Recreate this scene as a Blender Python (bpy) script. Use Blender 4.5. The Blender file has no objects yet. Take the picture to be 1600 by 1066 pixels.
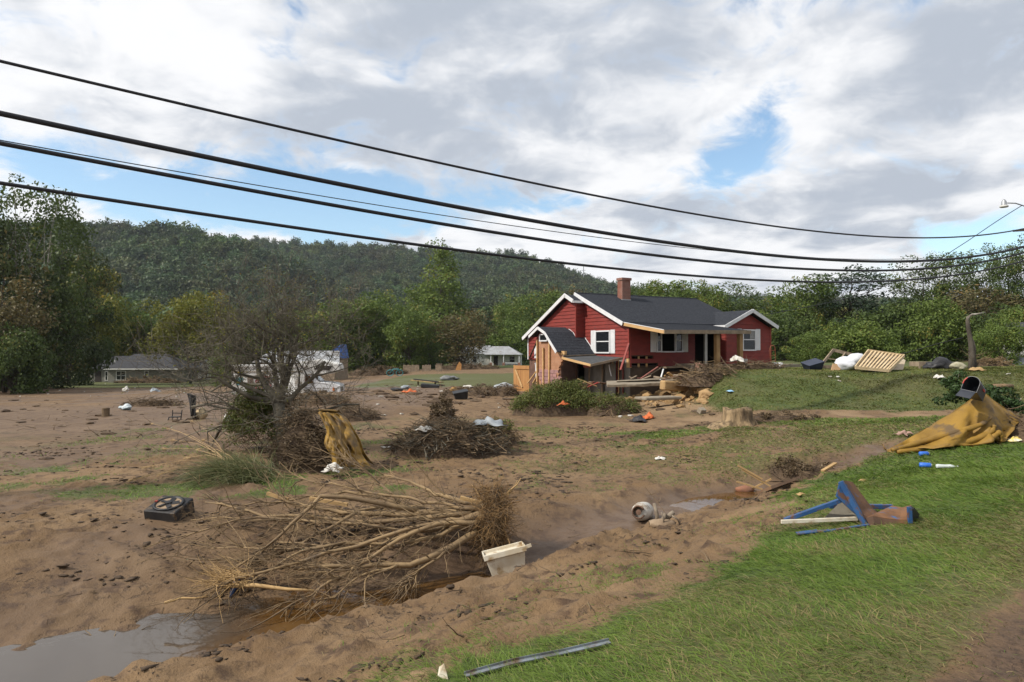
import bpy, math, random
import numpy as np
from mathutils import Vector, Matrix

SC = bpy.context.scene
COL = SC.collection
random.seed(7)
R = math.radians

# ------------------------------------------------------------------ camera
FPX = 1067.0                      # focal length in pixels of the 1600 px wide photograph
EYE = 1.7
HOR = 548.0                       # photograph row of the horizon
cam = bpy.data.cameras.new('camera')
cam.sensor_width = 36.0
cam.lens = 36.0 * FPX / 1600.0
cam.clip_start = 0.05
cam.clip_end = 9000.0
camo = bpy.data.objects.new('camera', cam)
COL.objects.link(camo)
camo.location = (0, 0, EYE)
camo.rotation_euler = (R(90) + math.atan((HOR - 533.0) / FPX), 0, 0)
SC.camera = camo

# ------------------------------------------------------------------ light
SUN_AZ = R(-111)                  # direction to the sun, clockwise from +y (behind left)
SUN_EL = R(43)
sd = Vector((math.sin(SUN_AZ) * math.cos(SUN_EL), math.cos(SUN_AZ) * math.cos(SUN_EL), math.sin(SUN_EL)))
sl = bpy.data.lights.new('sun', 'SUN')
sl.energy = 4.4
sl.angle = R(2.4)
sl.color = (1.0, 0.95, 0.87)
so = bpy.data.objects.new('sun', sl)
COL.objects.link(so)
so.rotation_euler = sd.to_track_quat('Z', 'Y').to_euler()
so.location = (-40, -30, 60)

SC.view_settings.view_transform = 'Standard'
SC.view_settings.look = 'None'
SC.view_settings.exposure = 0.06
SC.view_settings.gamma = 1.0
SC.view_settings.use_curve_mapping = False
SC.cycles.use_denoising = True
SC.cycles.max_bounces = 6
SC.cycles.transparent_max_bounces = 8
SC.cycles.caustics_reflective = False
SC.cycles.caustics_refractive = False


# ------------------------------------------------------------------ node helpers
class NT:
    def __init__(self, tree):
        self.t = tree
        self.n = tree.nodes
        self.l = tree.links

    def new(self, kind, **kw):
        nd = self.n.new(kind)
        for k, v in kw.items():
            setattr(nd, k, v)
        return nd

    def link(self, a, b):
        self.l.new(a, b)

    def val(self, x, sock):
        if isinstance(x, (int, float)):
            sock.default_value = x
        elif isinstance(x, tuple):
            if len(x) == 3 and sock.type == 'RGBA':
                x = x + (1.0,)
            sock.default_value = x
        else:
            self.l.new(x, sock)

    def math(self, op, a, b=0.0, c=0.0, clamp=False):
        nd = self.new('ShaderNodeMath', operation=op, use_clamp=clamp)
        self.val(a, nd.inputs[0])
        self.val(b, nd.inputs[1])
        if op in ('MULTIPLY_ADD', 'SMOOTH_MIN', 'WRAP', 'COMPARE'):
            self.val(c, nd.inputs[2])
        return nd.outputs[0]

    def vmath(self, op, a, b=(0, 0, 0), out=0):
        nd = self.new('ShaderNodeVectorMath', operation=op)
        self.val(a, nd.inputs[0])
        if op == 'SCALE':
            self.val(b, nd.inputs[3])
        else:
            self.val(b, nd.inputs[1])
        return nd.outputs[out]

    def mix(self, f, a, b, kind='MIX'):
        nd = self.new('ShaderNodeMix', data_type='RGBA', blend_type=kind)
        self.val(f, nd.inputs[0])
        self.val(a, nd.inputs[6])
        self.val(b, nd.inputs[7])
        return nd.outputs[2]

    def noise(self, vec, scale, detail=4.0, rough=0.55, dist=0.0):
        nd = self.new('ShaderNodeTexNoise')
        if vec is not None:
            self.l.new(vec, nd.inputs['Vector'])
        nd.inputs['Scale'].default_value = scale
        nd.inputs['Detail'].default_value = detail
        nd.inputs['Roughness'].default_value = rough
        nd.inputs['Distortion'].default_value = dist
        return nd.outputs[0]

    def ramp(self, f, lo, hi, a=0.0, b=1.0, smooth=True):
        nd = self.new('ShaderNodeMapRange')
        nd.interpolation_type = 'SMOOTHSTEP' if smooth else 'LINEAR'
        self.val(f, nd.inputs[0])
        nd.inputs[1].default_value = lo
        nd.inputs[2].default_value = hi
        nd.inputs[3].default_value = a
        nd.inputs[4].default_value = b
        return nd.outputs[0]


# ------------------------------------------------------------------ sky
world = bpy.data.worlds.new('World')
SC.world = world
world.use_nodes = True
w = NT(world.node_tree)
w.n.clear()
outw = w.new('ShaderNodeOutputWorld')
bg = w.new('ShaderNodeBackground')
bg.inputs['Strength'].default_value = 0.10
w.link(bg.outputs[0], outw.inputs[0])
sky = w.new('ShaderNodeTexSky', sky_type='NISHITA')
sky.sun_disc = False
sky.sun_elevation = SUN_EL
sky.sun_rotation = SUN_AZ
sky.air_density = 1.0
sky.dust_density = 0.6
sky.ozone_density = 1.2
tc = w.new('ShaderNodeTexCoord')
dirv = tc.outputs['Generated']
sep = w.new('ShaderNodeSeparateXYZ')
w.link(dirv, sep.inputs[0])
zz = w.math('ADD', w.math('MAXIMUM', sep.outputs[2], 0.0), 0.16)
comb = w.new('ShaderNodeCombineXYZ')
w.link(w.math('DIVIDE', sep.outputs[0], zz), comb.inputs[0])
w.link(w.math('DIVIDE', sep.outputs[1], zz), comb.inputs[1])
pl = comb.outputs[0]
warp = w.new('ShaderNodeTexNoise')
w.link(pl, warp.inputs['Vector'])
warp.inputs['Scale'].default_value = 1.6
warp.inputs['Detail'].default_value = 3
pw = w.vmath('ADD', pl, w.vmath('SCALE', w.vmath('SUBTRACT', warp.outputs['Color'], (0.5, 0.5, 0.5)), 0.45))
n1 = w.noise(pw, 1.25, 9.0, 0.56)          # cover
n2 = w.noise(pw, 2.3, 7.0, 0.52)           # billows
n3 = w.noise(w.vmath('ADD', pl, (3.1, 7.7, 1.3)), 0.85, 4.0, 0.5)      # thick and thin parts


wn = w.new('ShaderNodeTexNoise')
w.link(dirv, wn.inputs['Vector'])
wn.inputs['Scale'].default_value = 7.0
wn.inputs['Detail'].default_value = 6
wdir = w.vmath('ADD', dirv, w.vmath('SCALE', w.vmath('SUBTRACT', wn.outputs['Color'], (0.5, 0.5, 0.5)), 0.13))


def lobe(u, v, ru, rv):
    """a break in the clouds round the direction seen at (u, v)"""
    d0 = ((u - 800) / FPX, 1.0, (HOR - v) / FPX)
    ln = math.sqrt(sum(c * c for c in d0))
    c0 = tuple(c / ln for c in d0)
    df = w.vmath('SUBTRACT', wdir, c0)
    df = w.vmath('MULTIPLY', df, (FPX / ru, FPX / ru, FPX / rv))
    le = w.vmath('LENGTH', df, out=1)
    return w.ramp(le, 0.0, 1.45, 1.0, 0.0)


hole = w.math('MAXIMUM', w.math('MULTIPLY', lobe(400, 312, 370, 78), 1.35), w.math('MULTIPLY', lobe(1182, 234, 96, 82), 0.72))
hole = w.math('MAXIMUM', hole, w.math('MULTIPLY', lobe(330, 205, 90, 26), 0.55))
hole = w.math('MAXIMUM', hole, w.math('MULTIPLY', lobe(505, 252, 70, 26), 0.8))
hole = w.math('MAXIMUM', hole, w.math('MULTIPLY', lobe(830, 335, 110, 30), 0.75))
hole = w.math('MAXIMUM', hole, w.math('MULTIPLY', lobe(1580, 372, 120, 26), 0.6))
nf = w.noise(w.vmath('MULTIPLY', dirv, (1.0, 1.0, 1.7)), 9.0, 8.0, 0.62, 0.6)
cov = w.math('SUBTRACT', w.math('ADD', n1, 0.17), w.math('MULTIPLY', hole, 0.40))
cov = w.math('ADD', cov, w.math('MULTIPLY', w.math('SUBTRACT', nf, 0.5), 1.05))
cloud = w.ramp(cov, 0.29, 0.60)
shade = w.math('ADD', w.math('ADD', w.math('MULTIPLY', n2, 0.52), w.math('MULTIPLY', n3, 0.42)), w.math('MULTIPLY', nf, 0.22))
lit = w.ramp(shade, 0.49, 0.665)
edge = w.ramp(cov, 0.40, 0.62, 0.42, 0.0)
lit = w.math('ADD', lit, edge, clamp=True)
ccol = w.mix(lit, (4.9, 5.4, 6.2), (9.7, 9.75, 9.9))
skyc = w.vmath('MULTIPLY', sky.outputs[0], (1.75, 1.85, 1.80))
w.link(w.mix(cloud, skyc, ccol), bg.inputs[0])
world.cycles.sampling_method = 'MANUAL'
world.cycles.sample_map_resolution = 512


# ------------------------------------------------------------------ numeric noise
def _hash(ix, iy, seed):
    h = (ix.astype(np.int64) * 374761393 + iy.astype(np.int64) * 668265263 + seed * 974634777) & 0x7fffffff
    h = (h ^ (h >> 13)) * 1274126177 & 0x7fffffff
    h = h ^ (h >> 16)
    return (h & 0xffff) / 65535.0


def vnoise(x, y, seed=0):
    x = np.asarray(x, float)
    y = np.asarray(y, float)
    ix = np.floor(x)
    iy = np.floor(y)
    fx = x - ix
    fy = y - iy
    fx = fx * fx * fx * (fx * (fx * 6 - 15) + 10)
    fy = fy * fy * fy * (fy * (fy * 6 - 15) + 10)
    a = _hash(ix, iy, seed)
    b = _hash(ix + 1, iy, seed)
    c = _hash(ix, iy + 1, seed)
    d = _hash(ix + 1, iy + 1, seed)
    return (a * (1 - fx) + b * fx) * (1 - fy) + (c * (1 - fx) + d * fx) * fy


def fbm(x, y, octs=4, seed=0, gain=0.5):
    s = 0.0
    a = 1.0
    t = 0.0
    c, si = 0.8, 0.6
    for k in range(octs):
        s = s + a * vnoise(x, y, seed + k * 17)
        t += a
        a *= gain
        x, y = (x * c - y * si) * 2.03 + 11.3, (x * si + y * c) * 2.03 + 5.7
    return s / t


def sstep(a, b, x):
    t = np.clip((np.asarray(x, float) - a) / (b - a), 0, 1)
    return t * t * (3 - 2 * t)


# ------------------------------------------------------------------ the lie of the land
DITCH = np.array([(-13, 0.0, -1.80, 1.2), (-7.0, 4.4, -1.76, 1.15), (-4.55, 6.50, -1.72, 0.80), (-2.75, 8.0, -1.68, 0.80), (-1.15, 9.1, -1.66, 0.74),
                  (-0.2, 9.9, -1.62, 0.62), (0.5, 10.5, -1.36, 0.55), (1.8, 11.5, -1.20, 0.6), (2.9, 12.4, -1.20, 0.55), (3.8, 13.05, -1.29, 0.58), (4.9, 13.8, -1.27, 0.55),
                  (6.3, 14.55, -1.12, 0.5), (7.3, 15.0, -0.95, 0.5), (8.6, 15.6, -0.62, 0.6)])


DITCH = np.concatenate([DITCH, (0.714 * DITCH[:, 0] - 0.70 * DITCH[:, 1])[:, None]], 1)


def poly_near(x, y, P):
    """distance to a polyline, and its interpolated extra columns, and the side"""
    best = np.full(np.shape(x), 1e9)
    ext = [np.zeros(np.shape(x)) for _ in range(P.shape[1] - 2)]
    for i in range(len(P) - 1):
        ax, ay = P[i, 0], P[i, 1]
        dx, dy = P[i + 1, 0] - ax, P[i + 1, 1] - ay
        t = np.clip(((x - ax) * dx + (y - ay) * dy) / (dx * dx + dy * dy), 0, 1)
        d = np.hypot(x - ax - t * dx, y - ay - t * dy)
        m = d < best
        best = np.where(m, d, best)
        for k in range(len(ext)):
            ext[k] = np.where(m, P[i, 2 + k] * (1 - t) + P[i + 1, 2 + k] * t, ext[k])
    return best, ext


def NN(x, y):                     # across the road: positive on the road side of the eye
    return 0.714 * x - 0.70 * y


def TT(x, y):                     # along the road
    return 0.70 * x + 0.714 * y


def H0(x, y):
    """ground height without the small relief"""
    x = np.asarray(x, float)
    y = np.asarray(y, float)
    n = NN(x, y)
    zf = -1.0 + 0.45 * sstep(2.5, 10.0, x) * sstep(9, 17, y)
    prof = np.interp(n, [-9.0, -7.0, -5.4, -4.2, -3.4, -2.4, -0.9, -0.5], [1.0, 1.0, 0.93, 0.60, 0.35, 0.16, 0.0, 0.0])
    z = zf * prof
    z = z - 0.024 * sstep(-4, -42, x) * np.clip(y - 15, 0, 110)
    z = z - 0.0006 * np.clip(y - 60, 0, 200)
    # far bank of the ditch swells gently
    d, (zb, hw, nc) = poly_near(x, y, DITCH)
    lie = 1 + 2.6 * sstep(0.1, 0.5, nc - n) * sstep(-1.6, -3.4, x)
    k = sstep(0.55, 2.1, 0.55 + (d / hw - 0.55) / lie)
    z = np.where(d < hw * 9, zb * (1 - k) + np.maximum(z, zb) * k, z)
    # house platform and the grassy mound before it
    wob = 1.2 * (fbm(x * 0.35, y * 0.35, 3, 5) - 0.5)
    m = sstep(25.6, 33.0, y + wob * 0.8 - 0.05 * (x - 12)) * sstep(8.1, 9.8, x + wob * 0.6 - 0.10 * (y - 30))
    z = z * (1 - m) + 0.75 * m
    # drive cut below the mound
    dr = sstep(22.6, 23.4, y) * (1 - sstep(24.9, 25.6, y)) * sstep(5, 8, x)
    z = z - 0.10 * dr
    return z


def relief(x, y):
    n = NN(x, y)
    dist = np.hypot(x, y)
    near = 1 - sstep(16, 40, dist)
    mudb = sstep(-2.8, -3.6, n)
    a = 0.10 * (fbm(x * 0.45, y * 0.45, 4, 3) - 0.5)
    r1 = fbm(x * 2.2 + y * 0.6, y * 2.2 - x * 0.6, 4, 9)
    ridg = 1 - np.abs(2 * r1 - 1)
    bankm = sstep(-7.2, -6.2, n) * sstep(-2.8, -3.4, n)
    crumb = sstep(0.52, 0.74, fbm(x * 6.5, y * 6.5, 3, 27)) * sstep(0.44, 0.60, fbm(x * 0.8, y * 0.8, 3, 29))
    b = near * mudb * (0.05 * crumb + 0.06 * (fbm(x * 4, y * 4, 4, 21) - 0.5) + bankm * 0.13 * (sstep(0.55, 0.98, ridg) * fbm(x * 7, y * 7, 2, 33)))
    c = near * (1 - mudb) * 0.05 * (fbm(x * 3, y * 3, 3, 41) - 0.5)
    c = c + near * sstep(-0.95, -0.6, n) * (0.03 * np.sin(TT(x, y) * 26 + 3 * fbm(x * 2, y * 2, 2, 47)) * sstep(0.4, 0.6, fbm(n * 4, n * 0 + 3, 2, 48)) + 0.04 * (fbm(x * 7, y * 7, 3, 49) - 0.5))
    # slump marks and ripples on the field side of the ditch
    e = near * sstep(-6.8, -8.0, n) * 0.03 * np.sin(9 * (y * 0.9 + 0.25 * x) + 6 * fbm(x * 0.7, y * 0.7, 3, 51)) * sstep(0.45, 0.7, fbm(x * 0.5, y * 0.5, 2, 55))
    return a + b + c + e


def HH(x, y):
    d, (zb, hw, nc) = poly_near(np.asarray(x, float), np.asarray(y, float), DITCH)
    calm = 0.25 + 0.75 * sstep(0.5, 1.5, d / hw)
    return H0(x, y) + relief(x, y) * calm


def hz(x, y):
    return float(HH(np.array([x]), np.array([y]))[0])


def ray(u, v):
    return ((u - 800.0) / FPX, 1.0, (HOR - v) / FPX)


def G(u, v, tmin=2.5, tmax=400.0):
    """where the sight line through photograph pixel (u, v) meets the ground"""
    dx, _, dz = ray(u, v)
    t = np.concatenate([np.linspace(tmin, 40, 1600), np.linspace(40.05, tmax, 1500)])
    f = EYE + dz * t - HH(dx * t, t)
    i = np.argmax(f < 0)
    if f[i] >= 0:
        i = len(t) - 1
    tt = t[i]
    return Vector((dx * tt, tt, hz(dx * tt, tt)))


def P3(u, v, d):
    dx, _, dz = ray(u, v)
    return Vector((dx * d, d, EYE + dz * d))


# ------------------------------------------------------------------ object helpers
def tag(o, label=None, cat=None, group=None, kind=None):
    if label:
        o['label'] = label
    if cat:
        o['category'] = cat
    if group:
        o['group'] = group
    if kind:
        o['kind'] = kind
    return o


def empty(name, loc, label=None, cat=None, rz=0.0, group=None, rot=None, scale=None):
    o = bpy.data.objects.new(name, None)
    COL.objects.link(o)
    o.location = loc
    o.rotation_euler = rot if rot else (0, 0, rz)
    if scale:
        o.scale = (scale,) * 3 if isinstance(scale, (int, float)) else scale
    o.empty_display_size = 0.2
    return tag(o, label, cat, group)


def link(name, me, parent=None):
    o = bpy.data.objects.new(name, me)
    COL.objects.link(o)
    if parent is not None:
        o.parent = parent
    return o


def np_mesh(name, V, F, mat, attrs=None, smooth=False, colors=None):
    """mesh from numpy arrays; F is (n,3) or (n,4) or a list of such"""
    me = bpy.data.meshes.new(name)
    V = np.asarray(V, np.float32)
    if not isinstance(F, list):
        F = [F]
    F = [f for f in F if len(f)]
    me.vertices.add(len(V))
    me.vertices.foreach_set('co', V.ravel())
    loops = np.concatenate([np.asarray(f, np.int32).ravel() for f in F])
    tot = np.concatenate([np.full(len(f), np.asarray(f).shape[1], np.int32) for f in F])
    st = np.concatenate([[0], np.cumsum(tot)[:-1]]).astype(np.int32)
    me.loops.add(len(loops))
    me.loops.foreach_set('vertex_index', loops)
    me.polygons.add(len(tot))
    me.polygons.foreach_set('loop_start', st)
    me.polygons.foreach_set('loop_total', tot)
    if smooth:
        me.polygons.foreach_set('use_smooth', np.ones(len(tot), bool))
    for k, a in (attrs or {}).items():
        at = me.attributes.new(k, 'FLOAT', 'POINT')
        at.data.foreach_set('value', np.asarray(a, np.float32))
    for k, a in (colors or {}).items():
        at = me.attributes.new(k, 'FLOAT_COLOR', 'POINT')
        at.data.foreach_set('color', np.asarray(a, np.float32).ravel())
    me.update(calc_edges=True)
    if mat:
        for m_ in (mat if isinstance(mat, list) else [mat]):
            me.materials.append(m_)
    return me


class MB:
    """collects shapes and links them as ONE mesh object"""
    def __init__(self):
        self.v = []
        self.f = []

    def add(self, vs, fs):
        o = len(self.v)
        self.v.extend([tuple(p) for p in vs])
        self.f.extend([tuple(i + o for i in f) for f in fs])
        return self

    def box(self, c, s, rot=None):
        hx, hy, hz_ = s[0] / 2, s[1] / 2, s[2] / 2
        vs = [Vector((x, y, z)) for x in (-hx, hx) for y in (-hy, hy) for z in (-hz_, hz_)]
        if rot is not None:
            vs = [rot @ p for p in vs]
        c = Vector(c)
        return self.add([p + c for p in vs], [(0, 1, 3, 2), (4, 6, 7, 5), (0, 4, 5, 1), (2, 3, 7, 6), (0, 2, 6, 4), (1, 5, 7, 3)])

    def span(self, a, b):
        c = [(a[i] + b[i]) / 2 for i in range(3)]
        s = [abs(b[i] - a[i]) for i in range(3)]
        return self.box(c, s)

    def bar(self, p, q, wd, ht, roll=0.0):
        p = Vector(p)
        q = Vector(q)
        d = q - p
        if d.length < 1e-6:
            return self
        rot = d.to_track_quat('X', 'Z').to_matrix() @ Matrix.Rotation(roll, 3, 'X')
        return self.box((p + q) / 2, (d.length, wd, ht), rot)

    def tube(self, pts, rad, n=6, cap=True):
        pts = [Vector(p) for p in pts]
        if not isinstance(rad, (list, tuple)):
            rad = [rad] * len(pts)
        o = len(self.v)
        a = None
        for i, p in enumerate(pts):
            d = (pts[min(i + 1, len(pts) - 1)] - pts[max(i - 1, 0)])
            d = d.normalized() if d.length > 1e-9 else Vector((0, 0, 1))
            if a is None:
                a = d.orthogonal().normalized()
            else:
                a = (a - d * a.dot(d))
                a = a.normalized() if a.length > 1e-6 else d.orthogonal().normalized()
            b = d.cross(a)
            for k in range(n):
                th = 2 * math.pi * k / n
                self.v.append(tuple(p + (a * math.cos(th) + b * math.sin(th)) * rad[i]))
        for i in range(len(pts) - 1):
            for k in range(n):
                k2 = (k + 1) % n
                self.f.append((o + i * n + k, o + i * n + k2, o + (i + 1) * n + k2, o + (i + 1) * n + k))
        if cap:
            self.f.append(tuple(o + k for k in reversed(range(n))))
            e = o + (len(pts) - 1) * n
            self.f.append(tuple(e + k for k in range(n)))
        return self

    def prism(self, poly, ext):
        """extrude a planar polygon (3D points) by a vector"""
        e = Vector(ext)
        n = len(poly)
        a = [Vector(p) for p in poly]
        vs = a + [p + e for p in a]
        fs = [tuple(range(n)), tuple(reversed(range(n, 2 * n)))]
        fs += [(i, i + n, (i + 1) % n + n, (i + 1) % n) for i in range(n)]
        return self.add(vs, fs)

    def lathe(self, prof, n=16, c=(0, 0, 0), rot=None):
        """prof: list of (radius, z)"""
        o = len(self.v)
        c = Vector(c)
        for r_, z in prof:
            for k in range(n):
                th = 2 * math.pi * k / n
                p = Vector((r_ * math.cos(th), r_ * math.sin(th), z))
                if rot is not None:
                    p = rot @ p
                self.v.append(tuple(p + c))
        for i in range(len(prof) - 1):
            for k in range(n):
                k2 = (k + 1) % n
                self.f.append((o + i * n + k, o + i * n + k2, o + (i + 1) * n + k2, o + (i + 1) * n + k))
        self.f.append(tuple(o + k for k in reversed(range(n))))
        e = o + (len(prof) - 1) * n
        self.f.append(tuple(e + k for k in range(n)))
        return self

    def lump(self, c, s, seed=0, sub=2, amp=0.25, rot=None):
        import bmesh
        bm = bmesh.new()
        bmesh.ops.create_icosphere(bm, subdivisions=sub, radius=1.0)
        rs = random.Random(seed)
        ph = [rs.uniform(0, 6.28) for _ in range(9)]
        o = len(self.v)
        c = Vector(c)
        for vtx in bm.verts:
            p = vtx.co
            k = 1 + amp * (math.sin(2.3 * p.x + ph[0]) * math.sin(2.9 * p.y + ph[1]) + 0.6 * math.sin(4.7 * p.z + ph[2]) * math.sin(4.1 * p.x + ph[3]) + 0.4 * math.sin(7.3 * p.y + ph[4]) * math.sin(6.7 * p.z + ph[5]))
            q = Vector((p.x * s[0] * k, p.y * s[1] * k, p.z * s[2] * k))
            if rot is not None:
                q = rot @ q
            self.v.append(tuple(q + c))
        self.f.extend([tuple(x.index + o for x in f.verts) for f in bm.faces])
        bm.free()
        return self

    def grid(self, fn, nu, nv):
        o = len(self.v)
        for i in range(nu + 1):
            for j in range(nv + 1):
                self.v.append(tuple(fn(i / nu, j / nv)))
        for i in range(nu):
            for j in range(nv):
                a = o + i * (nv + 1) + j
                self.f.append((a, a + nv + 1, a + nv + 2, a + 1))
        return self

    def mesh(self, name, mat, smooth=False):
        me = bpy.data.meshes.new(name)
        me.from_pydata(self.v, [], self.f)
        if smooth:
            me.polygons.foreach_set('use_smooth', [True] * len(me.polygons))
        if mat:
            me.materials.append(mat)
        me.update()
        return me

    def build(self, name, mat, parent=None, smooth=False, bevel=0.0, solid=0.0, sub=0):
        o = link(name, self.mesh(name, mat, smooth), parent)
        if solid:
            md = o.modifiers.new('thickness', 'SOLIDIFY')
            md.thickness = solid
            md.offset = 0
        if sub:
            md = o.modifiers.new('smooth', 'SUBSURF')
            md.levels = md.render_levels = sub
        if bevel:
            md = o.modifiers.new('edge', 'BEVEL')
            md.width = bevel
            md.segments = 1
            md.limit_method = 'ANGLE'
        return o


# ------------------------------------------------------------------ materials
def mat(name, c1, c2=None, scale=4.0, rough=0.8, bump=0.0, bscale=None, metal=0.0, spec=0.3, stain=None, stain_at=0.55, stain_scale=2.0, stretch=None, detail=5.0):
    m = bpy.data.materials.new(name)
    m.use_nodes = True
    t = NT(m.node_tree)
    p = t.n['Principled BSDF']
    tcn = t.new('ShaderNodeTexCoord')
    vec = tcn.outputs['Object']
    if stretch:
        vec = t.vmath('MULTIPLY', vec, stretch)
    col = c1
    if c2:
        f = t.ramp(t.noise(vec, scale, detail), 0.32, 0.68)
        col = t.mix(f, c1, c2)
    if stain:
        sf = t.ramp(t.noise(t.vmath('ADD', vec, (5.2, 1.7, 9.1)), stain_scale, 6.0, 0.62), stain_at - 0.07, stain_at + 0.07)
        col = t.mix(sf, col, stain)
    t.val(col, p.inputs['Base Color'])
    p.inputs['Roughness'].default_value = rough
    p.inputs['Metallic'].default_value = metal
    p.inputs['Specular IOR Level'].default_value = spec
    if bump:
        b = t.new('ShaderNodeBump')
        b.inputs['Strength'].default_value = 1.0
        b.inputs['Distance'].default_value = bump
        t.link(t.noise(vec, bscale or scale * 3, 6.0, 0.6), b.inputs['Height'])
        t.link(b.outputs[0], p.inputs['Normal'])
    return m


def leaf_mat(name, c1, c2, c3=None, trans=0.3, rough=0.55, objvar=0.0):
    """two leaf colours by the leaf's own tint, a third for the few turning ones"""
    m = bpy.data.materials.new(name)
    m.use_nodes = True
    t = NT(m.node_tree)
    p = t.n['Principled BSDF']
    out = t.n['Material Output']
    at = t.new('ShaderNodeAttribute', attribute_name='tint')
    col = t.mix(t.ramp(at.outputs['Fac'], 0.0, 0.85, smooth=False), c1, c2)
    if c3:
        col = t.mix(t.ramp(at.outputs['Fac'], 0.88, 0.95), col, c3)
    if objvar:
        oi = t.new('ShaderNodeObjectInfo')
        hs = t.new('ShaderNodeHueSaturation')
        t.link(t.ramp(oi.outputs['Random'], 0, 1, 0.5 - 0.05 * objvar, 0.5 + 0.035 * objvar, False), hs.inputs['Hue'])
        t.link(t.ramp(t.math('FRACT', t.math('MULTIPLY', oi.outputs['Random'], 7.31)), 0, 1, 1 - 0.4 * objvar, 1 + 0.4 * objvar, False), hs.inputs['Value'])
        hs.inputs['Saturation'].default_value = 0.95
        ge = t.new('ShaderNodeNewGeometry')
        pt_n = t.noise(t.vmath('MULTIPLY', oi.outputs['Location'], (1, 0.6, 1)), 0.011, 3.0, 0.6)
        col = t.mix(t.ramp(pt_n, 0.50, 0.66), col, t.vmath('MULTIPLY', col, (1.15, 0.80, 0.85)))
        col = t.mix(t.ramp(pt_n, 0.46, 0.32), col, t.vmath('MULTIPLY', col, (1.25, 1.35, 0.95)))
        t.link(col, hs.inputs['Color'])
        col = hs.outputs[0]
    t.val(col, p.inputs['Base Color'])
    p.inputs['Roughness'].default_value = rough
    p.inputs['Specular IOR Level'].default_value = 0.25
    tr = t.new('ShaderNodeBsdfTranslucent')
    t.val(col, tr.inputs[0])
    mx = t.new('ShaderNodeMixShader')
    mx.inputs[0].default_value = trans
    t.link(p.outputs[0], mx.inputs[1])
    t.link(tr.outputs[0], mx.inputs[2])
    t.link(mx.outputs[0], out.inputs[0])
    return m


# ------------------------------------------------------------------ the ground sheet
def spacing(lo, hi, a, b, step, grow):
    """coordinates: even step in [a, b], growing steps out to lo and hi"""
    c = list(np.arange(a, b + 1e-6, step))
    s = step
    x = c[-1]
    while x < hi:
        s = min(s * grow, 120)
        x += s
        c.append(x)
    s = step
    x = c[0]
    pre = []
    while x > lo:
        s = min(s * grow, 120)
        x -= s
        pre.append(x)
    return np.array(pre[::-1] + c)


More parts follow.
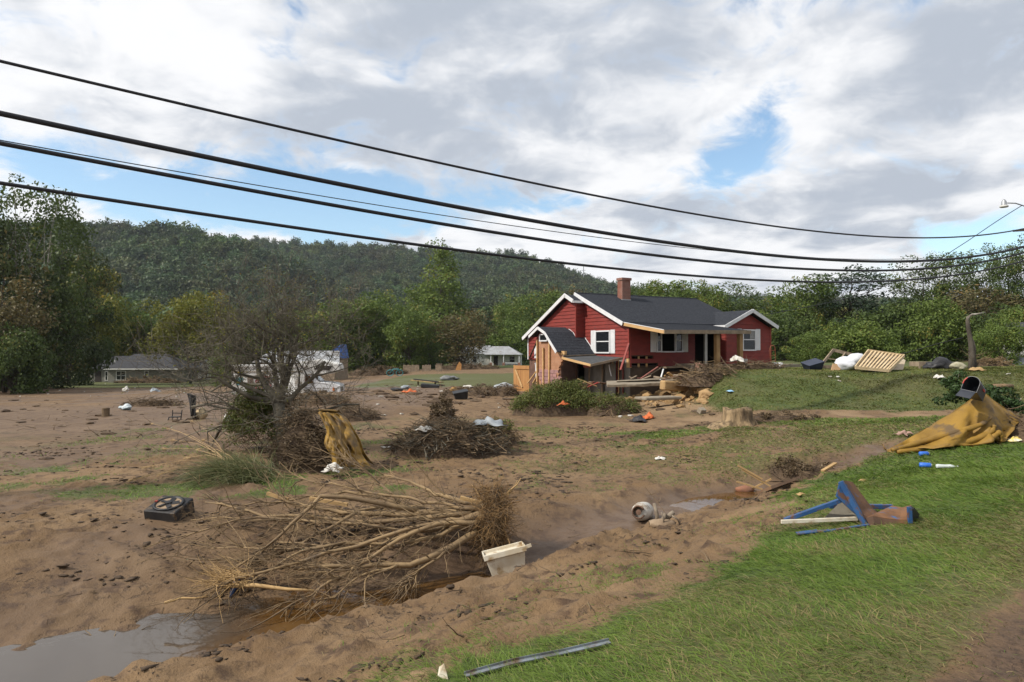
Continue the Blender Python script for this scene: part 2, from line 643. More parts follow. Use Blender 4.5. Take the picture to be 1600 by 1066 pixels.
def masks(x, y):
    """grass, wet, straw, pale grit at ground points"""
    n = NN(x, y)
    t = TT(x, y)
    u = 800 + FPX * x / np.maximum(y, 0.5)
    na = fbm(x * 0.9, y * 0.9, 4, 61)
    nb = fbm(x * 3.2, y * 3.2, 3, 67)
    nc = fbm(x * 0.25, y * 0.25, 3, 71)
    e = (na - 0.5) * 1.6 + (nb - 0.5) * 0.9
    # verge along the road
    inner = -3.25 - 1.5 * sstep(7, 13, t) - 3.0 * sstep(13.5, 22, t)
    g = sstep(-0.35, 0.45, n - inner + e * 0.7) * sstep(-0.60, -1.05, n + e * 0.35)
    g = np.maximum(g, 0.45 * sstep(0.42, 0.62, na) * sstep(-4.9, -3.4, n) * sstep(-0.7, -1.2, n))
    # rough grass beyond the ditch's end
    q = sstep(6.0, 9.0, x - 0.15 * (y - 18)) * sstep(13.5, 15.5, y) * (1 - sstep(22.2, 23.2, y))
    g = np.maximum(g, q * sstep(0.28, 0.5, na + 0.25 * nb))
    q2 = sstep(1.0, 5.0, x) * sstep(17.5, 19.5, y) * (1 - sstep(22.0, 23.0, y))
    g = np.maximum(g, q2 * sstep(0.42, 0.6, na + 0.2 * nb))
    q5 = sstep(3.0, 5.5, x) * sstep(13.0, 14.5, y) * (1 - sstep(20, 21, y))
    g = np.maximum(g, 0.6 * q5 * sstep(0.40, 0.62, na + 0.2 * nb))
    # the mound and the yard behind
    m = sstep(25.4, 26.2, y + e * 0.3) * sstep(7.6, 9.2, x - 0.10 * (y - 30) + e * 0.3)
    g = np.maximum(g, m)
    # patches left on the field
    p1 = sstep(-13, -10, x) * (1 - sstep(-3.0, -1.0, x)) * sstep(12.0, 12.8, y) * (1 - sstep(16, 19, y))
    g = np.maximum(g, 0.62 * p1 * sstep(0.42, 0.60, na + 0.15 * (nb - 0.5)))
    p2 = sstep(-9, -6, x) * (1 - sstep(-2.5, -0.5, x)) * sstep(13.0, 13.8, y) * (1 - sstep(14.6, 15.4, y))
    g = np.maximum(g, 0.9 * p2 * sstep(0.42, 0.58, na))
    p3 = sstep(-20, -10, x) * (1 - sstep(6, 9, x)) * sstep(16, 20, y) * (1 - sstep(26, 30, y))
    g = np.maximum(g, 0.48 * p3 * sstep(0.46, 0.64, na + 0.2 * (nb - 0.5)))
    p4 = sstep(-24, -18, x) * (1 - sstep(-8, -5, x)) * sstep(15, 18, y) * (1 - sstep(22, 27, y))
    g = np.maximum(g, 0.36 * p4 * sstep(0.42, 0.6, na))
    p5 = sstep(-1.5, 0.5, x) * (1 - sstep(8, 10, x)) * sstep(12.0, 13.5, y) * (1 - sstep(18, 21, y))
    g = np.maximum(g, 0.40 * p5 * sstep(0.44, 0.62, na + 0.3 * (nb - 0.5)))
    # lawns far across
    l1 = sstep(-13.5, -11.5, x + e) * (1 - sstep(6, 10, x)) * sstep(50, 53, y + e * 2) * (1 - sstep(78, 84, y + e * 3))
    l2 = (1 - sstep(-26, -20, x)) * sstep(76, 82, y + e * 2 - 0.03 * x)
    l3 = sstep(112, 120, y) * (1 - sstep(-26, -20, -x * 0 + x))
    l4 = sstep(104, 112, y)
    g = np.maximum.reduce([g, l1, 0.85 * l2, l3, l4])
    d, (zb, hw, nd) = poly_near(x, y, DITCH)
    wet = (1 - sstep(0.7, 2.1, d / hw + e * 0.5)) * 0.9
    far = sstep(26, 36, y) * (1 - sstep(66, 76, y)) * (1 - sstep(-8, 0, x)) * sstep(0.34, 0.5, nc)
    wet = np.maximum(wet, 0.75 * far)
    wet_shade = (1 - sstep(-7, -4, x)) * sstep(17, 24, y) * (1 - sstep(34, 40, y))  # left field wetness, raised to darken it like cloud shade
    wet = np.maximum(wet, 0.55 * wet_shade)
    wet = np.maximum(wet, 0.55 * (1 - sstep(-7.5, -4.5, x - 0.12 * y)) * (1 - sstep(17, 24, y)) * sstep(0.3, 0.55, nc))  # near left too: cloud shade put in as extra wetness
    straw = sstep(-1.9, -0.75, n + e * 0.55) * (n < 0.5)
    straw = np.maximum(straw, 0.45 * sstep(0.54, 0.66, fbm(x * 0.6, y * 0.6, 3, 77)) * (n < -0.6) * sstep(0.2, 0.5, g))
    straw = np.maximum(straw, 0.85 * q5 + 0.35 * q2)
    straw = np.maximum(straw, m * (0.12 + 0.45 * sstep(0.45, 0.65, fbm(x * 0.3, y * 0.6, 3, 79))))
    road = sstep(-0.90, -0.66, n + e * 0.2)
    drv = sstep(22.3, 23.2, y + e * 0.4) * (1 - sstep(25.2, 25.9, y + e * 0.4)) * sstep(3, 6, x)
    grit = np.maximum(0.8 * drv * sstep(0.38, 0.6, na), 0.0)
    pit = sstep(26.5, 28.5, y) * (1 - sstep(36, 40, y)) * sstep(2.5, 5.0, x) * (1 - sstep(8.6, 9.6, x))
    grit = np.maximum(grit, 0.95 * pit)
    sandp = sstep(0.62, 0.72, fbm(x * 0.8, y * 0.8, 3, 83)) * sstep(-5.2, -3.8, n) * sstep(-2.6, -3.3, n)
    grit = np.maximum(grit, 0.6 * sandp)
    straw = np.maximum(straw, 0.55 * l1 + 0.4 * l2)
    g = g * (1 - road) * (1 - 0.9 * drv) * (1 - wet * (d < hw * 2))
    return g, wet, straw, grit, road


gx = spacing(-1500, 1500, -8.5, 10.0, 0.075, 1.035)
gy = spacing(-30, 3000, 2.6, 17.0, 0.07, 1.03)
GX, GY = np.meshgrid(gx, gy)
GZ = HH(GX, GY)
gm = masks(GX, GY)
V = np.stack([GX.ravel(), GY.ravel(), GZ.ravel()], 1)
ny, nx = GX.shape
I = np.arange(ny * nx).reshape(ny, nx)
F = np.stack([I[:-1, :-1].ravel(), I[:-1, 1:].ravel(), I[1:, 1:].ravel(), I[1:, :-1].ravel()], 1)

gmat = bpy.data.materials.new('flood_mud_and_turf')
gmat.use_nodes = True
t = NT(gmat.node_tree)
p = t.n['Principled BSDF']
tcn = t.new('ShaderNodeTexCoord')
vec = tcn.outputs['Object']
at = t.new('ShaderNodeAttribute', attribute_name='cover')
sp = t.new('ShaderNodeSeparateColor')
t.link(at.outputs['Color'], sp.inputs[0])
gr, we, st = sp.outputs[0], sp.outputs[1], sp.outputs[2]
at2 = t.new('ShaderNodeAttribute', attribute_name='grit')
at3 = t.new('ShaderNodeAttribute', attribute_name='road')
nA = t.noise(vec, 0.45, 6.0, 0.6)
nB = t.noise(vec, 3.2, 7.0, 0.62)
nC = t.noise(vec, 22.0, 5.0, 0.65)
mud = t.mix(t.ramp(nA, 0.35, 0.65), (0.146, 0.089, 0.044), (0.208, 0.134, 0.070))
mud = t.mix(t.ramp(nB, 0.50, 0.66), mud, (0.082, 0.049, 0.028))
mud = t.mix(t.math('MULTIPLY', t.ramp(nC, 0.55, 0.75), 0.5), mud, (0.085, 0.055, 0.034))
nD = t.noise(t.vmath('MULTIPLY', vec, (1, 1, 1)), 9.0, 4.0, 0.6)
spk = t.math('MULTIPLY', t.ramp(nD, 0.56, 0.64), t.ramp(t.noise(vec, 0.55, 4.0), 0.45, 0.62))
mud = t.mix(t.math('MULTIPLY', spk, 0.65), mud, (0.060, 0.040, 0.026))
mud = t.mix(t.math('MULTIPLY', we, 0.75), mud, (0.098, 0.064, 0.044))  # wet mud tone, also painting the cloud shade on the left field
mud = t.mix(at2.outputs['Fac'], mud, t.mix(nB, (0.21, 0.135, 0.070), (0.32, 0.22, 0.125)))
rut = t.new('ShaderNodeTexWave', wave_type='BANDS', bands_direction='X')
t.link(t.vmath('MULTIPLY', vec, (0.72, -0.70, 0)), rut.inputs['Vector'])
mud = t.mix(at3.outputs['Fac'], mud, t.mix(t.ramp(nC, 0.35, 0.7), (0.115, 0.073, 0.045), (0.060, 0.038, 0.025)))
turf = t.mix(t.ramp(nB, 0.35, 0.65), (0.045, 0.072, 0.014), (0.080, 0.108, 0.026))
turf = t.mix(t.math('MULTIPLY', st, 0.8), turf, t.mix(nC, (0.095, 0.072, 0.030), (0.155, 0.120, 0.055)))
turf = t.mix(t.math('MULTIPLY', t.ramp(nC, 0.5, 0.7), 0.35), turf, (0.05, 0.055, 0.018))
gf = t.ramp(t.math('ADD', gr, t.math('MULTIPLY', t.math('SUBTRACT', nC, 0.5), 0.9)), 0.25, 0.75)
col = t.mix(gf, mud, turf)
t.link(col, p.inputs['Base Color'])
ro = t.math('SUBTRACT', 0.88, t.math('MULTIPLY', we, t.math('MULTIPLY', t.ramp(nB, 0.35, 0.6, 1.0, 0.55), 0.52)))
t.link(ro, p.inputs['Roughness'])
p.inputs['Specular IOR Level'].default_value = 0.3
hgt = t.math('ADD', t.math('MULTIPLY', nB, 0.8), t.math('MULTIPLY', nC, 0.35))
hgt = t.math('ADD', hgt, t.math('MULTIPLY', t.noise(vec, 70.0, 3.0), 0.12))
hgt = t.math('SUBTRACT', hgt, t.math('MULTIPLY', spk, 0.35))
bp = t.new('ShaderNodeBump')
bp.inputs['Distance'].default_value = 0.075
t.link(t.ramp(we, 0.0, 0.8, 0.85, 0.22), bp.inputs['Strength'])
t.link(hgt, bp.inputs['Height'])
t.link(bp.outputs[0], p.inputs['Normal'])
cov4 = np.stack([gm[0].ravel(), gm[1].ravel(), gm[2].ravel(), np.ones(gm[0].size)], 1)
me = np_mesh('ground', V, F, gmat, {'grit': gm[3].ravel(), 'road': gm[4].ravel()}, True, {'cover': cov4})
ground = link('ground', me)
tag(ground, 'wide muddy flood plain with torn grass verge and a ditch', None, None, 'structure')
del V, F, GX, GY, GZ, gm, cov4

# ------------------------------------------------------------------ water
wm = bpy.data.materials.new('muddy_water')
wm.use_nodes = True
t = NT(wm.node_tree)
p = t.n['Principled BSDF']
tcn = t.new('ShaderNodeTexCoord')
fl = t.ramp(t.noise(tcn.outputs['Object'], 0.8, 4.0), 0.4, 0.6)
wsp = t.new('ShaderNodeSeparateXYZ')
t.link(tcn.outputs['Object'], wsp.inputs[0])
silt = t.ramp(t.math('ADD', wsp.outputs[0], t.math('MULTIPLY', t.noise(tcn.outputs['Object'], 1.1, 4.0), 1.2)), -3.3, -2.2, 1.0, 0.0)  # silt grey, also carrying the pond's sky reflection in its colour
t.link(t.mix(silt, t.mix(fl, (0.085, 0.040, 0.010), (0.115, 0.062, 0.022)), (0.075, 0.060, 0.047)), p.inputs['Base Color'])
p.inputs['Roughness'].default_value = 0.04
p.inputs['IOR'].default_value = 1.33
p.inputs['Specular IOR Level'].default_value = 0.6
bp = t.new('ShaderNodeBump')
bp.inputs['Distance'].default_value = 0.004
bp.inputs['Strength'].default_value = 0.35
t.link(t.noise(tcn.outputs['Object'], 7.0, 3.0), bp.inputs['Height'])
t.link(bp.outputs[0], p.inputs['Normal'])


def water(name, i0, i1, z, label, half):
    mb = MB()
    pts = DITCH[i0:i1 + 1]
    vs = []
    for k in range(len(pts)):
        a = pts[max(k - 1, 0)]
        b = pts[min(k + 1, len(pts) - 1)]
        d = Vector((b[0] - a[0], b[1] - a[1], 0)).normalized()
        nn = Vector((-d.y, d.x, 0))
        c = Vector((pts[k][0], pts[k][1], z))
        vs += [c + nn * half, c - nn * half]
    mb.add(vs, [(2 * k, 2 * k + 1, 2 * k + 3, 2 * k + 2) for k in range(len(pts) - 1)])
    o = mb.build(name, wm)
    return tag(o, label, None, None, 'structure')


water('water', 0, 5, -1.595, 'still brown water lying in the near end of the ditch', 1.6)
water('water', 8, 11, -1.225, 'thin strip of pale water further up the ditch', 0.8)

# ------------------------------------------------------------------ hills
def hill(name, crest, yc, yfoot, label, dz, seed):
    """crest: (photograph u, v) samples of the skyline at distance yc; rises from yfoot"""
    us = np.array([c[0] for c in crest], float)
    vs = np.array([c[1] for c in crest], float)
    xs = (us - 800) / FPX * yc
    zs = EYE + (HOR - vs) / FPX * yc - dz

    def f(x, y):
        top = np.interp(x, xs, zs)
        k = np.clip((y - yfoot) / (yc - yfoot), 0, 1)
        k2 = k ** 0.85 * (1 - 0.12 * np.sin(k * math.pi))
        back = np.clip((y - yc) / (yc * 0.6), 0, 1)
        gul = (fbm(x / 90.0, y / 160.0, 4, seed) - 0.5) * 2
        return -6 + (top + 6) * k2 * (1 - 0.7 * back) + gul * 16 * np.sin(np.clip(k, 0, 1) * math.pi) * (y < yc + 1)
    x = np.linspace(xs[0], xs[-1], 90)
    y = np.concatenate([np.linspace(yfoot, yc, 36), np.linspace(yc + 25, yc * 1.6, 10)])
    X, Y = np.meshgrid(x, y)
    Z = f(X, Y)
    n0, n1 = X.shape
    I = np.arange(n0 * n1).reshape(n0, n1)
    F = np.stack([I[:-1, :-1].ravel(), I[:-1, 1:].ravel(), I[1:, 1:].ravel(), I[1:, :-1].ravel()], 1)
    me = np_mesh(name, np.stack([X.ravel(), Y.ravel(), Z.ravel()], 1), F, M_floor, None, True)
    o = link(name, me)
    tag(o, label, None, None, 'structure')
    return f, (xs[0], xs[-1], yfoot, yc)


M_floor = mat('forest_floor', (0.035, 0.04, 0.018), (0.06, 0.055, 0.025), 0.05, 0.95)


# ------------------------------------------------------------------ foliage
def leaves_np(rs, C, Nn, size, tint, curl=0.25):
    """diamond leaves: centres C (n,3), normals Nn, sizes; returns V, F, tint"""
    n = len(C)
    a = rs.normal(size=(n, 3))
    a -= Nn * np.sum(a * Nn, 1, keepdims=True)
    a /= np.linalg.norm(a, axis=1, keepdims=True) + 1e-9
    b = np.cross(Nn, a)
    s = size[:, None]
    v0 = C - a * s
    v1 = C + b * s * 0.62 + Nn * s * curl * 0.4
    v2 = C + a * s - Nn * s * curl
    v3 = C - b * s * 0.62 + Nn * s * curl * 0.4
    V = np.stack([v0, v1, v2, v3], 1).reshape(-1, 3)
    F = np.arange(4 * n, dtype=np.int32).reshape(n, 4)
    return V, F, np.repeat(tint, 4)


def blob_leaves(rs, centres, radii, per, size, flat=0.75, up=0.5):
    """leaves over clumps; returns C, N, size, tint"""
    n = len(centres)
    cnt = np.maximum(4, (per * (radii / radii.mean()) ** 2).astype(int))
    idx = np.repeat(np.arange(n), cnt)
    d = rs.normal(size=(len(idx), 3))
    d /= np.linalg.norm(d, axis=1, keepdims=True)
    rad = radii[idx] * (0.45 + 0.65 * rs.random(len(idx)) ** 0.6)
    off = d * rad[:, None]
    off[:, 2] *= flat
    C = centres[idx] + off
    N = d * 0.6 + rs.normal(size=d.shape) * 0.55
    N[:, 2] += up
    N /= np.linalg.norm(N, axis=1, keepdims=True)
    sz = size * (0.6 + 0.8 * rs.random(len(idx)))
    ct = rs.random(n)
    tint = np.clip(0.65 * ct[idx] + 0.45 * rs.random(len(idx)) - 0.05, 0, 1)
    return C, N, sz, tint


def tube_np(rs, segs):
    pass


PROF = {
    'round': lambda t: np.sqrt(np.clip(1 - (2 * t - 0.85) ** 2 / 1.35, 0.03, 1)),
    'tall': lambda t: np.clip(0.55 + 0.6 * np.sin(t * 2.4 + 0.35), 0.15, 1) * np.clip(1.15 - t, 0.12, 1),
    'cone': lambda t: np.clip(1.02 - t, 0.05, 1),
    'vase': lambda t: np.clip(0.35 + 0.8 * t, 0, 1) * np.sqrt(np.clip(1.06 - t ** 3, 0.05, 1)),
    'top': lambda t: np.sqrt(np.clip(1 - (2 * t - 1) ** 2, 0.05, 1)),
}


def tree_meshes(name, seed, Hh, W, base, prof, ncl, per, leaf, clr, lmat, wmat, trunk_r, stems=1, up=0.45, lean=0.0, flat=0.75, limbs=True):
    rs = np.random.RandomState(seed)
    pr = PROF[prof]
    t = rs.random(ncl * 6)
    keep = rs.random(len(t)) < (pr(t) ** 1.5 + 0.05)
    t = t[keep][:ncl]
    ang = rs.random(len(t)) * 2 * math.pi
    lop = 1 + 0.22 * np.sin(ang * 2 + rs.random() * 6) + 0.16 * np.sin(ang * 3 + rs.random() * 6)
    rr = pr(t) * W / 2 * np.sqrt(0.12 + 0.88 * rs.random(len(t))) * lop
    z = base + (Hh - base - clr * 0.6) * t
    wob = 0.12 * W
    cx = rr * np.cos(ang) + lean * t * Hh + wob * (vnoise(z * 0.35, z * 0, seed) - 0.5)
    cy = rr * np.sin(ang) + wob * (vnoise(z * 0.35, z * 0 + 9, seed) - 0.5)
    C = np.stack([cx, cy, z], 1)
    rad = clr * (0.55 + 0.9 * rs.random(len(t))) * (0.75 + 0.35 * pr(t))
    c, N, sz, ti = blob_leaves(rs, C, rad, per, leaf, flat, up)
    V, F, T = leaves_np(rs, c, N, sz, ti)
    crown = np_mesh(name + '_crown', V, F, lmat, {'tint': T})
    mb = MB()
    tops = []
    for s in range(stems):
        a = 6.28 * s / stems + rs.random()
        sp_ = 0.0 if stems == 1 else 0.22 * W
        pts = []
        nseg = 7
        for k in range(nseg + 1):
            q = k / nseg
            pts.append(Vector((sp_ * q * math.cos(a) + lean * q * Hh * 0.8 + 0.03 * Hh * (rs.random() - 0.5) * q, sp_ * q * math.sin(a) + 0.03 * Hh * (rs.random() - 0.5) * q, -0.3 + (Hh * 0.88 + 0.3) * q)))
        rads = [trunk_r * (1.25 if k == 0 else 1.0) * (1 - 0.9 * k / nseg) / (stems ** 0.4) for k in range(nseg + 1)]
        mb.tube(pts, rads, 7)
        tops.append(pts)
    if limbs:
        order = rs.permutation(len(C))[:min(len(C), 46)]
        for i in order:
            pts = tops[rs.randint(stems)]
            e = Vector(C[i])
            q = max(0.12, min(0.85, (e.z / Hh) * 0.62))
            k = q * (len(pts) - 1)
            k0 = int(k)
            s0 = pts[k0].lerp(pts[min(k0 + 1, len(pts) - 1)], k - k0)
            mid = s0.lerp(e, 0.5) + Vector((rs.normal() * 0.05 * W, rs.normal() * 0.05 * W, 0.06 * (e - s0).length))
            r0 = trunk_r * 0.34 * (1 - 0.7 * q)
            mb.tube([s0, s0.lerp(mid, 0.55), mid, e], [r0, r0 * 0.75, r0 * 0.55, r0 * 0.16], 4, False)
    wood = mb.mesh(name + '_trunk', wmat, True)
    return wood, crown


M_bark = mat('grey_brown_bark', (0.10, 0.085, 0.065), (0.055, 0.045, 0.035), 3.0, 0.95, 0.02, 12, stretch=(1, 1, 0.3))
M_bark_pale = mat('pale_sycamore_bark', (0.42, 0.39, 0.33), (0.16, 0.14, 0.11), 2.2, 0.9, 0.01, 9, stain=(0.12, 0.10, 0.08), stain_at=0.58)
M_bark_dark = mat('dark_pine_bark', (0.05, 0.04, 0.032), (0.03, 0.026, 0.022), 3.0, 0.95, 0.02, 12)
L_dark = leaf_mat('dark_green_leaves', (0.045, 0.073, 0.018), (0.097, 0.134, 0.032), (0.173, 0.164, 0.036), 0.28)
L_shade = leaf_mat('shaded_green_leaves', (0.033, 0.050, 0.016), (0.069, 0.087, 0.025), (0.132, 0.104, 0.031), 0.22)  # deepened green: cloud shade over the left trees put into the colour
L_mid = leaf_mat('mid_green_leaves', (0.070, 0.112, 0.023), (0.146, 0.194, 0.040), (0.273, 0.226, 0.050), 0.3)
L_light = leaf_mat('light_green_leaves', (0.087, 0.138, 0.026), (0.167, 0.215, 0.046), (0.255, 0.218, 0.051), 0.33)
L_yellow = leaf_mat('yellow_green_leaves', (0.109, 0.126, 0.020), (0.227, 0.215, 0.034), (0.336, 0.227, 0.040), 0.33)
L_brown = leaf_mat('brown_turning_leaves', (0.077, 0.063, 0.028), (0.140, 0.119, 0.045), (0.210, 0.126, 0.042), 0.25)
L_pine = leaf_mat('blue_green_needles', (0.023, 0.044, 0.021), (0.047, 0.072, 0.033), None, 0.15)
L_forest = leaf_mat('hill_forest_leaves', (0.036, 0.062, 0.022), (0.075, 0.109, 0.035), (0.099, 0.092, 0.035), 0.2, objvar=1.0)
L_forest2 = leaf_mat('bottom_woods_leaves', (0.055, 0.086, 0.023), (0.121, 0.154, 0.036), (0.176, 0.134, 0.036), 0.25, objvar=1.0)


# prototypes for the far woods, in a collection of their own that the woods instance
def proto_collection(name, specs):
    c = bpy.data.collections.new(name)
    for k, (seed, Hh, W, prof, ncl, per, leaf, clr, lm) in enumerate(specs):
        wood, crown = tree_meshes(name + str(k), seed, Hh, W, Hh * 0.12, prof, ncl, per, leaf, clr, lm, M_bark, 0.2, limbs=False)
        o = bpy.data.objects.new('far_crown', crown)
        c.objects.link(o)
    return c


def woods(name, pts, scl, coll, label, seed):
    """one object of far trees: a cloud of points, a tree instanced on each"""
    me = bpy.data.meshes.new(name)
    me.vertices.add(len(pts))
    me.vertices.foreach_set('co', np.asarray(pts, np.float32).ravel())
    at = me.attributes.new('size', 'FLOAT', 'POINT')
    at.data.foreach_set('value', np.asarray(scl, np.float32))
    me.update()
    o = link(name, me)
    ng = bpy.data.node_groups.new(name + '_nodes', 'GeometryNodeTree')
    ng.interface.new_socket('Geometry', in_out='INPUT', socket_type='NodeSocketGeometry')
    ng.interface.new_socket('Geometry', in_out='OUTPUT', socket_type='NodeSocketGeometry')
    N = ng.nodes
    gi = N.new('NodeGroupInput')
    go = N.new('NodeGroupOutput')
    iop = N.new('GeometryNodeInstanceOnPoints')
    ci = N.new('GeometryNodeCollectionInfo')
    ci.inputs['Collection'].default_value = coll
    ci.inputs['Separate Children'].default_value = True
    ci.inputs['Reset Children'].default_value = True
    iop.inputs['Pick Instance'].default_value = True
    ri = N.new('FunctionNodeRandomValue')
    ri.data_type = 'INT'
    ri.inputs[4].default_value = 0
    ri.inputs[5].default_value = len(coll.objects) - 1
    ri.inputs['Seed'].default_value = seed
    rv = N.new('FunctionNodeRandomValue')
    rv.data_type = 'FLOAT_VECTOR'
    rv.inputs[0].default_value = (0, 0, 0)
    rv.inputs[1].default_value = (0.12, 0.12, 6.28)
    rv.inputs['Seed'].default_value = seed + 5
    sa = N.new('GeometryNodeInputNamedAttribute')
    sa.data_type = 'FLOAT'
    sa.inputs['Name'].default_value = 'size'
    Lk = ng.links.new
    Lk(gi.outputs[0], iop.inputs['Points'])
    Lk(ci.outputs[0], iop.inputs['Instance'])
    Lk(ri.outputs[2], iop.inputs['Instance Index'])
    Lk(rv.outputs[0], iop.inputs['Rotation'])
    Lk(sa.outputs[0], iop.inputs['Scale'])
    Lk(iop.outputs[0], go.inputs[0])
    md = o.modifiers.new('trees', 'NODES')
    md.node_group = ng
    return tag(o, label, None, None, 'stuff')


hillA = hill('hills', [(-900, 380), (-500, 352), (-100, 350), (60, 348), (140, 349), (200, 352), (255, 357), (300, 360), (345, 369), (400, 388), (450, 405), (500, 430), (560, 470), (620, 520)], 560, 330, 'nearer wooded hill rising behind the left trees', 9, 3)
hillB = hill('hills', [(-200, 400), (200, 390), (330, 377), (375, 373), (420, 372), (470, 378), (560, 382), (640, 388), (700, 392), (760, 397), (800, 396), (845, 404), (875, 414), (905, 428), (950, 442), (1000, 454), (1060, 462), (1200, 466), (1500, 470), (2100, 478)], 900, 430, 'long wooded ridge behind the red house', 9, 8)

farA = proto_collection('far_trees', [(301, 12, 9, 'round', 26, 14, 0.85, 2.3, L_forest), (302, 14, 10, 'round', 30, 14, 0.9, 2.3, L_forest), (303, 15, 8, 'tall', 26, 14, 0.8, 2.0, L_forest), (304, 11, 10, 'round', 30, 14, 0.85, 2.2, L_forest), (305, 13, 7, 'vase', 18, 12, 0.7, 1.8, L_forest)])
farB = proto_collection('near_woods', [(311, 13, 9, 'round', 44, 40, 0.42, 1.9, L_forest2), (312, 15, 10, 'round', 50, 40, 0.42, 1.9, L_forest2), (313, 16, 8, 'tall', 44, 40, 0.4, 1.7, L_forest2), (314, 10, 9, 'round', 40, 40, 0.4, 1.8, L_forest2)])


def scatter(f, x0, x1, y0, y1, n, seed, smin=0.75, smax=1.2):
    rs = np.random.RandomState(seed)
    gsz = math.sqrt((x1 - x0) * (y1 - y0) / n)
    X, Y = np.meshgrid(np.arange(x0, x1, gsz), np.arange(y0, y1, gsz))
    X = (X + (rs.random(X.shape) - 0.5) * gsz * 0.95).ravel()
    Y = (Y + (rs.random(Y.shape) - 0.5) * gsz * 0.95).ravel()
    ok = np.abs(X / Y) < 0.92
    X, Y = X[ok], Y[ok]
    return np.stack([X, Y, f(X, Y) - 0.5], 1), smin + (smax - smin) * rs.random(len(X))


fA, bA = hillA
fB, bB = hillB
pa, sa_ = scatter(fA, bA[0], bA[1], bA[2] + 5, bA[3] + 14, 6200, 11, 0.55, 1.3)
pb, sb_ = scatter(fB, bB[0], bB[1], bB[2] + 40, bB[3] + 16, 11500, 12, 0.55, 1.35)
woods('hillside_woods', pa, sa_, farA, 'dense dark woods covering the nearer hill', 1)
woods('hillside_woods', pb, sb_, farA, 'blue green woods covering the long far ridge', 2)


def flat(x, y):
    return H0(x, y)


pc, sc_ = scatter(flat, -150, 60, 185, 330, 620, 13, 0.8, 1.3)
pd, sd_ = scatter(flat, 60, 260, 130, 220, 420, 14, 0.45, 0.78)
HAZE_TOP = max(float(pa[:, 2].max()), float(pb[:, 2].max())) + 30
woods('valley_woods', np.concatenate([pc, pd]), np.concatenate([sc_, sd_]), farB, 'deep belt of green woods along the foot of the hills', 3)

# ------------------------------------------------------------------ the red house
M_red = mat('red_painted_siding', (0.225, 0.034, 0.025), (0.175, 0.028, 0.021), 1.6, 0.62, 0.004, 14, stain=(0.15, 0.034, 0.026), stain_at=0.62, stretch=(1, 1, 3))
M_redtrim = mat('red_painted_trim', (0.26, 0.045, 0.032), (0.21, 0.036, 0.028), 3, 0.6)
M_white = mat('white_trim_paint', (0.68, 0.68, 0.68), (0.60, 0.60, 0.60), 3, 0.5)
M_sheath = mat('weathered_sheathing', (0.12, 0.075, 0.05), (0.07, 0.045, 0.03), 2, 0.9)
M_wood = mat('new_sawn_wood', (0.56, 0.36, 0.17), (0.46, 0.28, 0.12), 3.0, 0.75, 0.003, 20, stretch=(0.4, 0.4, 2))
M_woodold = mat('grey_old_wood', (0.30, 0.23, 0.16), (0.19, 0.145, 0.10), 3.0, 0.85, 0.004, 20)
M_post = mat('stained_porch_post', (0.36, 0.22, 0.09), (0.26, 0.15, 0.06), 2, 0.6)
M_glass = mat('dark_window_glass', (0.012, 0.014, 0.016), None, rough=0.06, spec=0.5)
M_curtain = mat('pale_curtain', (0.30, 0.30, 0.29), (0.20, 0.20, 0.195), 9, 0.9)
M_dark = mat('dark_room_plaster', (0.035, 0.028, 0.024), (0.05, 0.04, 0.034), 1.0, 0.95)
M_conc = mat('grey_concrete', (0.29, 0.25, 0.19), (0.21, 0.175, 0.13), 2.0, 0.9, 0.012, 8, stain=(0.20, 0.155, 0.11), stain_at=0.6)
M_earth = mat('yellow_clay', (0.40, 0.26, 0.12), (0.29, 0.185, 0.09), 2.0, 0.95, 0.03, 6)
M_cmu = mat('pink_stained_block', (0.36, 0.19, 0.17), (0.27, 0.155, 0.15), 3.0, 0.9, 0.006, 14)
M_metalflash = mat('dull_flashing_metal', (0.35, 0.36, 0.37), None, rough=0.5, metal=0.6)


def brick_mat(name, a, b, mortar, wd, ht, msz=0.012, vec_fix=None):
    m = bpy.data.materials.new(name)
    m.use_nodes = True
    t = NT(m.node_tree)
    p = t.n['Principled BSDF']
    tcn = t.new('ShaderNodeTexCoord')
    v = tcn.outputs['Object']
    s = t.new('ShaderNodeSeparateXYZ')
    t.link(v, s.inputs[0])
    c = t.new('ShaderNodeCombineXYZ')
    t.link(t.math('ADD', s.outputs[0], s.outputs[1]), c.inputs[0])
    t.link(s.outputs[2], c.inputs[1])
    br = t.new('ShaderNodeTexBrick')
    t.link(c.outputs[0], br.inputs['Vector'])
    br.inputs['Color1'].default_value = a + (1,)
    br.inputs['Color2'].default_value = b + (1,)
    br.inputs['Mortar'].default_value = mortar + (1,)
    br.inputs['Scale'].default_value = 1.0
    br.inputs['Brick Width'].default_value = wd
    br.inputs['Row Height'].default_value = ht
    br.inputs['Mortar Size'].default_value = msz
    br.inputs['Bias'].default_value = -0.1
    col = t.mix(t.ramp(t.noise(v, 2.5, 5), 0.4, 0.7), br.outputs[0], tuple(0.75 * q for q in a))
    t.link(col, p.inputs['Base Color'])
    p.inputs['Roughness'].default_value = 0.9
    bp = t.new('ShaderNodeBump')
    bp.inputs['Distance'].default_value = 0.01
    bp.invert = True
    t.link(br.outputs['Fac'], bp.inputs['Height'])
    t.link(bp.outputs[0], p.inputs['Normal'])
    return m


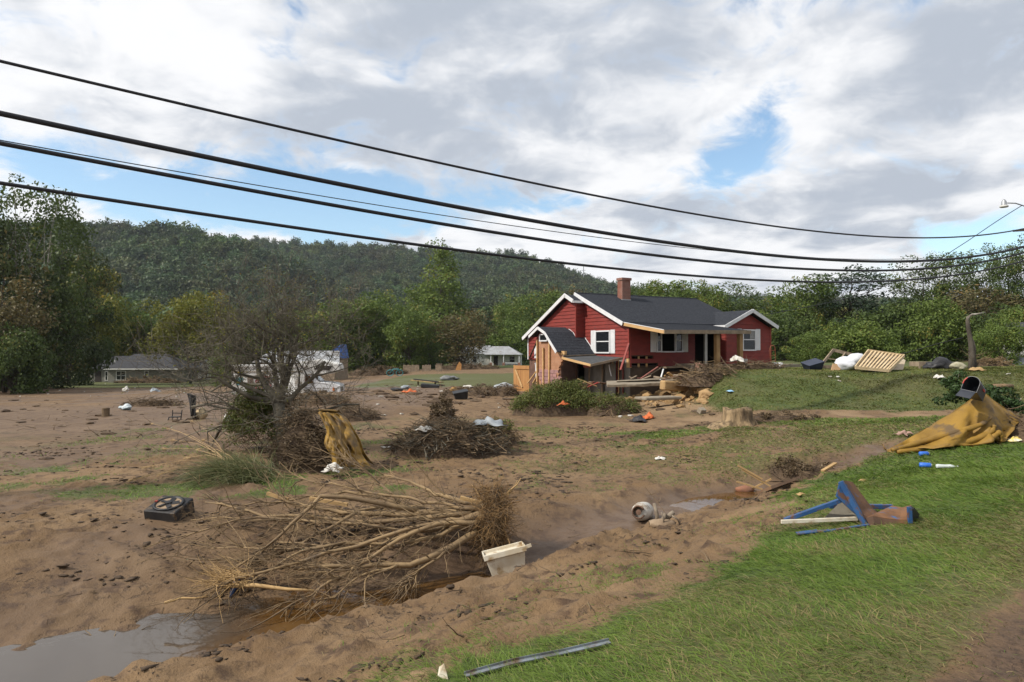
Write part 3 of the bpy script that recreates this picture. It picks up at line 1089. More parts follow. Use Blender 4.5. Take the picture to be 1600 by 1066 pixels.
M_brick = brick_mat('old_chimney_brick', (0.30, 0.115, 0.075), (0.21, 0.085, 0.058), (0.24, 0.19, 0.16), 0.21, 0.075)
M_brick2 = brick_mat('orange_backup_brick', (0.46, 0.225, 0.12), (0.38, 0.18, 0.095), (0.32, 0.2, 0.13), 0.24, 0.085)
M_shingle = mat('charcoal_shingle', (0.040, 0.044, 0.053), (0.024, 0.026, 0.032), 9.0, 0.95, 0.008, 40, spec=0.15, stain=(0.055, 0.057, 0.064), stain_at=0.60, stain_scale=12)

HZR = math.atan2(0.478, 0.878)
house = empty('red_house', (6.17, 36.0, 0.0), 'red clapboard house with dark shingle roof and brick chimney, its near corner torn open', 'house', HZR)
hm = Matrix.Translation((6.17, 36.0, 0.0)) @ Matrix.Rotation(HZR, 4, 'Z')
hmi = hm.inverted()


def hl(p):                        # world point -> house coordinates
    return hmi @ Vector(p)


def rects(a0, a1, b0, b1, holes):
    """split a rectangle round rectangular holes"""
    ys = sorted({b0, b1, *[h[2] for h in holes], *[h[3] for h in holes]})
    ys = [q for q in ys if b0 <= q <= b1]
    out = []
    for k in range(len(ys) - 1):
        z0, z1 = ys[k], ys[k + 1]
        zm = (z0 + z1) / 2
        x = a0
        for h in sorted([h for h in holes if h[2] < zm < h[3]]):
            if h[0] > x + 1e-4:
                out.append((x, min(h[0], a1), z0, z1))
            x = max(x, h[1])
        if x < a1 - 1e-4:
            out.append((x, a1, z0, z1))
    return out


def clap_wall(name, parent, axis, const, out, a0, a1, z0, z1, holes=(), top=None, step=0.205, matl=None, warp=0.0):
    """a wall of backing board with each clapboard an object of its own.
    axis 'X': the wall lies in the plane Y = const and runs along X; axis 'Y': in X = const along Y; out: sign of the outward normal"""
    mb = MB()

    def pt(a, d, z):
        return (a, const + out * d, z) if axis == 'X' else (const + out * d, a, z)
    if top is None:
        for r in rects(a0, a1, z0, z1, list(holes)):
            mb.span(pt(r[0], -0.10, r[2]), pt(r[1], 0.0, r[3]))
    else:
        n = 24
        xs = [a0 + (a1 - a0) * i / n for i in range(n + 1)]
        poly = [pt(a0, -0.1, z0), pt(a1, -0.1, z0)] + [pt(q, -0.1, top(q)) for q in reversed(xs)]
        ex = Vector(pt(0, 0.1, 0)) - Vector(pt(0, 0, 0))
        mb.prism(poly, ex)
    wall = mb.build(name, M_sheath, parent)
    z = z0
    rs = random.Random(hash(name) % 1000 if False else len(name))
    while z < z1 - 0.02:
        zt = min(z + step, z1)
        segs = [(a0, a1)]
        if top is not None:
            xs = np.linspace(a0, a1, 241)
            ok = np.array([top(q) for q in xs]) >= z + 0.03
            if not ok.any():
                break
            segs = [(xs[ok][0], xs[ok][-1])]
        for h in holes:
            if h[2] < (z + zt) / 2 < h[3]:
                ns = []
                for s in segs:
                    if h[0] > s[0] + 0.02:
                        ns.append((s[0], min(h[0], s[1])))
                    if h[1] < s[1] - 0.02:
                        ns.append((max(h[1], s[0]), s[1]))
                segs = [s for s in ns if s[1] - s[0] > 0.03]
        for s in segs:
            # board ends follow the roof where it cuts them
            zt_ = zt + 0.012
            ta, tb = s
            if top is not None:
                xs = np.linspace(s[0], s[1], 121)
                ok2 = np.array([top(q) for q in xs]) >= zt_
                if ok2.any():
                    ta, tb = xs[ok2][0], xs[ok2][-1]
                else:
                    m_ = xs[np.argmax([top(q) for q in xs])]
                    ta, tb = m_ - 0.02, m_ + 0.02
            j = rs.uniform(-0.003, 0.003) + (warp * rs.random() if warp else 0)
            b = MB()
            vs = [pt(s[0], 0.001, z), pt(s[1], 0.001, z), pt(s[1], 0.046 + j, z + j), pt(s[0], 0.046, z), pt(ta, 0.001, zt_), pt(tb, 0.001, zt_), pt(tb, 0.009, zt_), pt(ta, 0.009, zt_)]
            b.add(vs, [(0, 3, 2, 1), (3, 7, 6, 2), (4, 5, 6, 7), (0, 1, 5, 4), (0, 4, 7, 3), (1, 2, 6, 5)])
            b.build('clapboard', matl or M_red, wall)
        z = zt
    return wall


def zf_roof(Y):
    return 5.05 - 0.415 * (4.7 - Y) if Y <= 4.7 else 5.05 - 0.49 * (Y - 4.7)


# walls
FRONT_HOLES = [(2.20, 3.62, 1.66, 2.86), (4.60, 6.30, 0.80, 2.86), (0.14, 1.62, 1.205, 1.39), (0.14, 1.95, 0.86, 1.015)]
front = clap_wall('front_wall', house, 'X', 0.0, -1, 0.06, 6.60, 0.84, 3.10, FRONT_HOLES)
gable = clap_wall('gable_wall', house, 'Y', 0.0, -1, 0.0, 4.08, 1.30, 4.80, [], lambda Y: zf_roof(Y) - 0.16)
bump = clap_wall('gable_wall', house, 'Y', -0.60, -1, 4.10, 9.55, 1.14, 4.95, [], lambda Y: (4.93 - 0.42 * (4.8 - Y) if Y < 4.8 else 4.93 - 0.49 * (Y - 4.8)) - 0.14)
bside = clap_wall('bump_side_wall', house, 'X', 4.10, -1, -0.60, 0.0, 2.0, 4.52)
wingf = clap_wall('wing_wall', house, 'X', -0.40, -1, 6.60, 10.20, 0.96, 4.0, [], lambda X: 3.98 - 0.45 * abs(X - 8.38) - 0.12)
wings = clap_wall('wing_side_wall', house, 'Y', 6.60, -1, -0.40, 0.0, 0.96, 3.0)
wingr = clap_wall('wing_side_wall', house, 'Y', 10.20, 1, -0.40, 6.0, 0.96, 3.05)
MB().span((0.1, 9.40, 0.9), (9.1, 9.52, 2.75)).build('back_wall', M_red, house)
MB().add([(9.1, 0.2, 0.9), (9.1, 9.4, 0.9), (9.1, 9.4, 2.7), (9.1, 4.7, 4.95), (9.1, 0.2, 3.05)], [(0, 1, 2, 3, 4)]).build('end_wall', M_red, house, solid=0.08)
# rooms behind the openings
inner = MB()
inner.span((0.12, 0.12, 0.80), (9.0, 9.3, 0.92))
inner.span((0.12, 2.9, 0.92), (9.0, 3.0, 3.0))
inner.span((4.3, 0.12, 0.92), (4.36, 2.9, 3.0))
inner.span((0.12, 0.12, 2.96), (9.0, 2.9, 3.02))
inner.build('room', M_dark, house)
# corner boards
MB().span((-0.045, -0.045, 2.05), (0.06, 0.06, 3.10)).build('corner_board', M_redtrim, house)
MB().span((-0.645, 4.055, 2.0), (-0.56, 4.13, 4.50)).build('corner_board', M_redtrim, house)
MB().span((10.16, -0.45, 0.96), (10.25, -0.38, 3.10)).build('corner_board', M_redtrim, house)
MB().span((-0.66, 9.50, 1.14), (-0.57, 9.60, 2.70)).build('corner_board', M_white, house)
cb = MB()
cb.bar(Vector((-0.06, -0.06, 2.07)), hl(P3(969.5, 578, 35.3)), 0.10, 0.05)
tag(cb.build('loose_corner_board', M_redtrim, house), 'corner board hanging loose from the torn corner')
MB().span((-0.02, 0.02, 0.80), (0.18, 0.2, 1.28)).build('corner_stud', M_wood, house)
for x in (0.62, 1.16):
    MB().span((x, 0.005, 0.82), (x + 0.09, 0.085, 1.42)).build('stud', M_wood, house)


# windows
def window(parent, axis, const, out, a0, a1, z0, z1, curtain=0.0, split=True, fw=0.075):
    def pt(a, d, z):
        return (a, const + out * d, z) if axis == 'X' else (const + out * d, a, z)
    fr = MB()
    fr.span(pt(a0, -0.01, z0 - 0.05), pt(a1, 0.115, z0 + 0.02))
    fr.span(pt(a0, -0.01, z1 - fw), pt(a1, 0.10, z1))
    fr.span(pt(a0, -0.01, z0 + 0.02), pt(a0 + fw, 0.10, z1 - fw))
    fr.span(pt(a1 - fw, -0.01, z0 + 0.02), pt(a1, 0.10, z1 - fw))
    f = fr.build('window', M_white, parent)
    if split:
        zm = (z0 + z1) / 2
        MB().span(pt(a0 + fw + 0.002, 0.036, zm - 0.025), pt(a1 - fw - 0.002, 0.078, zm + 0.025)).build('sash_rail', M_white, f)
        rg = [(zm + 0.03, z1 - fw - 0.002), (z0 + 0.025, zm - 0.03)]
    else:
        rg = [(z0 + 0.025, z1 - fw - 0.002)]
    for k, (b0, b1) in enumerate(rg):
        MB().span(pt(a0 + fw + 0.003, 0.042 if k else 0.050, b0), pt(a1 - fw - 0.003, 0.048 if k else 0.056, b1)).build('pane', M_glass, f)
    if curtain:
        wv = MB()
        am = a0 + fw + 0.02 + (a1 - a0 - 2 * fw) * (1 - curtain)
        n = 14
        vs = []
        for i in range(n + 1):
            q = am + (a1 - fw - 0.02 - am) * i / n
            dd = 0.066 + 0.006 * math.sin(i * 2.2)
            vs += [pt(q, dd, (z0 + z1) / 2 + 0.04), pt(q, dd, z1 - fw - 0.01)]
        wv.add(vs, [(2 * i, 2 * i + 2, 2 * i + 3, 2 * i + 1) for i in range(n)])
        wv.build('curtain', M_curtain, f)
    return f


def shutter(parent, axis, const, out, a0, a1, z0, z1, matl=None):
    def pt(a, d, z):
        return (a, const + out * d, z) if axis == 'X' else (const + out * d, a, z)
    mb = MB()
    mb.span(pt(a0, 0.036, z0), pt(a1, 0.066, z1))
    for k in range(3):
        w_ = (a1 - a0) / 3
        mb.span(pt(a0 + w_ * k + 0.006, 0.066, z0 + 0.03), pt(a0 + w_ * (k + 1) - 0.006, 0.074, z1 - 0.03))
    return mb.build('shutter', matl or M_white, parent)


window(house, 'Y', 0.0, -1, 1.56, 2.93, 1.60, 2.82, 0.0)
shutter(house, 'Y', 0.0, -1, 1.14, 1.54, 1.55, 2.84)
shutter(house, 'Y', 0.0, -1, 2.96, 3.38, 1.55, 2.84)
window(house, 'X', 0.0, -1, 1.80, 2.18, 1.66, 2.86)
window(house, 'X', 0.0, -1, 3.12, 3.68, 1.66, 2.86)
MB().span((2.18, -0.11, 1.60), (3.12, 0.06, 1.67)).build('window_sill', M_white, house)
MB().span((2.18, -0.11, 2.80), (3.12, 0.06, 2.86)).build('window_head', M_white, house)
M_cream = mat('cream_white_paint', (0.60, 0.58, 0.52), (0.50, 0.48, 0.43), 3, 0.6)  # slightly darker, creamier white for one shutter and the door frame
shutter(house, 'X', 0.0, -1, 1.42, 1.78, 1.62, 2.86, M_white)
shutter(house, 'X', 0.0, -1, 3.72, 4.06, 1.62, 2.86, M_cream)
window(house, 'X', -0.40, -1, 7.84, 8.92, 1.74, 2.93, 0.45)
shutter(house, 'X', -0.40, -1, 8.96, 9.30, 1.72, 2.96)
shutter(house, 'X', -0.40, -1, 7.44, 7.80, 1.72, 2.96)
df = MB()
df.span((5.34, -0.05, 0.9), (5.52, 0.05, 2.8))
df.span((6.28, -0.05, 0.9), (6.36, 0.05, 2.8))
df.build('door_frame', M_cream, house)


# roofs
def slab(name, quad, th, matl, parent):
    """a sloping quad with thickness downwards"""
    return MB().prism([Vector(q) for q in quad], (0, 0, -th)).build(name, matl, parent)


def shingle_slab(name, a, b, c, d, th, parent, course=0.2):
    """roof plane a,b (low edge), c,d (high edge; d above a); the courses are steps of their own thickness"""
    a, b, c, d = map(Vector, (a, b, c, d))
    L_ = ((d - a).length + (c - b).length) / 2
    n = max(2, int(L_ / course))
    up = (b - a).cross(d - a).normalized()
    if up.z < 0:
        up = -up
    mb = MB()
    for k in range(n):
        t0, t1 = k / n, (k + 1) / n
        p0, p1 = a.lerp(d, t0), b.lerp(c, t0)
        p2, p3 = b.lerp(c, t1), a.lerp(d, t1)
        mb.add([p0 + up * 0.010, p1 + up * 0.010, p2 + up * 0.002, p3 + up * 0.002], [(0, 1, 2, 3)])
        mb.add([p0, p1, p1 + up * 0.010, p0 + up * 0.010], [(0, 1, 2, 3)])
    mb.prism([a, b, c, d], (0, 0, -th))
    o = mb.build(name, M_shingle, parent)
    return o


roof = shingle_slab('roof', (-0.25, 0.22, 3.20), (9.30, 0.22, 3.20), (9.30, 4.72, 5.07), (-0.25, 4.72, 5.07), 0.09, house)
tag(roof, None, None, None, None)
shingle_slab('roof', (9.30, 9.80, 2.57), (-0.25, 9.80, 2.57), (-0.25, 4.725, 5.065), (9.30, 4.725, 5.065), 0.09, house)
MB().tube([(-0.25, 4.72, 5.075), (9.30, 4.72, 5.075)], 0.05, 6).build('ridge_cap', M_shingle, house)
# the bump's own roof
shingle_slab('bump_roof', (-0.90, 3.93, 4.56), (-0.26, 3.93, 4.56), (-0.26, 4.78, 4.96), (-0.90, 4.78, 4.96), 0.09, house)
shingle_slab('bump_roof', (-0.26, 9.80, 2.52), (-0.90, 9.80, 2.52), (-0.90, 4.785, 4.955), (-0.26, 4.785, 4.955), 0.09, house)
# porch roof
porch = shingle_slab('porch_roof', (-0.15, -2.95, 2.70), (5.70, -2.95, 2.76), (5.70, 0.20, 3.17), (-0.15, 0.20, 3.17), 0.10, house)
# wing roof
shingle_slab('wing_roof', (6.28, 3.0, 3.12), (6.28, -0.72, 3.12), (8.38, -0.72, 4.05), (8.38, 3.0, 4.05), 0.09, house)
shingle_slab('wing_roof', (10.48, -0.72, 3.12), (10.48, 6.2, 3.12), (8.38, 6.2, 4.05), (8.38, -0.72, 4.05), 0.09, house)


def board(name, p, q, wd, ht, matl, parent=house, roll=0.0):
    return MB().bar(p, q, wd, ht, roll).build(name, matl, parent)


# rake and eave boards
board('rake_board', (-0.28, 4.76, 5.02), (-0.28, 0.20, 3.12), 0.05, 0.21, M_white)
board('rake_board', (-0.93, 9.80, 2.46), (-0.93, 4.74, 4.95), 0.05, 0.21, M_white)
board('rake_board', (-0.93, 4.80, 4.93), (-0.93, 3.92, 4.53), 0.05, 0.20, M_white)
board('eave_board', (-0.92, 3.90, 4.50), (-0.02, 3.90, 4.50), 0.04, 0.13, M_white)
board('rake_board', (6.26, -0.75, 3.06), (8.38, -0.75, 4.00), 0.05, 0.20, M_white)
board('rake_board', (10.50, -0.75, 3.06), (8.38, -0.75, 4.00), 0.05, 0.20, M_white)
board('eave_board', (6.26, -0.70, 3.07), (6.26, 0.22, 3.07), 0.04, 0.14, M_white)
board('porch_edge_board', (-0.19, 0.18, 3.11), (-0.19, -2.97, 2.62), 0.045, 0.19, M_wood)
board('drip_edge', (-0.215, 0.18, 3.20), (-0.215, -2.97, 2.715), 0.02, 0.035, M_white)
board('porch_edge_board', (-0.19, -2.99, 2.62), (5.74, -2.99, 2.68), 0.045, 0.19, M_woodold)
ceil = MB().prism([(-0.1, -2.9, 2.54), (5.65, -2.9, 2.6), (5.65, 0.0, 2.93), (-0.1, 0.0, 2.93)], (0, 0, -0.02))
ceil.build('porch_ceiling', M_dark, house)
MB().span((3.46, -2.80, 0.75), (3.70, -2.60, 2.60)).build('porch_post', M_post, house)
MB().span((5.12, -2.80, 0.75), (5.36, -2.60, 2.62)).build('porch_post', M_post, house)
# chimney
ch = MB()
ch.span((2.55, 3.85, 4.3), (3.16, 4.32, 6.0))
cho = ch.build('chimney', M_brick, house)
MB().span((2.50, 3.80, 5.90), (3.21, 4.37, 6.05)).build('chimney_cap', M_brick, cho)
MB().span((2.53, 3.82, 4.62), (3.18, 4.34, 4.76)).build('flashing', M_metalflash, cho)

# the stoved-in lower storey
fnd = MB()
fnd.span((0.02, 0.06, -1.0), (0.12, 4.0, 1.30))
fnd.build('foundation_wall', mat('grey_cellar_wall', (0.21, 0.195, 0.17), (0.15, 0.135, 0.115), 1.5, 0.9, 0.01, 8), house)
fnd = MB()
fnd.span((0.14, 0.14, -0.9), (4.5, 0.34, 0.80))
fnd.build('foundation_wall', mat('dark_damp_foundation', (0.10, 0.072, 0.052), (0.06, 0.045, 0.034), 1.5, 0.95, 0.03, 5), house)
fnd = MB()
fnd.span((5.6, -2.6, 0.0), (10.1, -0.36, 0.94))
fnd.build('porch_base', M_conc, house)
fnd = MB()
fnd.span((-0.56, 4.2, -1.0), (-0.4, 9.5, 1.13))
fnd.build('foundation_wall', mat('brown_brick_base', (0.16, 0.085, 0.06), (0.11, 0.062, 0.045), 3, 0.9, 0.01, 12), house)
fnd = MB()
fnd.span((0.0, 9.3, -1.0), (9.0, 9.5, 0.9))
fnd.span((9.05, 0.2, -0.5), (9.15, 9.4, 0.9))
fnd.build('foundation_wall', M_conc, house)
for y, tl in ((0.45, 0.05), (0.95, -0.08), (1.55, 0.1)):
    board('loose_plank', (-0.05, y, -0.6), (-0.05 + tl, y + tl, 1.25), 0.26, 0.04, M_red, roll=1.57)
board('stud', (-0.12, 0.75, -0.6), (-0.10, 0.78, 1.2), 0.05, 0.09, M_wood)
board('stud', (-0.12, 1.32, -0.6), (-0.10, 1.30, 1.2), 0.05, 0.09, M_wood)

# side entry with a gambrel roof, its end wall stripped to brick
GX0 = -2.50
prof = [(6.20, 2.57), (5.17, 3.07), (4.39, 2.75), (3.72, 2.14), (3.17, 1.66), (2.92, 1.42)]
for k in range(len(prof) - 1):
    (y0, z0), (y1, z1) = prof[k], prof[k + 1]
    lo, hi = ((y0, z0), (y1, z1)) if z0 < z1 else ((y1, z1), (y0, z0))
    xr = -0.62 if min(y0, y1) > 4.05 else -0.03
    x0 = GX0 + (0.30 if k == 4 else 0.0)
    if z0 < z1:
        shingle_slab('side_entry_roof', (xr, lo[0], lo[1]), (x0, lo[0], lo[1]), (x0, hi[0], hi[1]), (xr, hi[0], hi[1]), 0.06, house, 0.22)
    else:
        shingle_slab('side_entry_roof', (x0, lo[0], lo[1]), (xr, lo[0], lo[1]), (xr, hi[0], hi[1]), (x0, hi[0], hi[1]), 0.06, house, 0.22)
    if k < 4:
        board('rake_board', (GX0 - 0.03, y0, z0 - 0.06), (GX0 - 0.03, y1, z1 - 0.06), 0.04, 0.15, M_white)
fl_ = MB()
fl_.tube([(-0.60, 5.17, 3.10), (-0.63, 4.39, 2.80), (-0.63, 4.12, 2.55)], 0.02, 5)
fl_.tube([(-0.04, 4.0, 2.45), (-0.04, 3.4, 1.93), (-0.04, 3.02, 1.56)], 0.025, 5)
fl_.build('flashing', M_white, house)
XB = -2.15


def zs(Y):
    return float(np.interp(Y, [p_[0] for p_ in reversed(prof)], [p_[1] for p_ in reversed(prof)])) - 0.10


poly = [(XB, 5.95, -0.9), (XB, 5.95, 2.42)] + [(XB, q, min(zs(q), 2.42)) for q in (5.5, 5.17, 4.8, 4.39, 4.0, 3.7)]
jag = [(3.36, 1.70), (3.02, 1.62), (2.98, 1.42), (3.10, 1.30), (3.12, 1.12), (3.34, 1.02), (3.30, 0.90), (3.52, 0.78), (3.50, 0.62), (3.66, 0.5), (3.60, 0.30), (3.50, 0.12), (3.42, -0.05), (3.20, -0.3), (3.0, -0.9)]
poly += [(XB, a, b) for a, b in jag]
ew = MB().prism(poly, (0.12, 0, 0)).build('end_wall', M_brick2, house)
gp = MB().prism([(XB - 0.03, 5.93, 2.38), (XB - 0.03, 5.60, 2.70), (XB - 0.03, 5.17, 2.93), (XB - 0.03, 4.45, 2.62), (XB - 0.03, 4.20, 2.38)], (0.05, 0, 0))
gp.build('gable_panel', M_red, house)
window(house, 'Y', XB - 0.03, -1, 4.55, 5.42, 2.28, 2.66, 0, False, 0.06)
for y, z0, z1, tl in ((5.72, -0.5, 2.3, 0.0), (5.02, -0.5, 1.86, 0.03), (4.40, -0.55, 2.36, -0.04)):
    board('stud', (XB - 0.075, y, z0), (XB - 0.075, y + tl, z1), 0.09, 0.10, M_wood)
k = 0
for r_ in range(4):
    for c_ in range(5):
        y = 3.72 + 0.41 * c_ + (0.2 if r_ % 2 else 0)
        if y > 5.75 or (r_ == 3 and c_ > 3):
            continue
        MB().box((XB - 0.012 - 0.012 * ((r_ * 3 + c_) % 3), y, 0.52 - 0.21 * r_), (0.06, 0.395, 0.195)).build('concrete_block', M_cmu, ew, bevel=0.008)
for i, (y, z, s) in enumerate([(3.14, 1.36, 0.10), (3.38, 0.95, 0.11), (3.58, 0.66, 0.10), (3.62, 0.40, 0.12), (3.50, 0.18, 0.13), (3.35, -0.10, 0.15)]):
    MB().box((XB + 0.02, y - 0.06, z), (0.14, s * 1.9, s), Matrix.Rotation(0.1 * i, 3, 'X')).build('broken_block', M_cmu if i > 3 else M_brick2, ew)
MB().span((-2.2, 2.85, 1.48), (-2.05, 3.45, 1.68)).build('header_beam', M_wood, house)
shutter(house, 'Y', -0.60, -1, 8.25, 8.72, 1.22, 2.05)
board('loose_board', (-0.70, 9.3, 1.2), (-1.3, 7.0, 2.6), 0.10, 0.04, M_sheath)
board('loose_board', hl(P3(824, 599, 41)), hl(P3(840, 578, 40.6)), 0.10, 0.05, M_wood)
board('loose_board', hl(P3(833, 599, 40.6)), hl(P3(841, 585, 40.2)), 0.12, 0.05, M_wood)
MB().tube([hl(P3(836.5, 567, 41)), hl(P3(838, 570, 41)), hl(P3(838.5, 590, 41))], 0.075, 8).build('downpipe', M_white, house)
# collapsed lean-to roof
A_, B_, C_, D_ = [hl(P3(u, v, d)) for u, v, d in ((883, 559, 37.3), (924, 570, 35.3), (973.5, 558.5, 36.0), (932, 556.8, 38.5))]
A_ = Vector((-2.35, 2.80, 1.33))
B_ = Vector((-2.35, 0.10, 0.98))
C_ = Vector((-0.30, 0.10, 1.34))
D_ = Vector((-0.05, 2.90, 1.42))
lr = MB().prism([A_, B_, C_, D_], (0, 0, -0.07))
lr.build('lean_to_roof', mat('worn_grey_shingle', (0.075, 0.078, 0.080), (0.050, 0.052, 0.055), 5, 0.92, 0.01, 25), house)
board('lean_to_edge', A_ + Vector((-0.05, 0, -0.03)), B_ + Vector((-0.05, -0.03, -0.03)), 0.05, 0.12, M_wood)
board('lean_to_edge', B_ + Vector((-0.05, -0.03, -0.03)), C_ + Vector((0, -0.03, -0.03)), 0.05, 0.12, M_woodold)
board('lean_to_edge', A_ + Vector((0.1, 0.1, 0.08)), D_ + Vector((0, 0.05, 0.05)), 0.12, 0.06, M_woodold)
MB().prism([(-2.0, 1.3, 1.02), (-2.0, 0.75, 1.0), (-1.95, 0.7, 0.82), (-1.95, 1.4, 0.80)], (0.03, 0, 0)).build('hanging_flap', M_redtrim, house)
inn = MB()
inn.span((-0.08, 2.2, -0.9), (-0.04, 4.0, 1.25))
inn.build('cellar_wall', mat('pale_cellar_board', (0.25, 0.235, 0.21), (0.19, 0.175, 0.155), 1.4, 0.9), house)
for y in (1.95, 3.2):
    board('stud', (-0.35, y, -0.9), (-0.35, y - 0.1, 1.2), 0.06, 0.10, M_woodold)
board('pipe', (-0.8, 0.7, 0.95), (-0.75, 0.55, 0.35), 0.04, 0.04, M_white)
board('door_leaf', (-0.35, 1.15, -0.8), (-0.35, 1.15, 1.0), 0.85, 0.04, mat('grey_door', (0.22, 0.215, 0.20), (0.17, 0.165, 0.15), 2, 0.8), roll=0.0)
# under the front wall
board('sill_board', (2.05, -0.35, 0.80), (4.25, -0.35, 0.84), 0.5, 0.09, M_woodold)
board('sill_board', (2.75, -0.55, 0.93), (4.25, -0.50, 0.95), 0.14, 0.12, M_woodold)
board('brown_panel', (2.3, -0.25, 0.28), (4.3, -0.2, 0.28), 0.05, 0.55, mat('brown_hardboard', (0.20, 0.11, 0.05), (0.15, 0.085, 0.04), 2, 0.8))
board('fallen_rail', hl(P3(1000, 592.5, 34.4)), hl(P3(1028, 573.5, 35.0)), 0.10, 0.05, mat('faded_red_board', (0.26, 0.10, 0.08), (0.2, 0.08, 0.06), 3, 0.8))
board('fallen_rail', hl(P3(1008, 590, 34.6)), hl(P3(1032, 575, 35.1)), 0.05, 0.05, M_woodold)
board('strut', hl(P3(1031.5, 594, 34.2)), hl(P3(1036.5, 577, 34.6)), 0.06, 0.06, M_white)

# ------------------------------------------------------------------ trees one can tell apart
KINDS = {}


def kind_tree(k, *a, **kw):
    KINDS[k] = (tree_meshes('tree_' + k, *a, **kw), a[1])


#            key        seed H   W   base prof   ncl per leaf clr  leaves   bark   trunk
kind_tree('sycamore', 21, 22, 16, 3.0, 'round', 120, 90, 0.192, 1.35, L_dark, M_bark_pale, 0.30, stems=3, lean=0.0)
kind_tree('shade', 22, 18, 13, 0.5, 'round', 110, 105, 0.216, 1.45, L_shade, M_bark, 0.3, stems=2)
kind_tree('yellow', 23, 15, 11, 0.4, 'round', 110, 105, 0.192, 1.25, L_yellow, M_bark, 0.2, stems=3)
kind_tree('yellow_high', 43, 15, 12, 4.6, 'round', 100, 105, 0.192, 1.25, L_yellow, M_bark, 0.2, stems=3)
kind_tree('feather', 24, 14, 12, 0.6, 'vase', 120, 90, 0.176, 1.15, L_mid, M_bark, 0.2, stems=4)
kind_tree('broad', 25, 14, 13, 0.8, 'round', 130, 105, 0.192, 1.30, L_mid, M_bark, 0.25, stems=2)
kind_tree('tall', 26, 25, 14, 2.0, 'tall', 150, 112, 0.224, 1.55, L_light, M_bark, 0.35)
kind_tree('brown', 27, 12, 10, 0.8, 'vase', 90, 51, 0.160, 1.1, L_brown, M_bark, 0.18, stems=4)
kind_tree('conifer', 28, 14, 8, 0.5, 'cone', 120, 90, 0.160, 1.0, L_pine, M_bark_dark, 0.25, up=0.2, flat=0.5)
kind_tree('airy', 29, 16, 9, 4.5, 'top', 82, 78, 0.152, 1.15, L_dark, M_bark_dark, 0.24, flat=0.6)
kind_tree('airy_b', 30, 17, 8, 3.8, 'top', 76, 78, 0.152, 1.1, L_dark, M_bark_dark, 0.22, flat=0.6, stems=2)
kind_tree('pine', 31, 14, 8, 4.0, 'vase', 52, 69, 0.144, 1.0, L_pine, M_bark_dark, 0.22, flat=0.45)
kind_tree('shrub', 32, 6, 7, 0.0, 'round', 90, 105, 0.136, 0.85, L_light, M_bark, 0.09, stems=4)
kind_tree('shrub_dark', 33, 8, 9, 0.0, 'round', 110, 105, 0.160, 1.0, L_dark, M_bark, 0.1, stems=4)
kind_tree('shrub_mid', 34, 8, 9, 0.0, 'round', 110, 105, 0.160, 1.0, L_mid, M_bark, 0.1, stems=4)
kind_tree('light', 35, 11, 10, 0.3, 'round', 110, 105, 0.176, 1.15, L_light, M_bark, 0.18, stems=3)


def tree(kind, u, vt, d, wpx, label, name='tree', group=None, rz=None, cat='tree'):
    (wood, crown), h0 = KINDS[kind]
    x = (u - 800) / FPX * d
    zb = float(H0(np.array([x]), np.array([d]))[0])
    zt = EYE + (HOR - vt) / FPX * d
    s = (zt - zb) / h0
    me = crown
    n = len(me.vertices)
    if not me.get('wd'):
        co = np.empty(n * 3, np.float32)
        me.vertices.foreach_get('co', co)
        me['wd'] = float(np.percentile(co[0::3], 98) - np.percentile(co[0::3], 2))
    sx = (wpx / FPX * d) / me['wd']
    o = empty(name, (x, d, zb - 0.05), label, cat, rz=rz if rz is not None else (u * 1.7 + d) % 6.28, group=group, scale=(sx, sx, s))
    link('trunk', wood, o)
    link('crown', crown, o)
    return o


tree('sycamore', 38, 262, 72, 190, 'tall dark tree with bare pale limbs, tallest at the left edge', 'sycamore_tree', rz=0.4)
tree('shade', -25, 322, 68, 170, 'dark tree cut off by the left edge of the picture', 'broadleaf_tree')
tree('shade', 108, 352, 88, 120, 'dark tree leaning over behind the tall pale limbed one', 'broadleaf_tree')
tree('yellow', 140, 398, 116, 120, 'yellow green tree just right of the tall pale limbed one', 'broadleaf_tree')
tree('brown', 8, 425, 62, 110, 'brown withered tree low at the left edge', 'broadleaf_tree')
tree('shade', 60, 450, 74, 120, 'dark leafy tree overhanging the left end of the grey house', 'broadleaf_tree')
tree('shrub_dark', 20, 500, 60, 110, 'dark bush low at the left edge of the trees', 'bush', cat='bush')
tree('feather', 190, 455, 125, 80, 'olive tree rising behind the roof of the grey house', 'broadleaf_tree')
tree('shrub_dark', 163, 520, 112, 36, 'small black green bush beside the grey house roof', 'bush', cat='bush')
tree('brown', 236, 490, 128, 70, 'brownish tree behind the ridge of the grey house', 'broadleaf_tree')
tree('yellow_high', 298, 448, 98, 105, 'yellow green tree standing at the right end of the grey house', 'broadleaf_tree', rz=2.0)
tree('light', 352, 528, 70, 46, 'round yellow green bush behind the motorhome', 'bush', cat='bush')
tree('shade', 372, 470, 130, 110, 'dark tree behind the bare apple tree', 'broadleaf_tree')
tree('feather', 450, 480, 120, 110, 'dull green tree behind the motorhome roof', 'broadleaf_tree')
tree('feather', 528, 462, 112, 100, 'grey green tree just right of the bare apple tree', 'broadleaf_tree')
tree('broad', 590, 446, 118, 120, 'broad mid green tree over the hidden white shed', 'broadleaf_tree')
tree('broad', 640, 470, 112, 110, 'dense green tree over the grey board fence', 'broadleaf_tree', rz=4.0)
tree('shade', 668, 500, 126, 70, 'dark tree between the grey fence and the white bungalow', 'broadleaf_tree')
tree('tall', 688, 370, 138, 135, 'tallest bright green tree, rising above the middle of the ridge', 'poplar_tree', rz=1.0)
tree('brown', 722, 480, 110, 84, 'thin brownish tree with pale stems before the white bungalow', 'broadleaf_tree')
tree('conifer', 764, 470, 150, 44, 'dark narrow evergreen right of the tallest green tree', 'conifer_tree')
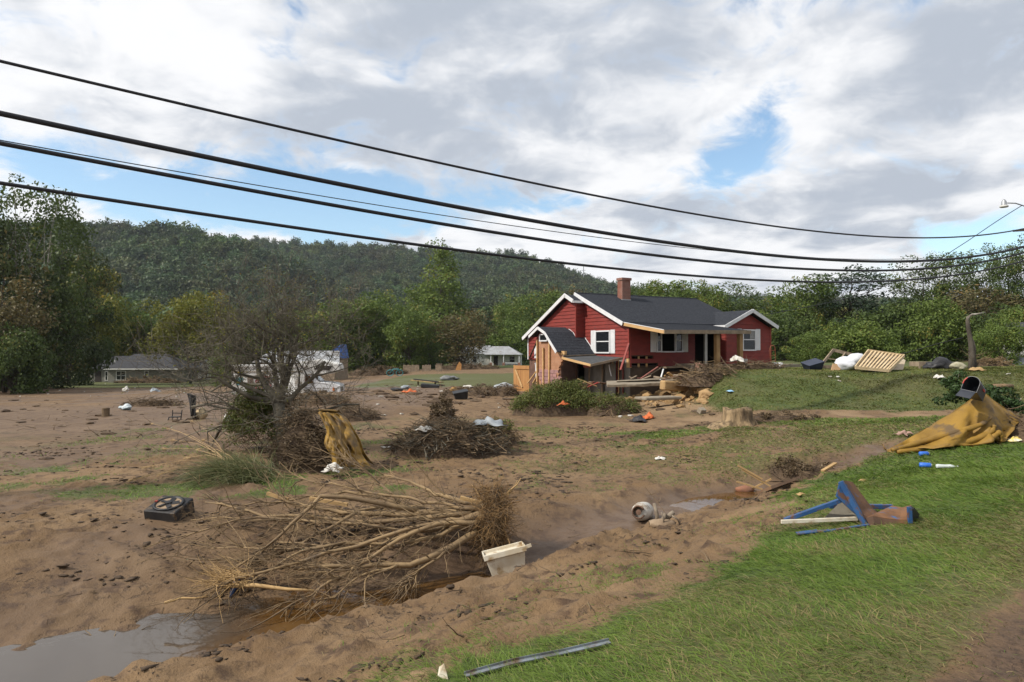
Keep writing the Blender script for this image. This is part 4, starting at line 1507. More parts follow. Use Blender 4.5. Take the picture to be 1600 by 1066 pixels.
tree('light', 800, 492, 140, 90, 'light green tree behind the white bungalow', 'broadleaf_tree')
tree('feather', 850, 448, 150, 80, 'pale branched tree behind the left slope of the red house', 'broadleaf_tree')
tree('broad', 800, 455, 165, 80, 'mid green tree far behind, above the light green one', 'broadleaf_tree', rz=1.2)
tree('brown', 890, 440, 155, 70, 'rusty tinted tree behind the red house gable', 'broadleaf_tree')
tree('airy', 1008, 432, 88, 60, 'thin topped tree just right of the brick chimney', 'broadleaf_tree')
tree('feather', 1048, 430, 84, 90, 'loose green tree behind the middle of the red house roof', 'broadleaf_tree')
tree('broad', 1085, 432, 88, 100, 'full green tree behind the right end of the red house roof', 'broadleaf_tree', rz=2.2)
tree('airy_b', 1150, 438, 86, 90, 'wispy tree rising behind the small gable', 'broadleaf_tree')
tree('light', 1175, 478, 70, 90, 'yellowish green tree directly behind the small gable', 'broadleaf_tree')
tree('shrub_dark', 1225, 482, 66, 100, 'dark tree mass at the right corner of the red house', 'bush', cat='bush')
tree('broad', 1262, 425, 82, 120, 'broad tree left of the dark pine', 'broadleaf_tree', rz=0.3)
tree('pine', 1329, 408, 80, 84, 'dark straight pine with flat tufts against the sky', 'pine_tree', rz=0.9, cat='pine')
tree('shrub', 1325, 492, 58, 110, 'bright green bush behind the leaning bed frames', 'bush', cat='bush')
tree('shrub_mid', 1265, 520, 56, 66, 'low green bush behind the navy tub', 'bush', cat='bush')
tree('shrub_dark', 1395, 470, 66, 120, 'dark bushy tree behind the slatted bed base', 'bush', rz=3.0, cat='bush')
tree('airy_b', 1428, 398, 78, 80, 'feathery tree with gaps, leftmost of the skyline row on the right', 'broadleaf_tree', rz=1.1)
tree('airy', 1482, 382, 76, 66, 'rounder green topped skyline tree under the diagonal cable', 'broadleaf_tree', rz=2.5)
tree('airy_b', 1538, 378, 78, 62, 'skyline tree with a bare lower trunk, right of the round topped one', 'broadleaf_tree', rz=3.9)
tree('airy', 1576, 371, 74, 58, 'skyline tree second from the right edge', 'broadleaf_tree', rz=4.6)
tree('airy_b', 1612, 362, 72, 60, 'skyline tree cut by the right edge', 'broadleaf_tree', rz=0.2)
tree('shrub_mid', 1460, 462, 62, 110, 'green bushy tree left of the broken trunk', 'bush', rz=0.7, cat='bush')
tree('brown', 1530, 440, 66, 120, 'reddish brown tinged tree top behind the broken trunk', 'broadleaf_tree', rz=2.0)
tree('shrub_dark', 1568, 470, 58, 130, 'dark tree behind the broken trunk at the right', 'bush', rz=5.0, cat='bush')
tree('light', 1565, 488, 46, 70, 'willowy bright green growth right of the broken trunk', 'bush', rz=1.4, cat='bush')
tree('shrub_mid', 1618, 470, 52, 90, 'green bush cut by the right edge above the white shed', 'bush', rz=2.9, cat='bush')

# ------------------------------------------------------------------ far buildings
M_rubber = mat('black_rubber', (0.022, 0.022, 0.023), (0.03, 0.028, 0.026), 5, 0.8)
M_black = mat('black_plastic', (0.018, 0.018, 0.020), (0.03, 0.03, 0.03), 4, 0.5, 0.003)
M_greywall = mat('grey_green_siding', (0.20, 0.19, 0.155), (0.165, 0.155, 0.13), 1.5, 0.8, 0.004, 5)
M_greyroof = mat('dark_grey_roof', (0.050, 0.050, 0.054), (0.036, 0.036, 0.040), 3, 0.9, 0.01, 12)
M_tinroof = mat('dull_tin_roof', (0.36, 0.37, 0.38), (0.28, 0.28, 0.28), 1.0, 0.55, 0.004, 6, metal=0.2, stain=(0.22, 0.18, 0.15), stain_at=0.62)
M_offwhite = mat('dirty_white_wall', (0.62, 0.61, 0.57), (0.52, 0.51, 0.47), 1.2, 0.8, stain=(0.40, 0.36, 0.30), stain_at=0.62)


def at_d(u, d):
    x = (u - 800) / FPX * d
    return x, float(H0(np.array([x]), np.array([d]))[0])


def pane_window(parent, x0, x1, y, z0, z1, bars=1, fm=None):
    """a window in a wall facing -y"""
    fr = MB()
    w_ = 0.10
    fr.span((x0, y - 0.06, z0), (x1, y, z0 + w_))
    fr.span((x0, y - 0.06, z1 - w_), (x1, y, z1))
    fr.span((x0, y - 0.06, z0 + w_), (x0 + w_, y, z1 - w_))
    fr.span((x1 - w_, y - 0.06, z0 + w_), (x1, y, z1 - w_))
    for k in range(bars):
        xm = x0 + (x1 - x0) * (k + 1) / (bars + 1)
        fr.span((xm - 0.03, y - 0.05, z0 + w_), (xm + 0.03, y, z1 - w_))
    zm = (z0 + z1) / 2
    for k in range(bars + 1):
        xa = x0 + (x1 - x0) * k / (bars + 1) + 0.1
        xb = x0 + (x1 - x0) * (k + 1) / (bars + 1) - 0.1
        fr.span((xa, y - 0.045, zm - 0.025), (xb, y, zm + 0.025))
    f = fr.build('window', fm or M_offwhite, parent)
    MB().span((x0 + 0.02, y - 0.03, z0 + 0.02), (x1 - 0.02, y - 0.012, z1 - 0.02)).build('pane', M_glass, f)
    return f


# grey house on the left
d = 105.0
x, zg = at_d(169, d)
zg = EYE - (597 - HOR) / FPX * d
gh = empty('grey_house', (x, d, zg), 'long low grey green house with a dark hipped roof under the left trees', 'house', 0.02)
MB().span((0, 0, -0.6), (10.6, 7, 2.05)).build('wall', M_greywall, gh)
MB().span((-4.0, 2.2, -0.6), (-0.01, 7, 2.0)).build('wall', M_greywall, gh)
rf = MB()
rf.add([(-0.4, -0.5, 2.05), (11.0, -0.5, 2.05), (11.0, 7.5, 2.05), (-0.4, 7.5, 2.05), (2.2, 3.5, 4.3), (7.4, 3.5, 4.3)], [(0, 1, 5, 4), (1, 2, 5), (2, 3, 4, 5), (3, 0, 4), (0, 3, 2, 1)])
r1 = rf.build('roof', M_greyroof, gh)
rf = MB()
rf.add([(-4.6, 1.7, 2.0), (0.5, 1.7, 2.0), (0.5, 7.5, 2.0), (-4.6, 7.5, 2.0), (-1.5, 4.6, 3.95), (2.4, 4.6, 4.0)], [(0, 1, 5, 4), (1, 2, 5), (2, 3, 4, 5), (3, 0, 4), (0, 3, 2, 1)])
rf.build('roof', M_greyroof, gh)
MB().span((-0.42, -0.56, 1.90), (11.02, -0.51, 2.08)).build('gutter', M_offwhite, gh)
MB().tube([(0.4, 1.2, 3.0), (0.4, 1.2, 3.5)], 0.09, 8).build('vent_pipe', M_offwhite, r1)
pane_window(gh, 1.25, 2.75, 0.0, 0.25, 1.72, 1)
pane_window(gh, 5.55, 6.2, 0.0, 0.85, 1.72, 0)
pane_window(gh, -1.7, -1.2, 2.2, 0.1, 1.6, 0)
MB().span((-3.2, 2.14, -0.3), (-2.3, 2.19, 1.7)).build('door', M_dark, gh)

# white cottage further right
d = 122.0
x, zg = at_d(297, d)
zg = EYE - (589 - HOR) / FPX * d
wc = empty('white_cottage', (x, d, zg), 'small white cottage with a gable, just right of the grey house', 'house', 0.05)
MB().span((0, 0, -0.5), (4.1, 5, 1.6)).build('wall', M_offwhite, wc)
MB().prism([(1.9, -0.3, 1.5), (4.2, -0.3, 1.5), (3.05, -0.3, 2.9)], (0, 5, 0)).build('gable', M_offwhite, wc)
MB().prism([(-0.3, -0.4, 1.62), (3.0, -0.4, 1.62), (3.0, 2.6, 2.6), (-0.3, 2.6, 2.6)], (0, 0, 0.1)).build('roof', M_greyroof, wc)
for q in (-1, 1):
    MB().bar((3.05, -0.35, 2.98), (3.05 + q * 1.35, -0.35, 1.42), 0.9, 0.12).build('roof_edge', M_white, wc)
pane_window(wc, 2.2, 3.3, -0.32, 0.2, 1.35, 1)


def small_car(name, loc, rz, colour, label, L_=4.2, cat='car', glass=True):
    e = empty(name, loc, label, cat, rz)
    body = MB().prism([(-L_ / 2, -0.82, 0.35), (L_ / 2, -0.82, 0.35), (L_ / 2, -0.82, 0.75), (L_ * 0.28, -0.82, 0.95), (-L_ / 2, -0.82, 0.98)], (0, 1.64, 0))
    body.build('body', colour, e, bevel=0.08)
    cab_ = MB().prism([(-L_ * 0.42, -0.74, 0.96), (L_ * 0.26, -0.74, 0.96), (L_ * 0.1, -0.68, 1.42), (-L_ * 0.30, -0.68, 1.42)], (0, 1.45, 0))
    cab_.build('cabin', colour, e, bevel=0.06)
    MB().prism([(-L_ * 0.37, -0.76, 1.0), (L_ * 0.2, -0.76, 1.0), (L_ * 0.085, -0.715, 1.36), (-L_ * 0.28, -0.715, 1.36)], (0, 0.02, 0)).build('side_window', M_glass, e)
    for sx in (-0.31, 0.31):
        for sy in (-1, 1):
            wz = MB().lathe([(0.05, -0.1), (0.3, -0.1), (0.32, 0), (0.3, 0.1), (0.05, 0.1)], 14, (sx * L_, sy * 0.78, 0.32), Matrix.Rotation(R(90), 3, 'X'))
            wz.build('wheel', M_rubber, e)
    return e




x, zg = at_d(307, 116)
small_car('parked_car', (x, 116, EYE - (587 - HOR) / FPX * 116), 0.15, mat('dark_green_car_paint', (0.03, 0.045, 0.04), None, rough=0.3), 'dark car parked before the white cottage')

# white bungalow in the centre
d = 125.0
x, zg = at_d(764, d)
zg = EYE - (573 - HOR) / FPX * d
wb = empty('white_bungalow', (x, d, zg), 'white bungalow with tin hipped roof and brick porch piers, left of the red house', 'house', -0.06)
MB().span((0, 1.8, -0.4), (5.7, 7, 2.2)).build('wall', M_offwhite, wb)
MB().span((-5.9, 3.0, -0.4), (-0.02, 8, 2.3)).build('wall', M_offwhite, wb)
MB().add([(-0.9, 0, 2.2), (6.0, 0, 2.2), (6.0, 7.4, 2.2), (-0.9, 7.4, 2.2), (0.2, 3.6, 3.75), (3.4, 3.6, 3.75)], [(0, 1, 5, 4), (1, 2, 5), (2, 3, 4, 5), (3, 0, 4), (0, 3, 2, 1)]).build('roof', M_tinroof, wb)
MB().add([(-6.2, 2.6, 2.3), (-0.2, 2.6, 2.3), (-0.2, 8.4, 2.3), (-6.2, 8.4, 2.3), (-4.6, 5.4, 3.9), (-0.2, 5.4, 3.9)], [(0, 1, 5, 4), (1, 2, 5), (2, 3, 4, 5), (3, 0, 4), (0, 3, 2, 1)]).build('roof', M_tinroof, wb)
for q in (0.25, 2.6, 5.45):
    MB().span((q, 0.15, 0.75), (q + 0.14, 0.29, 2.2)).build('porch_post', M_white, wb)
    MB().span((q - 0.16, 0.05, -0.4), (q + 0.3, 0.4, 0.75)).build('porch_pier', M_brick, wb)
MB().span((0, 0.1, -0.4), (5.7, 1.8, 0.1)).build('porch_floor', M_conc, wb)
MB().span((0.7, 1.74, 0.15), (1.5, 1.79, 2.0)).build('door', M_dark, wb)
pane_window(wb, 3.6, 4.7, 1.8, 0.7, 1.95, 0)
pane_window(wb, -3.4, -2.5, 3.0, 0.7, 1.95, 0)
MB().span((2.75, 0.2, 0.6), (5.4, 0.26, 0.72)).build('porch_rail', M_white, wb)

d = 118.0
x, zg = at_d(594, d)
zg = EYE - (576 - HOR) / FPX * d
ws = empty('white_shed', (x, d, zg), 'low white shed half hidden under the green trees in the middle', 'shed', 0.03)
MB().span((0, 0, -0.5), (4.7, 4, 1.35)).build('wall', M_offwhite, ws)
MB().prism([(-0.2, -0.3, 1.37), (4.9, -0.3, 1.37), (4.9, 2.0, 2.1), (-0.2, 2.0, 2.1)], (0, 0, 0.08)).build('roof', M_tinroof, ws)
pane_window(ws, 1.0, 1.9, 0, 0.2, 1.1, 0)
MB().span((3.0, -0.04, -0.4), (3.8, -0.01, 1.2)).build('door', M_dark, ws)

d = 48.0
x, zg = at_d(1586, d)
sh = empty('siding_shed', (x, d, zg), 'pale lapped siding shed cut by the right edge', 'shed', -0.45)
MB().span((0, 0, -0.3), (4, 4, 2.0)).build('wall', M_offwhite, sh)
for k in range(9):
    MB().add([(-0.02, -0.002, 0.2 * k), (4.0, -0.002, 0.2 * k), (4.0, -0.03, 0.2 * k), (-0.02, -0.03, 0.2 * k), (-0.02, -0.006, 0.2 * k + 0.2), (4.0, -0.006, 0.2 * k + 0.2)], [(3, 2, 5, 4), (0, 1, 2, 3), (0, 3, 4)]).build('clapboard', M_offwhite, sh)
MB().prism([(-0.3, -0.3, 2.0), (4.3, -0.3, 2.0), (4.3, 2.0, 2.9), (-0.3, 2.0, 2.9)], (0, 0, 0.1)).build('roof', M_greyroof, sh)

# tin roofed shed and blue gable behind the motorhome
d = 74.0
x, zg = at_d(398, d)
tb = empty('tin_roofed_barn', (x, d, zg), 'pale tin roofed shed showing just above the motorhome', 'shed', 0.0)
zt = EYE - (549 - HOR) / FPX * d - zg
MB().span((0, 0.3, 0), (8.6, 5, zt - 1.1)).build('wall', M_woodold, tb)
MB().prism([(-0.3, 0, zt - 1.25), (9.2, 0, zt - 1.35), (8.4, 3.2, zt), (0.6, 3.2, zt)], (0, 0, 0.06)).build('roof', M_tinroof, tb)
M_bluet = mat('blue_tarpaulin', (0.035, 0.095, 0.30), (0.05, 0.12, 0.36), 3, 0.5, 0.02, 4)
d = 78.0
x, zg = at_d(504, d)
bt = empty('blue_gable_shed', (x, d, zg), 'small shed with a bright blue sheeted gable behind the motorhome', 'shed', 0.0)
z0 = EYE - (560 - HOR) / FPX * d - zg
MB().span((0, 0.1, 0), (2.2, 3, z0 + 0.02)).build('wall', M_woodold, bt)
MB().prism([(-0.1, 0, z0), (2.3, 0, z0), (2.0, 0, z0 + 1.6)], (0, 3, 0)).build('gable', M_bluet, bt)

# board fence under the middle trees
x0, zz0 = at_d(630, 98)
fe = empty('board_fence', (x0, 98, zz0), 'weathered grey board fence under the trees, left of the white bungalow', 'fence', 0.0)
zt = EYE - (570 - HOR) / FPX * 98 - zz0
for k in range(26):
    if k in (11, 12, 19, 20, 21):
        continue
    MB().span((0.21 * k, 0, -0.2), (0.21 * k + 0.195, 0.03, zt - 0.05 * ((k * 7) % 3))).build('plank', M_woodold, fe)
MB().span((0, 0.032, 0.35), (5.4, 0.10, 0.45)).build('rail', M_woodold, fe)
for k in range(4):
    MB().span((1.78 * k, 0.105, -0.3), (1.78 * k + 0.1, 0.2, zt)).build('fence_post', M_woodold, fe)

# the new wooden fence beside the red house
fe = empty('plank_fence', hm @ Vector((-2.4, 8.2, 0)), 'short fresh orange plank fence against the left corner of the red house', 'fence', 0.0)
M_cedar = mat('orange_cedar', (0.46, 0.235, 0.085), (0.37, 0.18, 0.065), 3, 0.75, 0.004, 16, stretch=(1, 1, 0.2))
pa_ = P3(804, 571, 42.5)
pb_ = P3(827, 571, 41.6)
fe.location = (pa_.x, pa_.y, 0)
fe.rotation_euler = (0, 0, math.atan2(pb_.y - pa_.y, pb_.x - pa_.x))
Lf = (Vector((pb_.x, pb_.y)) - Vector((pa_.x, pa_.y))).length
for k in range(7):
    MB().span((Lf / 7 * k, 0, -0.8), (Lf / 7 * (k + 1) - 0.012, 0.03, pa_.z - 0.06 - 0.012 * (k % 3))).build('plank', M_cedar, fe)
MB().span((-0.03, -0.045, pa_.z - 0.22), (Lf + 0.03, -0.002, pa_.z)).build('rail', M_cedar, fe)
MB().bar((0.12, -0.03, pa_.z - 0.25), (Lf * 0.55, -0.03, -0.55), 0.05, 0.12).build('brace', M_wood, fe)
MB().span((-0.12, 0.03, -0.8), (-0.02, 0.13, pa_.z + 0.02)).build('fence_post', M_cedar, fe)

# ------------------------------------------------------------------ the wrecked motorhome
d = 45.0
x, zg = at_d(362, d)
rv = empty('motorhome', (x, d, -1.60), 'white wrecked motorhome with red scrawls on its side, behind the bare apple tree', 'motorhome', 0.10)
M_rv = mat('dirty_white_fibreglass', (0.66, 0.65, 0.61), (0.55, 0.53, 0.49), 1.3, 0.55, stain=(0.36, 0.31, 0.25), stain_at=0.60, stain_scale=1.2)
M_redprint = mat('red_print', (0.42, 0.05, 0.06), (0.33, 0.06, 0.07), 5, 0.7)
M_teal = mat('teal_print', (0.05, 0.30, 0.32), (0.08, 0.24, 0.26), 4, 0.7)
zt = EYE - (572 - HOR) / FPX * d + 1.60
bd = MB().span((0, 0, 0.35), (4.7, 2.2, zt)).build('body', M_rv, rv, bevel=0.06)
MB().span((-0.06, -0.05, zt - 0.06), (4.75, 2.25, zt + 0.05)).build('roof', M_rv, rv)
MB().span((-0.02, -0.03, zt - 0.42), (4.6, -0.002, zt - 0.36)).build('trim_strip', M_woodold, rv)
MB().span((1.02, -0.02, 0.5), (1.40, -0.002, zt - 0.75)).build('door', mat('brown_stained_door', (0.20, 0.13, 0.10), (0.14, 0.09, 0.07), 3, 0.7), rv)
MB().span((0.30, -0.02, zt - 1.25), (0.72, -0.002, zt - 0.75)).build('side_window', M_teal, rv)
rs = random.Random(5)
for k in range(15):
    cx, cz = 1.62 + 0.9 * rs.random(), zt - 0.72 - 0.8 * rs.random()
    pts = [(cx + 0.2 * math.cos(a * 1.1 + k) * (0.4 + 0.2 * (a % 2)), -0.012, cz + 0.16 * math.sin(a * 1.3 + 2 * k)) for a in range(5)]
    MB().tube(pts, 0.028, 4).build('red_scrawl', M_redprint, rv)
ov = MB().prism([(4.4, 0.1, zt - 0.62), (6.4, 0.1, zt - 0.55), (7.0, 0.1, zt - 0.35), (6.9, 0.1, zt + 0.12), (5.6, 0.1, zt + 0.42), (4.4, 0.1, zt + 0.3)], (0, 2.0, 0))
ov.build('over_cab_bunk', M_rv, rv, bevel=0.05)
MB().prism([(5.3, 0.07, zt - 0.25), (6.3, 0.07, zt - 0.30), (6.5, 0.07, zt - 0.02), (5.5, 0.07, zt + 0.05)], (0, 0.04, 0)).build('torn_opening', M_dark, rv)
cb_ = MB().prism([(4.3, 0.2, 0.35), (7.0, 0.2, 0.35), (7.05, 0.2, 0.95), (6.6, 0.2, 1.12), (5.6, 0.2, 1.22), (5.1, 0.2, zt - 0.6), (4.3, 0.2, zt - 0.6)], (0, 1.8, 0))
cb_.build('cab', M_white, rv, bevel=0.06)
MB().prism([(4.52, 0.17, 1.12), (5.25, 0.17, 1.10), (5.02, 0.17, 1.62), (4.52, 0.17, 1.62)], (0, 0.02, 0)).build('cab_window', mat('orange_brown_window', (0.20, 0.085, 0.025), (0.03, 0.02, 0.015), 4, 0.2), rv)  # pane mottled orange and near black
MB().add([(5.18, 0.3, 1.68), (5.66, 0.3, 1.25), (5.66, 1.9, 1.25), (5.18, 1.9, 1.68)], [(0, 1, 2, 3)]).build('windscreen', M_glass, rv, solid=0.03)
MB().span((6.5, 0.15, 0.62), (6.62, 0.19, 0.82)).build('marker_light', mat('orange_plastic', (0.6, 0.16, 0.02), None, rough=0.3), rv)
MB().span((7.06, 0.4, 0.6), (7.10, 0.75, 0.85)).build('headlight', M_glass, rv)
MB().span((6.9, 0.1, 0.30), (7.14, 2.1, 0.52)).build('bumper', M_black, rv)
for q in (0.9, 5.9):
    MB().lathe([(0.05, -0.12), (0.36, -0.12), (0.38, 0), (0.36, 0.12), (0.05, 0.12)], 16, (q, 0.12, 0.30), Matrix.Rotation(R(90), 3, 'X')).build('wheel', M_rubber, rv)
lp = MB().prism([hl((0, 0, 0)) * 0 + Vector(q) for q in ((3.5, -0.9, 0.3), (4.3, -0.9, 0.5), (4.1, -0.5, 1.75), (3.7, -0.5, 1.6))], (0.0, 0.04, 0))
lp.build('loose_side_panel', M_rv, rv)

# ------------------------------------------------------------------ brush, twigs, branches
M_twig = mat('wet_brown_twigs', (0.205, 0.145, 0.085), (0.085, 0.058, 0.035), 3, 0.9)
M_twigtan = mat('peeled_tan_twigs', (0.27, 0.185, 0.095), (0.17, 0.115, 0.06), 4, 0.85)
M_twiggrey = mat('grey_lichen_twigs', (0.175, 0.155, 0.115), (0.075, 0.064, 0.048), 3, 0.9)
M_root = mat('tan_root_hair', (0.30, 0.185, 0.08), (0.17, 0.10, 0.045), 5, 0.95)
M_silt = mat('silted_matter', (0.115, 0.078, 0.048), (0.060, 0.040, 0.026), 3, 0.95, 0.04, 9)
L_bush = leaf_mat('bush_leaves', (0.062, 0.085, 0.018), (0.150, 0.165, 0.042), (0.14, 0.10, 0.04), 0.25)
L_deadleaf = leaf_mat('dead_leaves', (0.075, 0.052, 0.028), (0.15, 0.105, 0.055), (0.16, 0.11, 0.06), 0.1)
L_cedar = leaf_mat('cedar_sprays', (0.022, 0.048, 0.014), (0.045, 0.080, 0.022), None, 0.15)


def stick(mb, rs, p, d, L_, r, nseg=4, bend=0.25, n=4, taper=0.8):
    pts = [Vector(p)]
    d = Vector(d).normalized()
    for k in range(nseg):
        d = (d + Vector((rs.gauss(0, bend), rs.gauss(0, bend), rs.gauss(0, bend * 0.8)))).normalized()
        pts.append(pts[-1] + d * L_ / nseg)
    mb.tube(pts, [r * (1 - taper * k / nseg) for k in range(nseg + 1)], n, False)
    return pts


HEAP_POW = [0.6]


def heap_h(px, py, rx, ry, h, seed):
    q = (px / rx) ** 2 + (py / ry) ** 2
    return h * max(0.0, 1 - q) ** HEAP_POW[0] * (0.65 + 0.7 * float(vnoise(np.array([px * 2.2 + seed]), np.array([py * 2.2]), seed)[0]))


def brush_pile(name, label, c, rx, ry, h, n, L_, r, seed, wood=None, leaf=None, nleaf=0, leaf_s=0.05, cat='brush pile', core=True, rz=0.0, updir=0.35, wood2=None):
    rs = random.Random(seed)
    e = empty(name, c, label, cat, rz)
    if core:
        mb = MB()
        mb.grid(lambda a, b: ((a - 0.5) * 2 * rx, (b - 0.5) * 2 * ry, -0.06 + 0.72 * heap_h((a - 0.5) * 2 * rx, (b - 0.5) * 2 * ry, rx, ry, h, seed)), 22, 16)
        mb.build('matted_core', M_silt, e, True)
    mb = MB()
    mb2 = MB()
    for k in range(n):
        a = rs.uniform(0, 6.28)
        q = math.sqrt(rs.random()) * 0.95
        px, py = rx * q * math.cos(a), ry * q * math.sin(a)
        z = heap_h(px, py, rx, ry, h, seed) * rs.uniform(0.2, 1.0)
        aa = rs.uniform(0, 6.28)
        dd = Vector((math.cos(aa), math.sin(aa), rs.uniform(-0.25, updir)))
        l = L_ * rs.uniform(0.4, 1.3)
        st_ = Vector((px, py, z + 0.02)) - dd * l * 0.5
        st_.z = max(st_.z, 0.0)
        stick(mb2 if (wood2 and rs.random() < 0.3) else mb, rs, st_, dd, l, r * rs.uniform(0.4, 1.4), 4, 0.16)
    tag(mb.build('twigs', wood or M_twig, e, True), None, None, None, 'stuff')
    if wood2:
        tag(mb2.build('pale_twigs', wood2, e, True), None, None, None, 'stuff')
    if leaf:
        r2 = np.random.RandomState(seed)
        m = max(8, nleaf // 60)
        a = r2.random(m) * 6.28
        q = np.sqrt(r2.random(m)) * 0.95
        cx, cy = rx * q * np.cos(a), ry * q * np.sin(a)
        cz = np.array([heap_h(u_, v_, rx, ry, h, seed) for u_, v_ in zip(cx, cy)]) * (0.55 + 0.5 * r2.random(m))
        rad = np.full(m, min(rx, ry, h) * 0.30) * (0.6 + 0.8 * r2.random(m))
        C, N, sz, ti = blob_leaves(r2, np.stack([cx, cy, cz + 0.02], 1), rad, nleaf // m, leaf_s, 0.8, 0.5)
        V, F, T = leaves_np(r2, C, N, sz, ti)
        o = link('leaves', np_mesh('leaves', V, F, leaf, {'tint': T}), e)
        tag(o, None, None, None, 'stuff')
    return e


def grow(mb, tips, rs, p, d, L_, r, lvl, gn=0.22, up=0.05, kids=(3, 5), nmin=3):
    nseg = 5 if lvl < 2 else 3
    pts = [Vector(p)]
    rad = [r]
    d = Vector(d).normalized()
    for k in range(nseg):
        d = (d + Vector((rs.gauss(0, gn), rs.gauss(0, gn), rs.gauss(0, gn) + up))).normalized()
        pts.append(pts[-1] + d * L_ / nseg)
        rad.append(r * (1 - 0.55 * (k + 1) / nseg))
    mb.tube(pts, rad, 7 if lvl == 0 else (5 if lvl < 2 else 3), False)
    if lvl >= 4:
        tips.append(pts[-1])
        return
    for k in range(rs.randint(*kids)):
        q = rs.uniform(0.3, 1.0) if k else 1.0
        i = min(int(q * nseg), nseg - 1)
        s = pts[i].lerp(pts[i + 1], q * nseg - i) if q < 1 else pts[-1]
        sd_ = Vector((rs.gauss(0, 1), rs.gauss(0, 1), rs.gauss(0.15, 0.7))).normalized()
        nd = (d * 0.55 + sd_ * 0.85).normalized()
        grow(mb, tips, rs, s, nd, L_ * rs.uniform(0.55, 0.85), max(0.0052, rad[min(i + 1, nseg)] * rs.uniform(0.45, 0.68)), lvl + 1, gn, up, kids)


# bare apple tree
g0 = G(436, 706)
ap = empty('apple_tree', g0, 'bare grey apple tree with a dense net of twigs in front of the motorhome', 'tree', scale=(1.08, 1.08, 1.14))
rs = random.Random(44)
mb = MB()
tips = []
fork = Vector((0.0, 0, 1.15))
mb.tube([(0.05, 0, -0.2), (0.02, 0.02, 0.5), fork], [0.20, 0.16, 0.15], 8)
for (dx, dy, dz, l, r_) in [(-0.55, 0.1, 0.8, 1.5, 0.10), (0.55, 0.0, 0.75, 1.55, 0.105), (-0.15, 0.35, 1.0, 1.7, 0.085), (0.25, -0.35, 0.95, 1.5, 0.075), (-0.95, -0.1, 0.42, 1.5, 0.07), (0.95, 0.15, 0.40, 1.55, 0.07), (0.05, 0.1, 1.2, 1.7, 0.08), (-0.5, -0.4, 0.7, 1.4, 0.06)]:
    grow(mb, tips, rs, fork + Vector((dx * 0.05, dy * 0.05, 0)), (dx, dy, dz), l, r_, 0, 0.20, 0.06, (4, 5))
mb.build('branches', M_twiggrey, ap, True)
mb = MB()
rs2 = random.Random(3)
for (dx, dy, dz, l) in [(-1, -0.1, 0.15, 2.2), (-0.9, -0.4, 0.3, 1.7), (1, 0.0, 0.2, 2.0), (0.9, -0.5, 0.1, 1.6)]:
    tp = []
    grow(mb, tp, rs2, (0, 0, 0.8), (dx, dy, dz), l, 0.05, 1, 0.2, 0.0, (4, 5))
mb.build('low_branches', M_twiggrey, ap, True)
r2 = np.random.RandomState(5)
tp = np.array([tuple(q) for q in tips])
sel = tp[r2.randint(0, len(tp), 1500)] + r2.normal(size=(1500, 3)) * 0.04
N = r2.normal(size=(1500, 3))
N /= np.linalg.norm(N, axis=1, keepdims=True)
V, F, T = leaves_np(r2, sel, N, 0.014 + 0.016 * r2.random(1500), r2.random(1500))
tag(link('leaves', np_mesh('leaves', V, F, L_yellow, {'tint': T}), ap), None, None, None, 'stuff')

# shrub at its foot
brush_pile('shrub', 'green and brown shrub at the foot of the bare apple tree', G(402, 704), 0.85, 0.65, 1.7, 300, 0.8, 0.008, 61, M_twig, L_bush, 9000, 0.028, 'shrub', False, 0.0, 1.2)
brush_pile('shrub', 'rusty leaved top of the shrub against the apple trunk', G(425, 700) + Vector((0, 0.6, 0.4)), 0.85, 0.5, 1.5, 240, 0.9, 0.007, 62, M_twig, L_deadleaf, 4200, 0.025, 'shrub', False, 0.0, 1.2)
brush_pile('debris_pile', 'dark silted heap of roots and rags beneath the left yellow tarp', G(478, 732), 0.78, 0.62, 1.25, 900, 0.6, 0.012, 63, M_twig, L_deadleaf, 1200, 0.022, 'debris pile')
brush_pile('debris_pile', 'flat tangle of twigs and rags behind the left yellow tarp', G(548, 655), 1.25, 0.8, 0.62, 520, 0.7, 0.012, 64, M_twig, L_deadleaf, 800, 0.025, 'debris pile')
brush_pile('debris_pile', 'twigs and boards banked against the motorhome cab', G(500, 632), 1.6, 0.9, 0.7, 380, 0.9, 0.013, 65, M_twig, L_deadleaf, 900, 0.04, 'debris pile', True, 0.0, 0.3, M_twigtan)
bp2 = brush_pile('brush_pile', 'large round pile of brown brushwood in the middle of the field', G(705, 706), 1.6, 0.95, 0.82, 1800, 0.85, 0.013, 66, M_twig, L_deadleaf, 2600, 0.022, 'brush pile', True, 0.0, 0.4, M_twiggrey)
brush_pile('brush_pile', 'right hand end of the field brushwood with paler forked stems', G(775, 690), 0.62, 0.5, 0.75, 300, 0.7, 0.014, 67, M_twigtan, L_bush, 700, 0.035, 'brush pile', True, 0.0, 0.9)
brush_pile('root_clump', 'upright clump of roots and leaves standing above the field brushwood', G(688, 684) + Vector((0, 0.35, 0.35)), 0.42, 0.36, 1.0, 260, 0.4, 0.010, 68, M_twig, L_deadleaf, 1500, 0.035, 'root clump', True, 0.0, 0.9)
HEAP_POW[0] = 0.32
brush_pile('hedge_bush', 'long low green hedge in front of the torn corner of the red house', G(872, 648), 2.0, 0.85, 1.12, 420, 0.7, 0.009, 69, M_twig, L_bush, 30000, 0.030, 'hedge', True, 0.06, 0.8)
brush_pile('hedge_bush', 'browner thinner right end of the hedge before the broken slab', G(958, 648), 1.15, 0.7, 0.70, 520, 0.7, 0.010, 70, M_twig, L_bush, 7000, 0.028, 'hedge', True, 0.06, 0.6, M_twigtan)
HEAP_POW[0] = 0.6
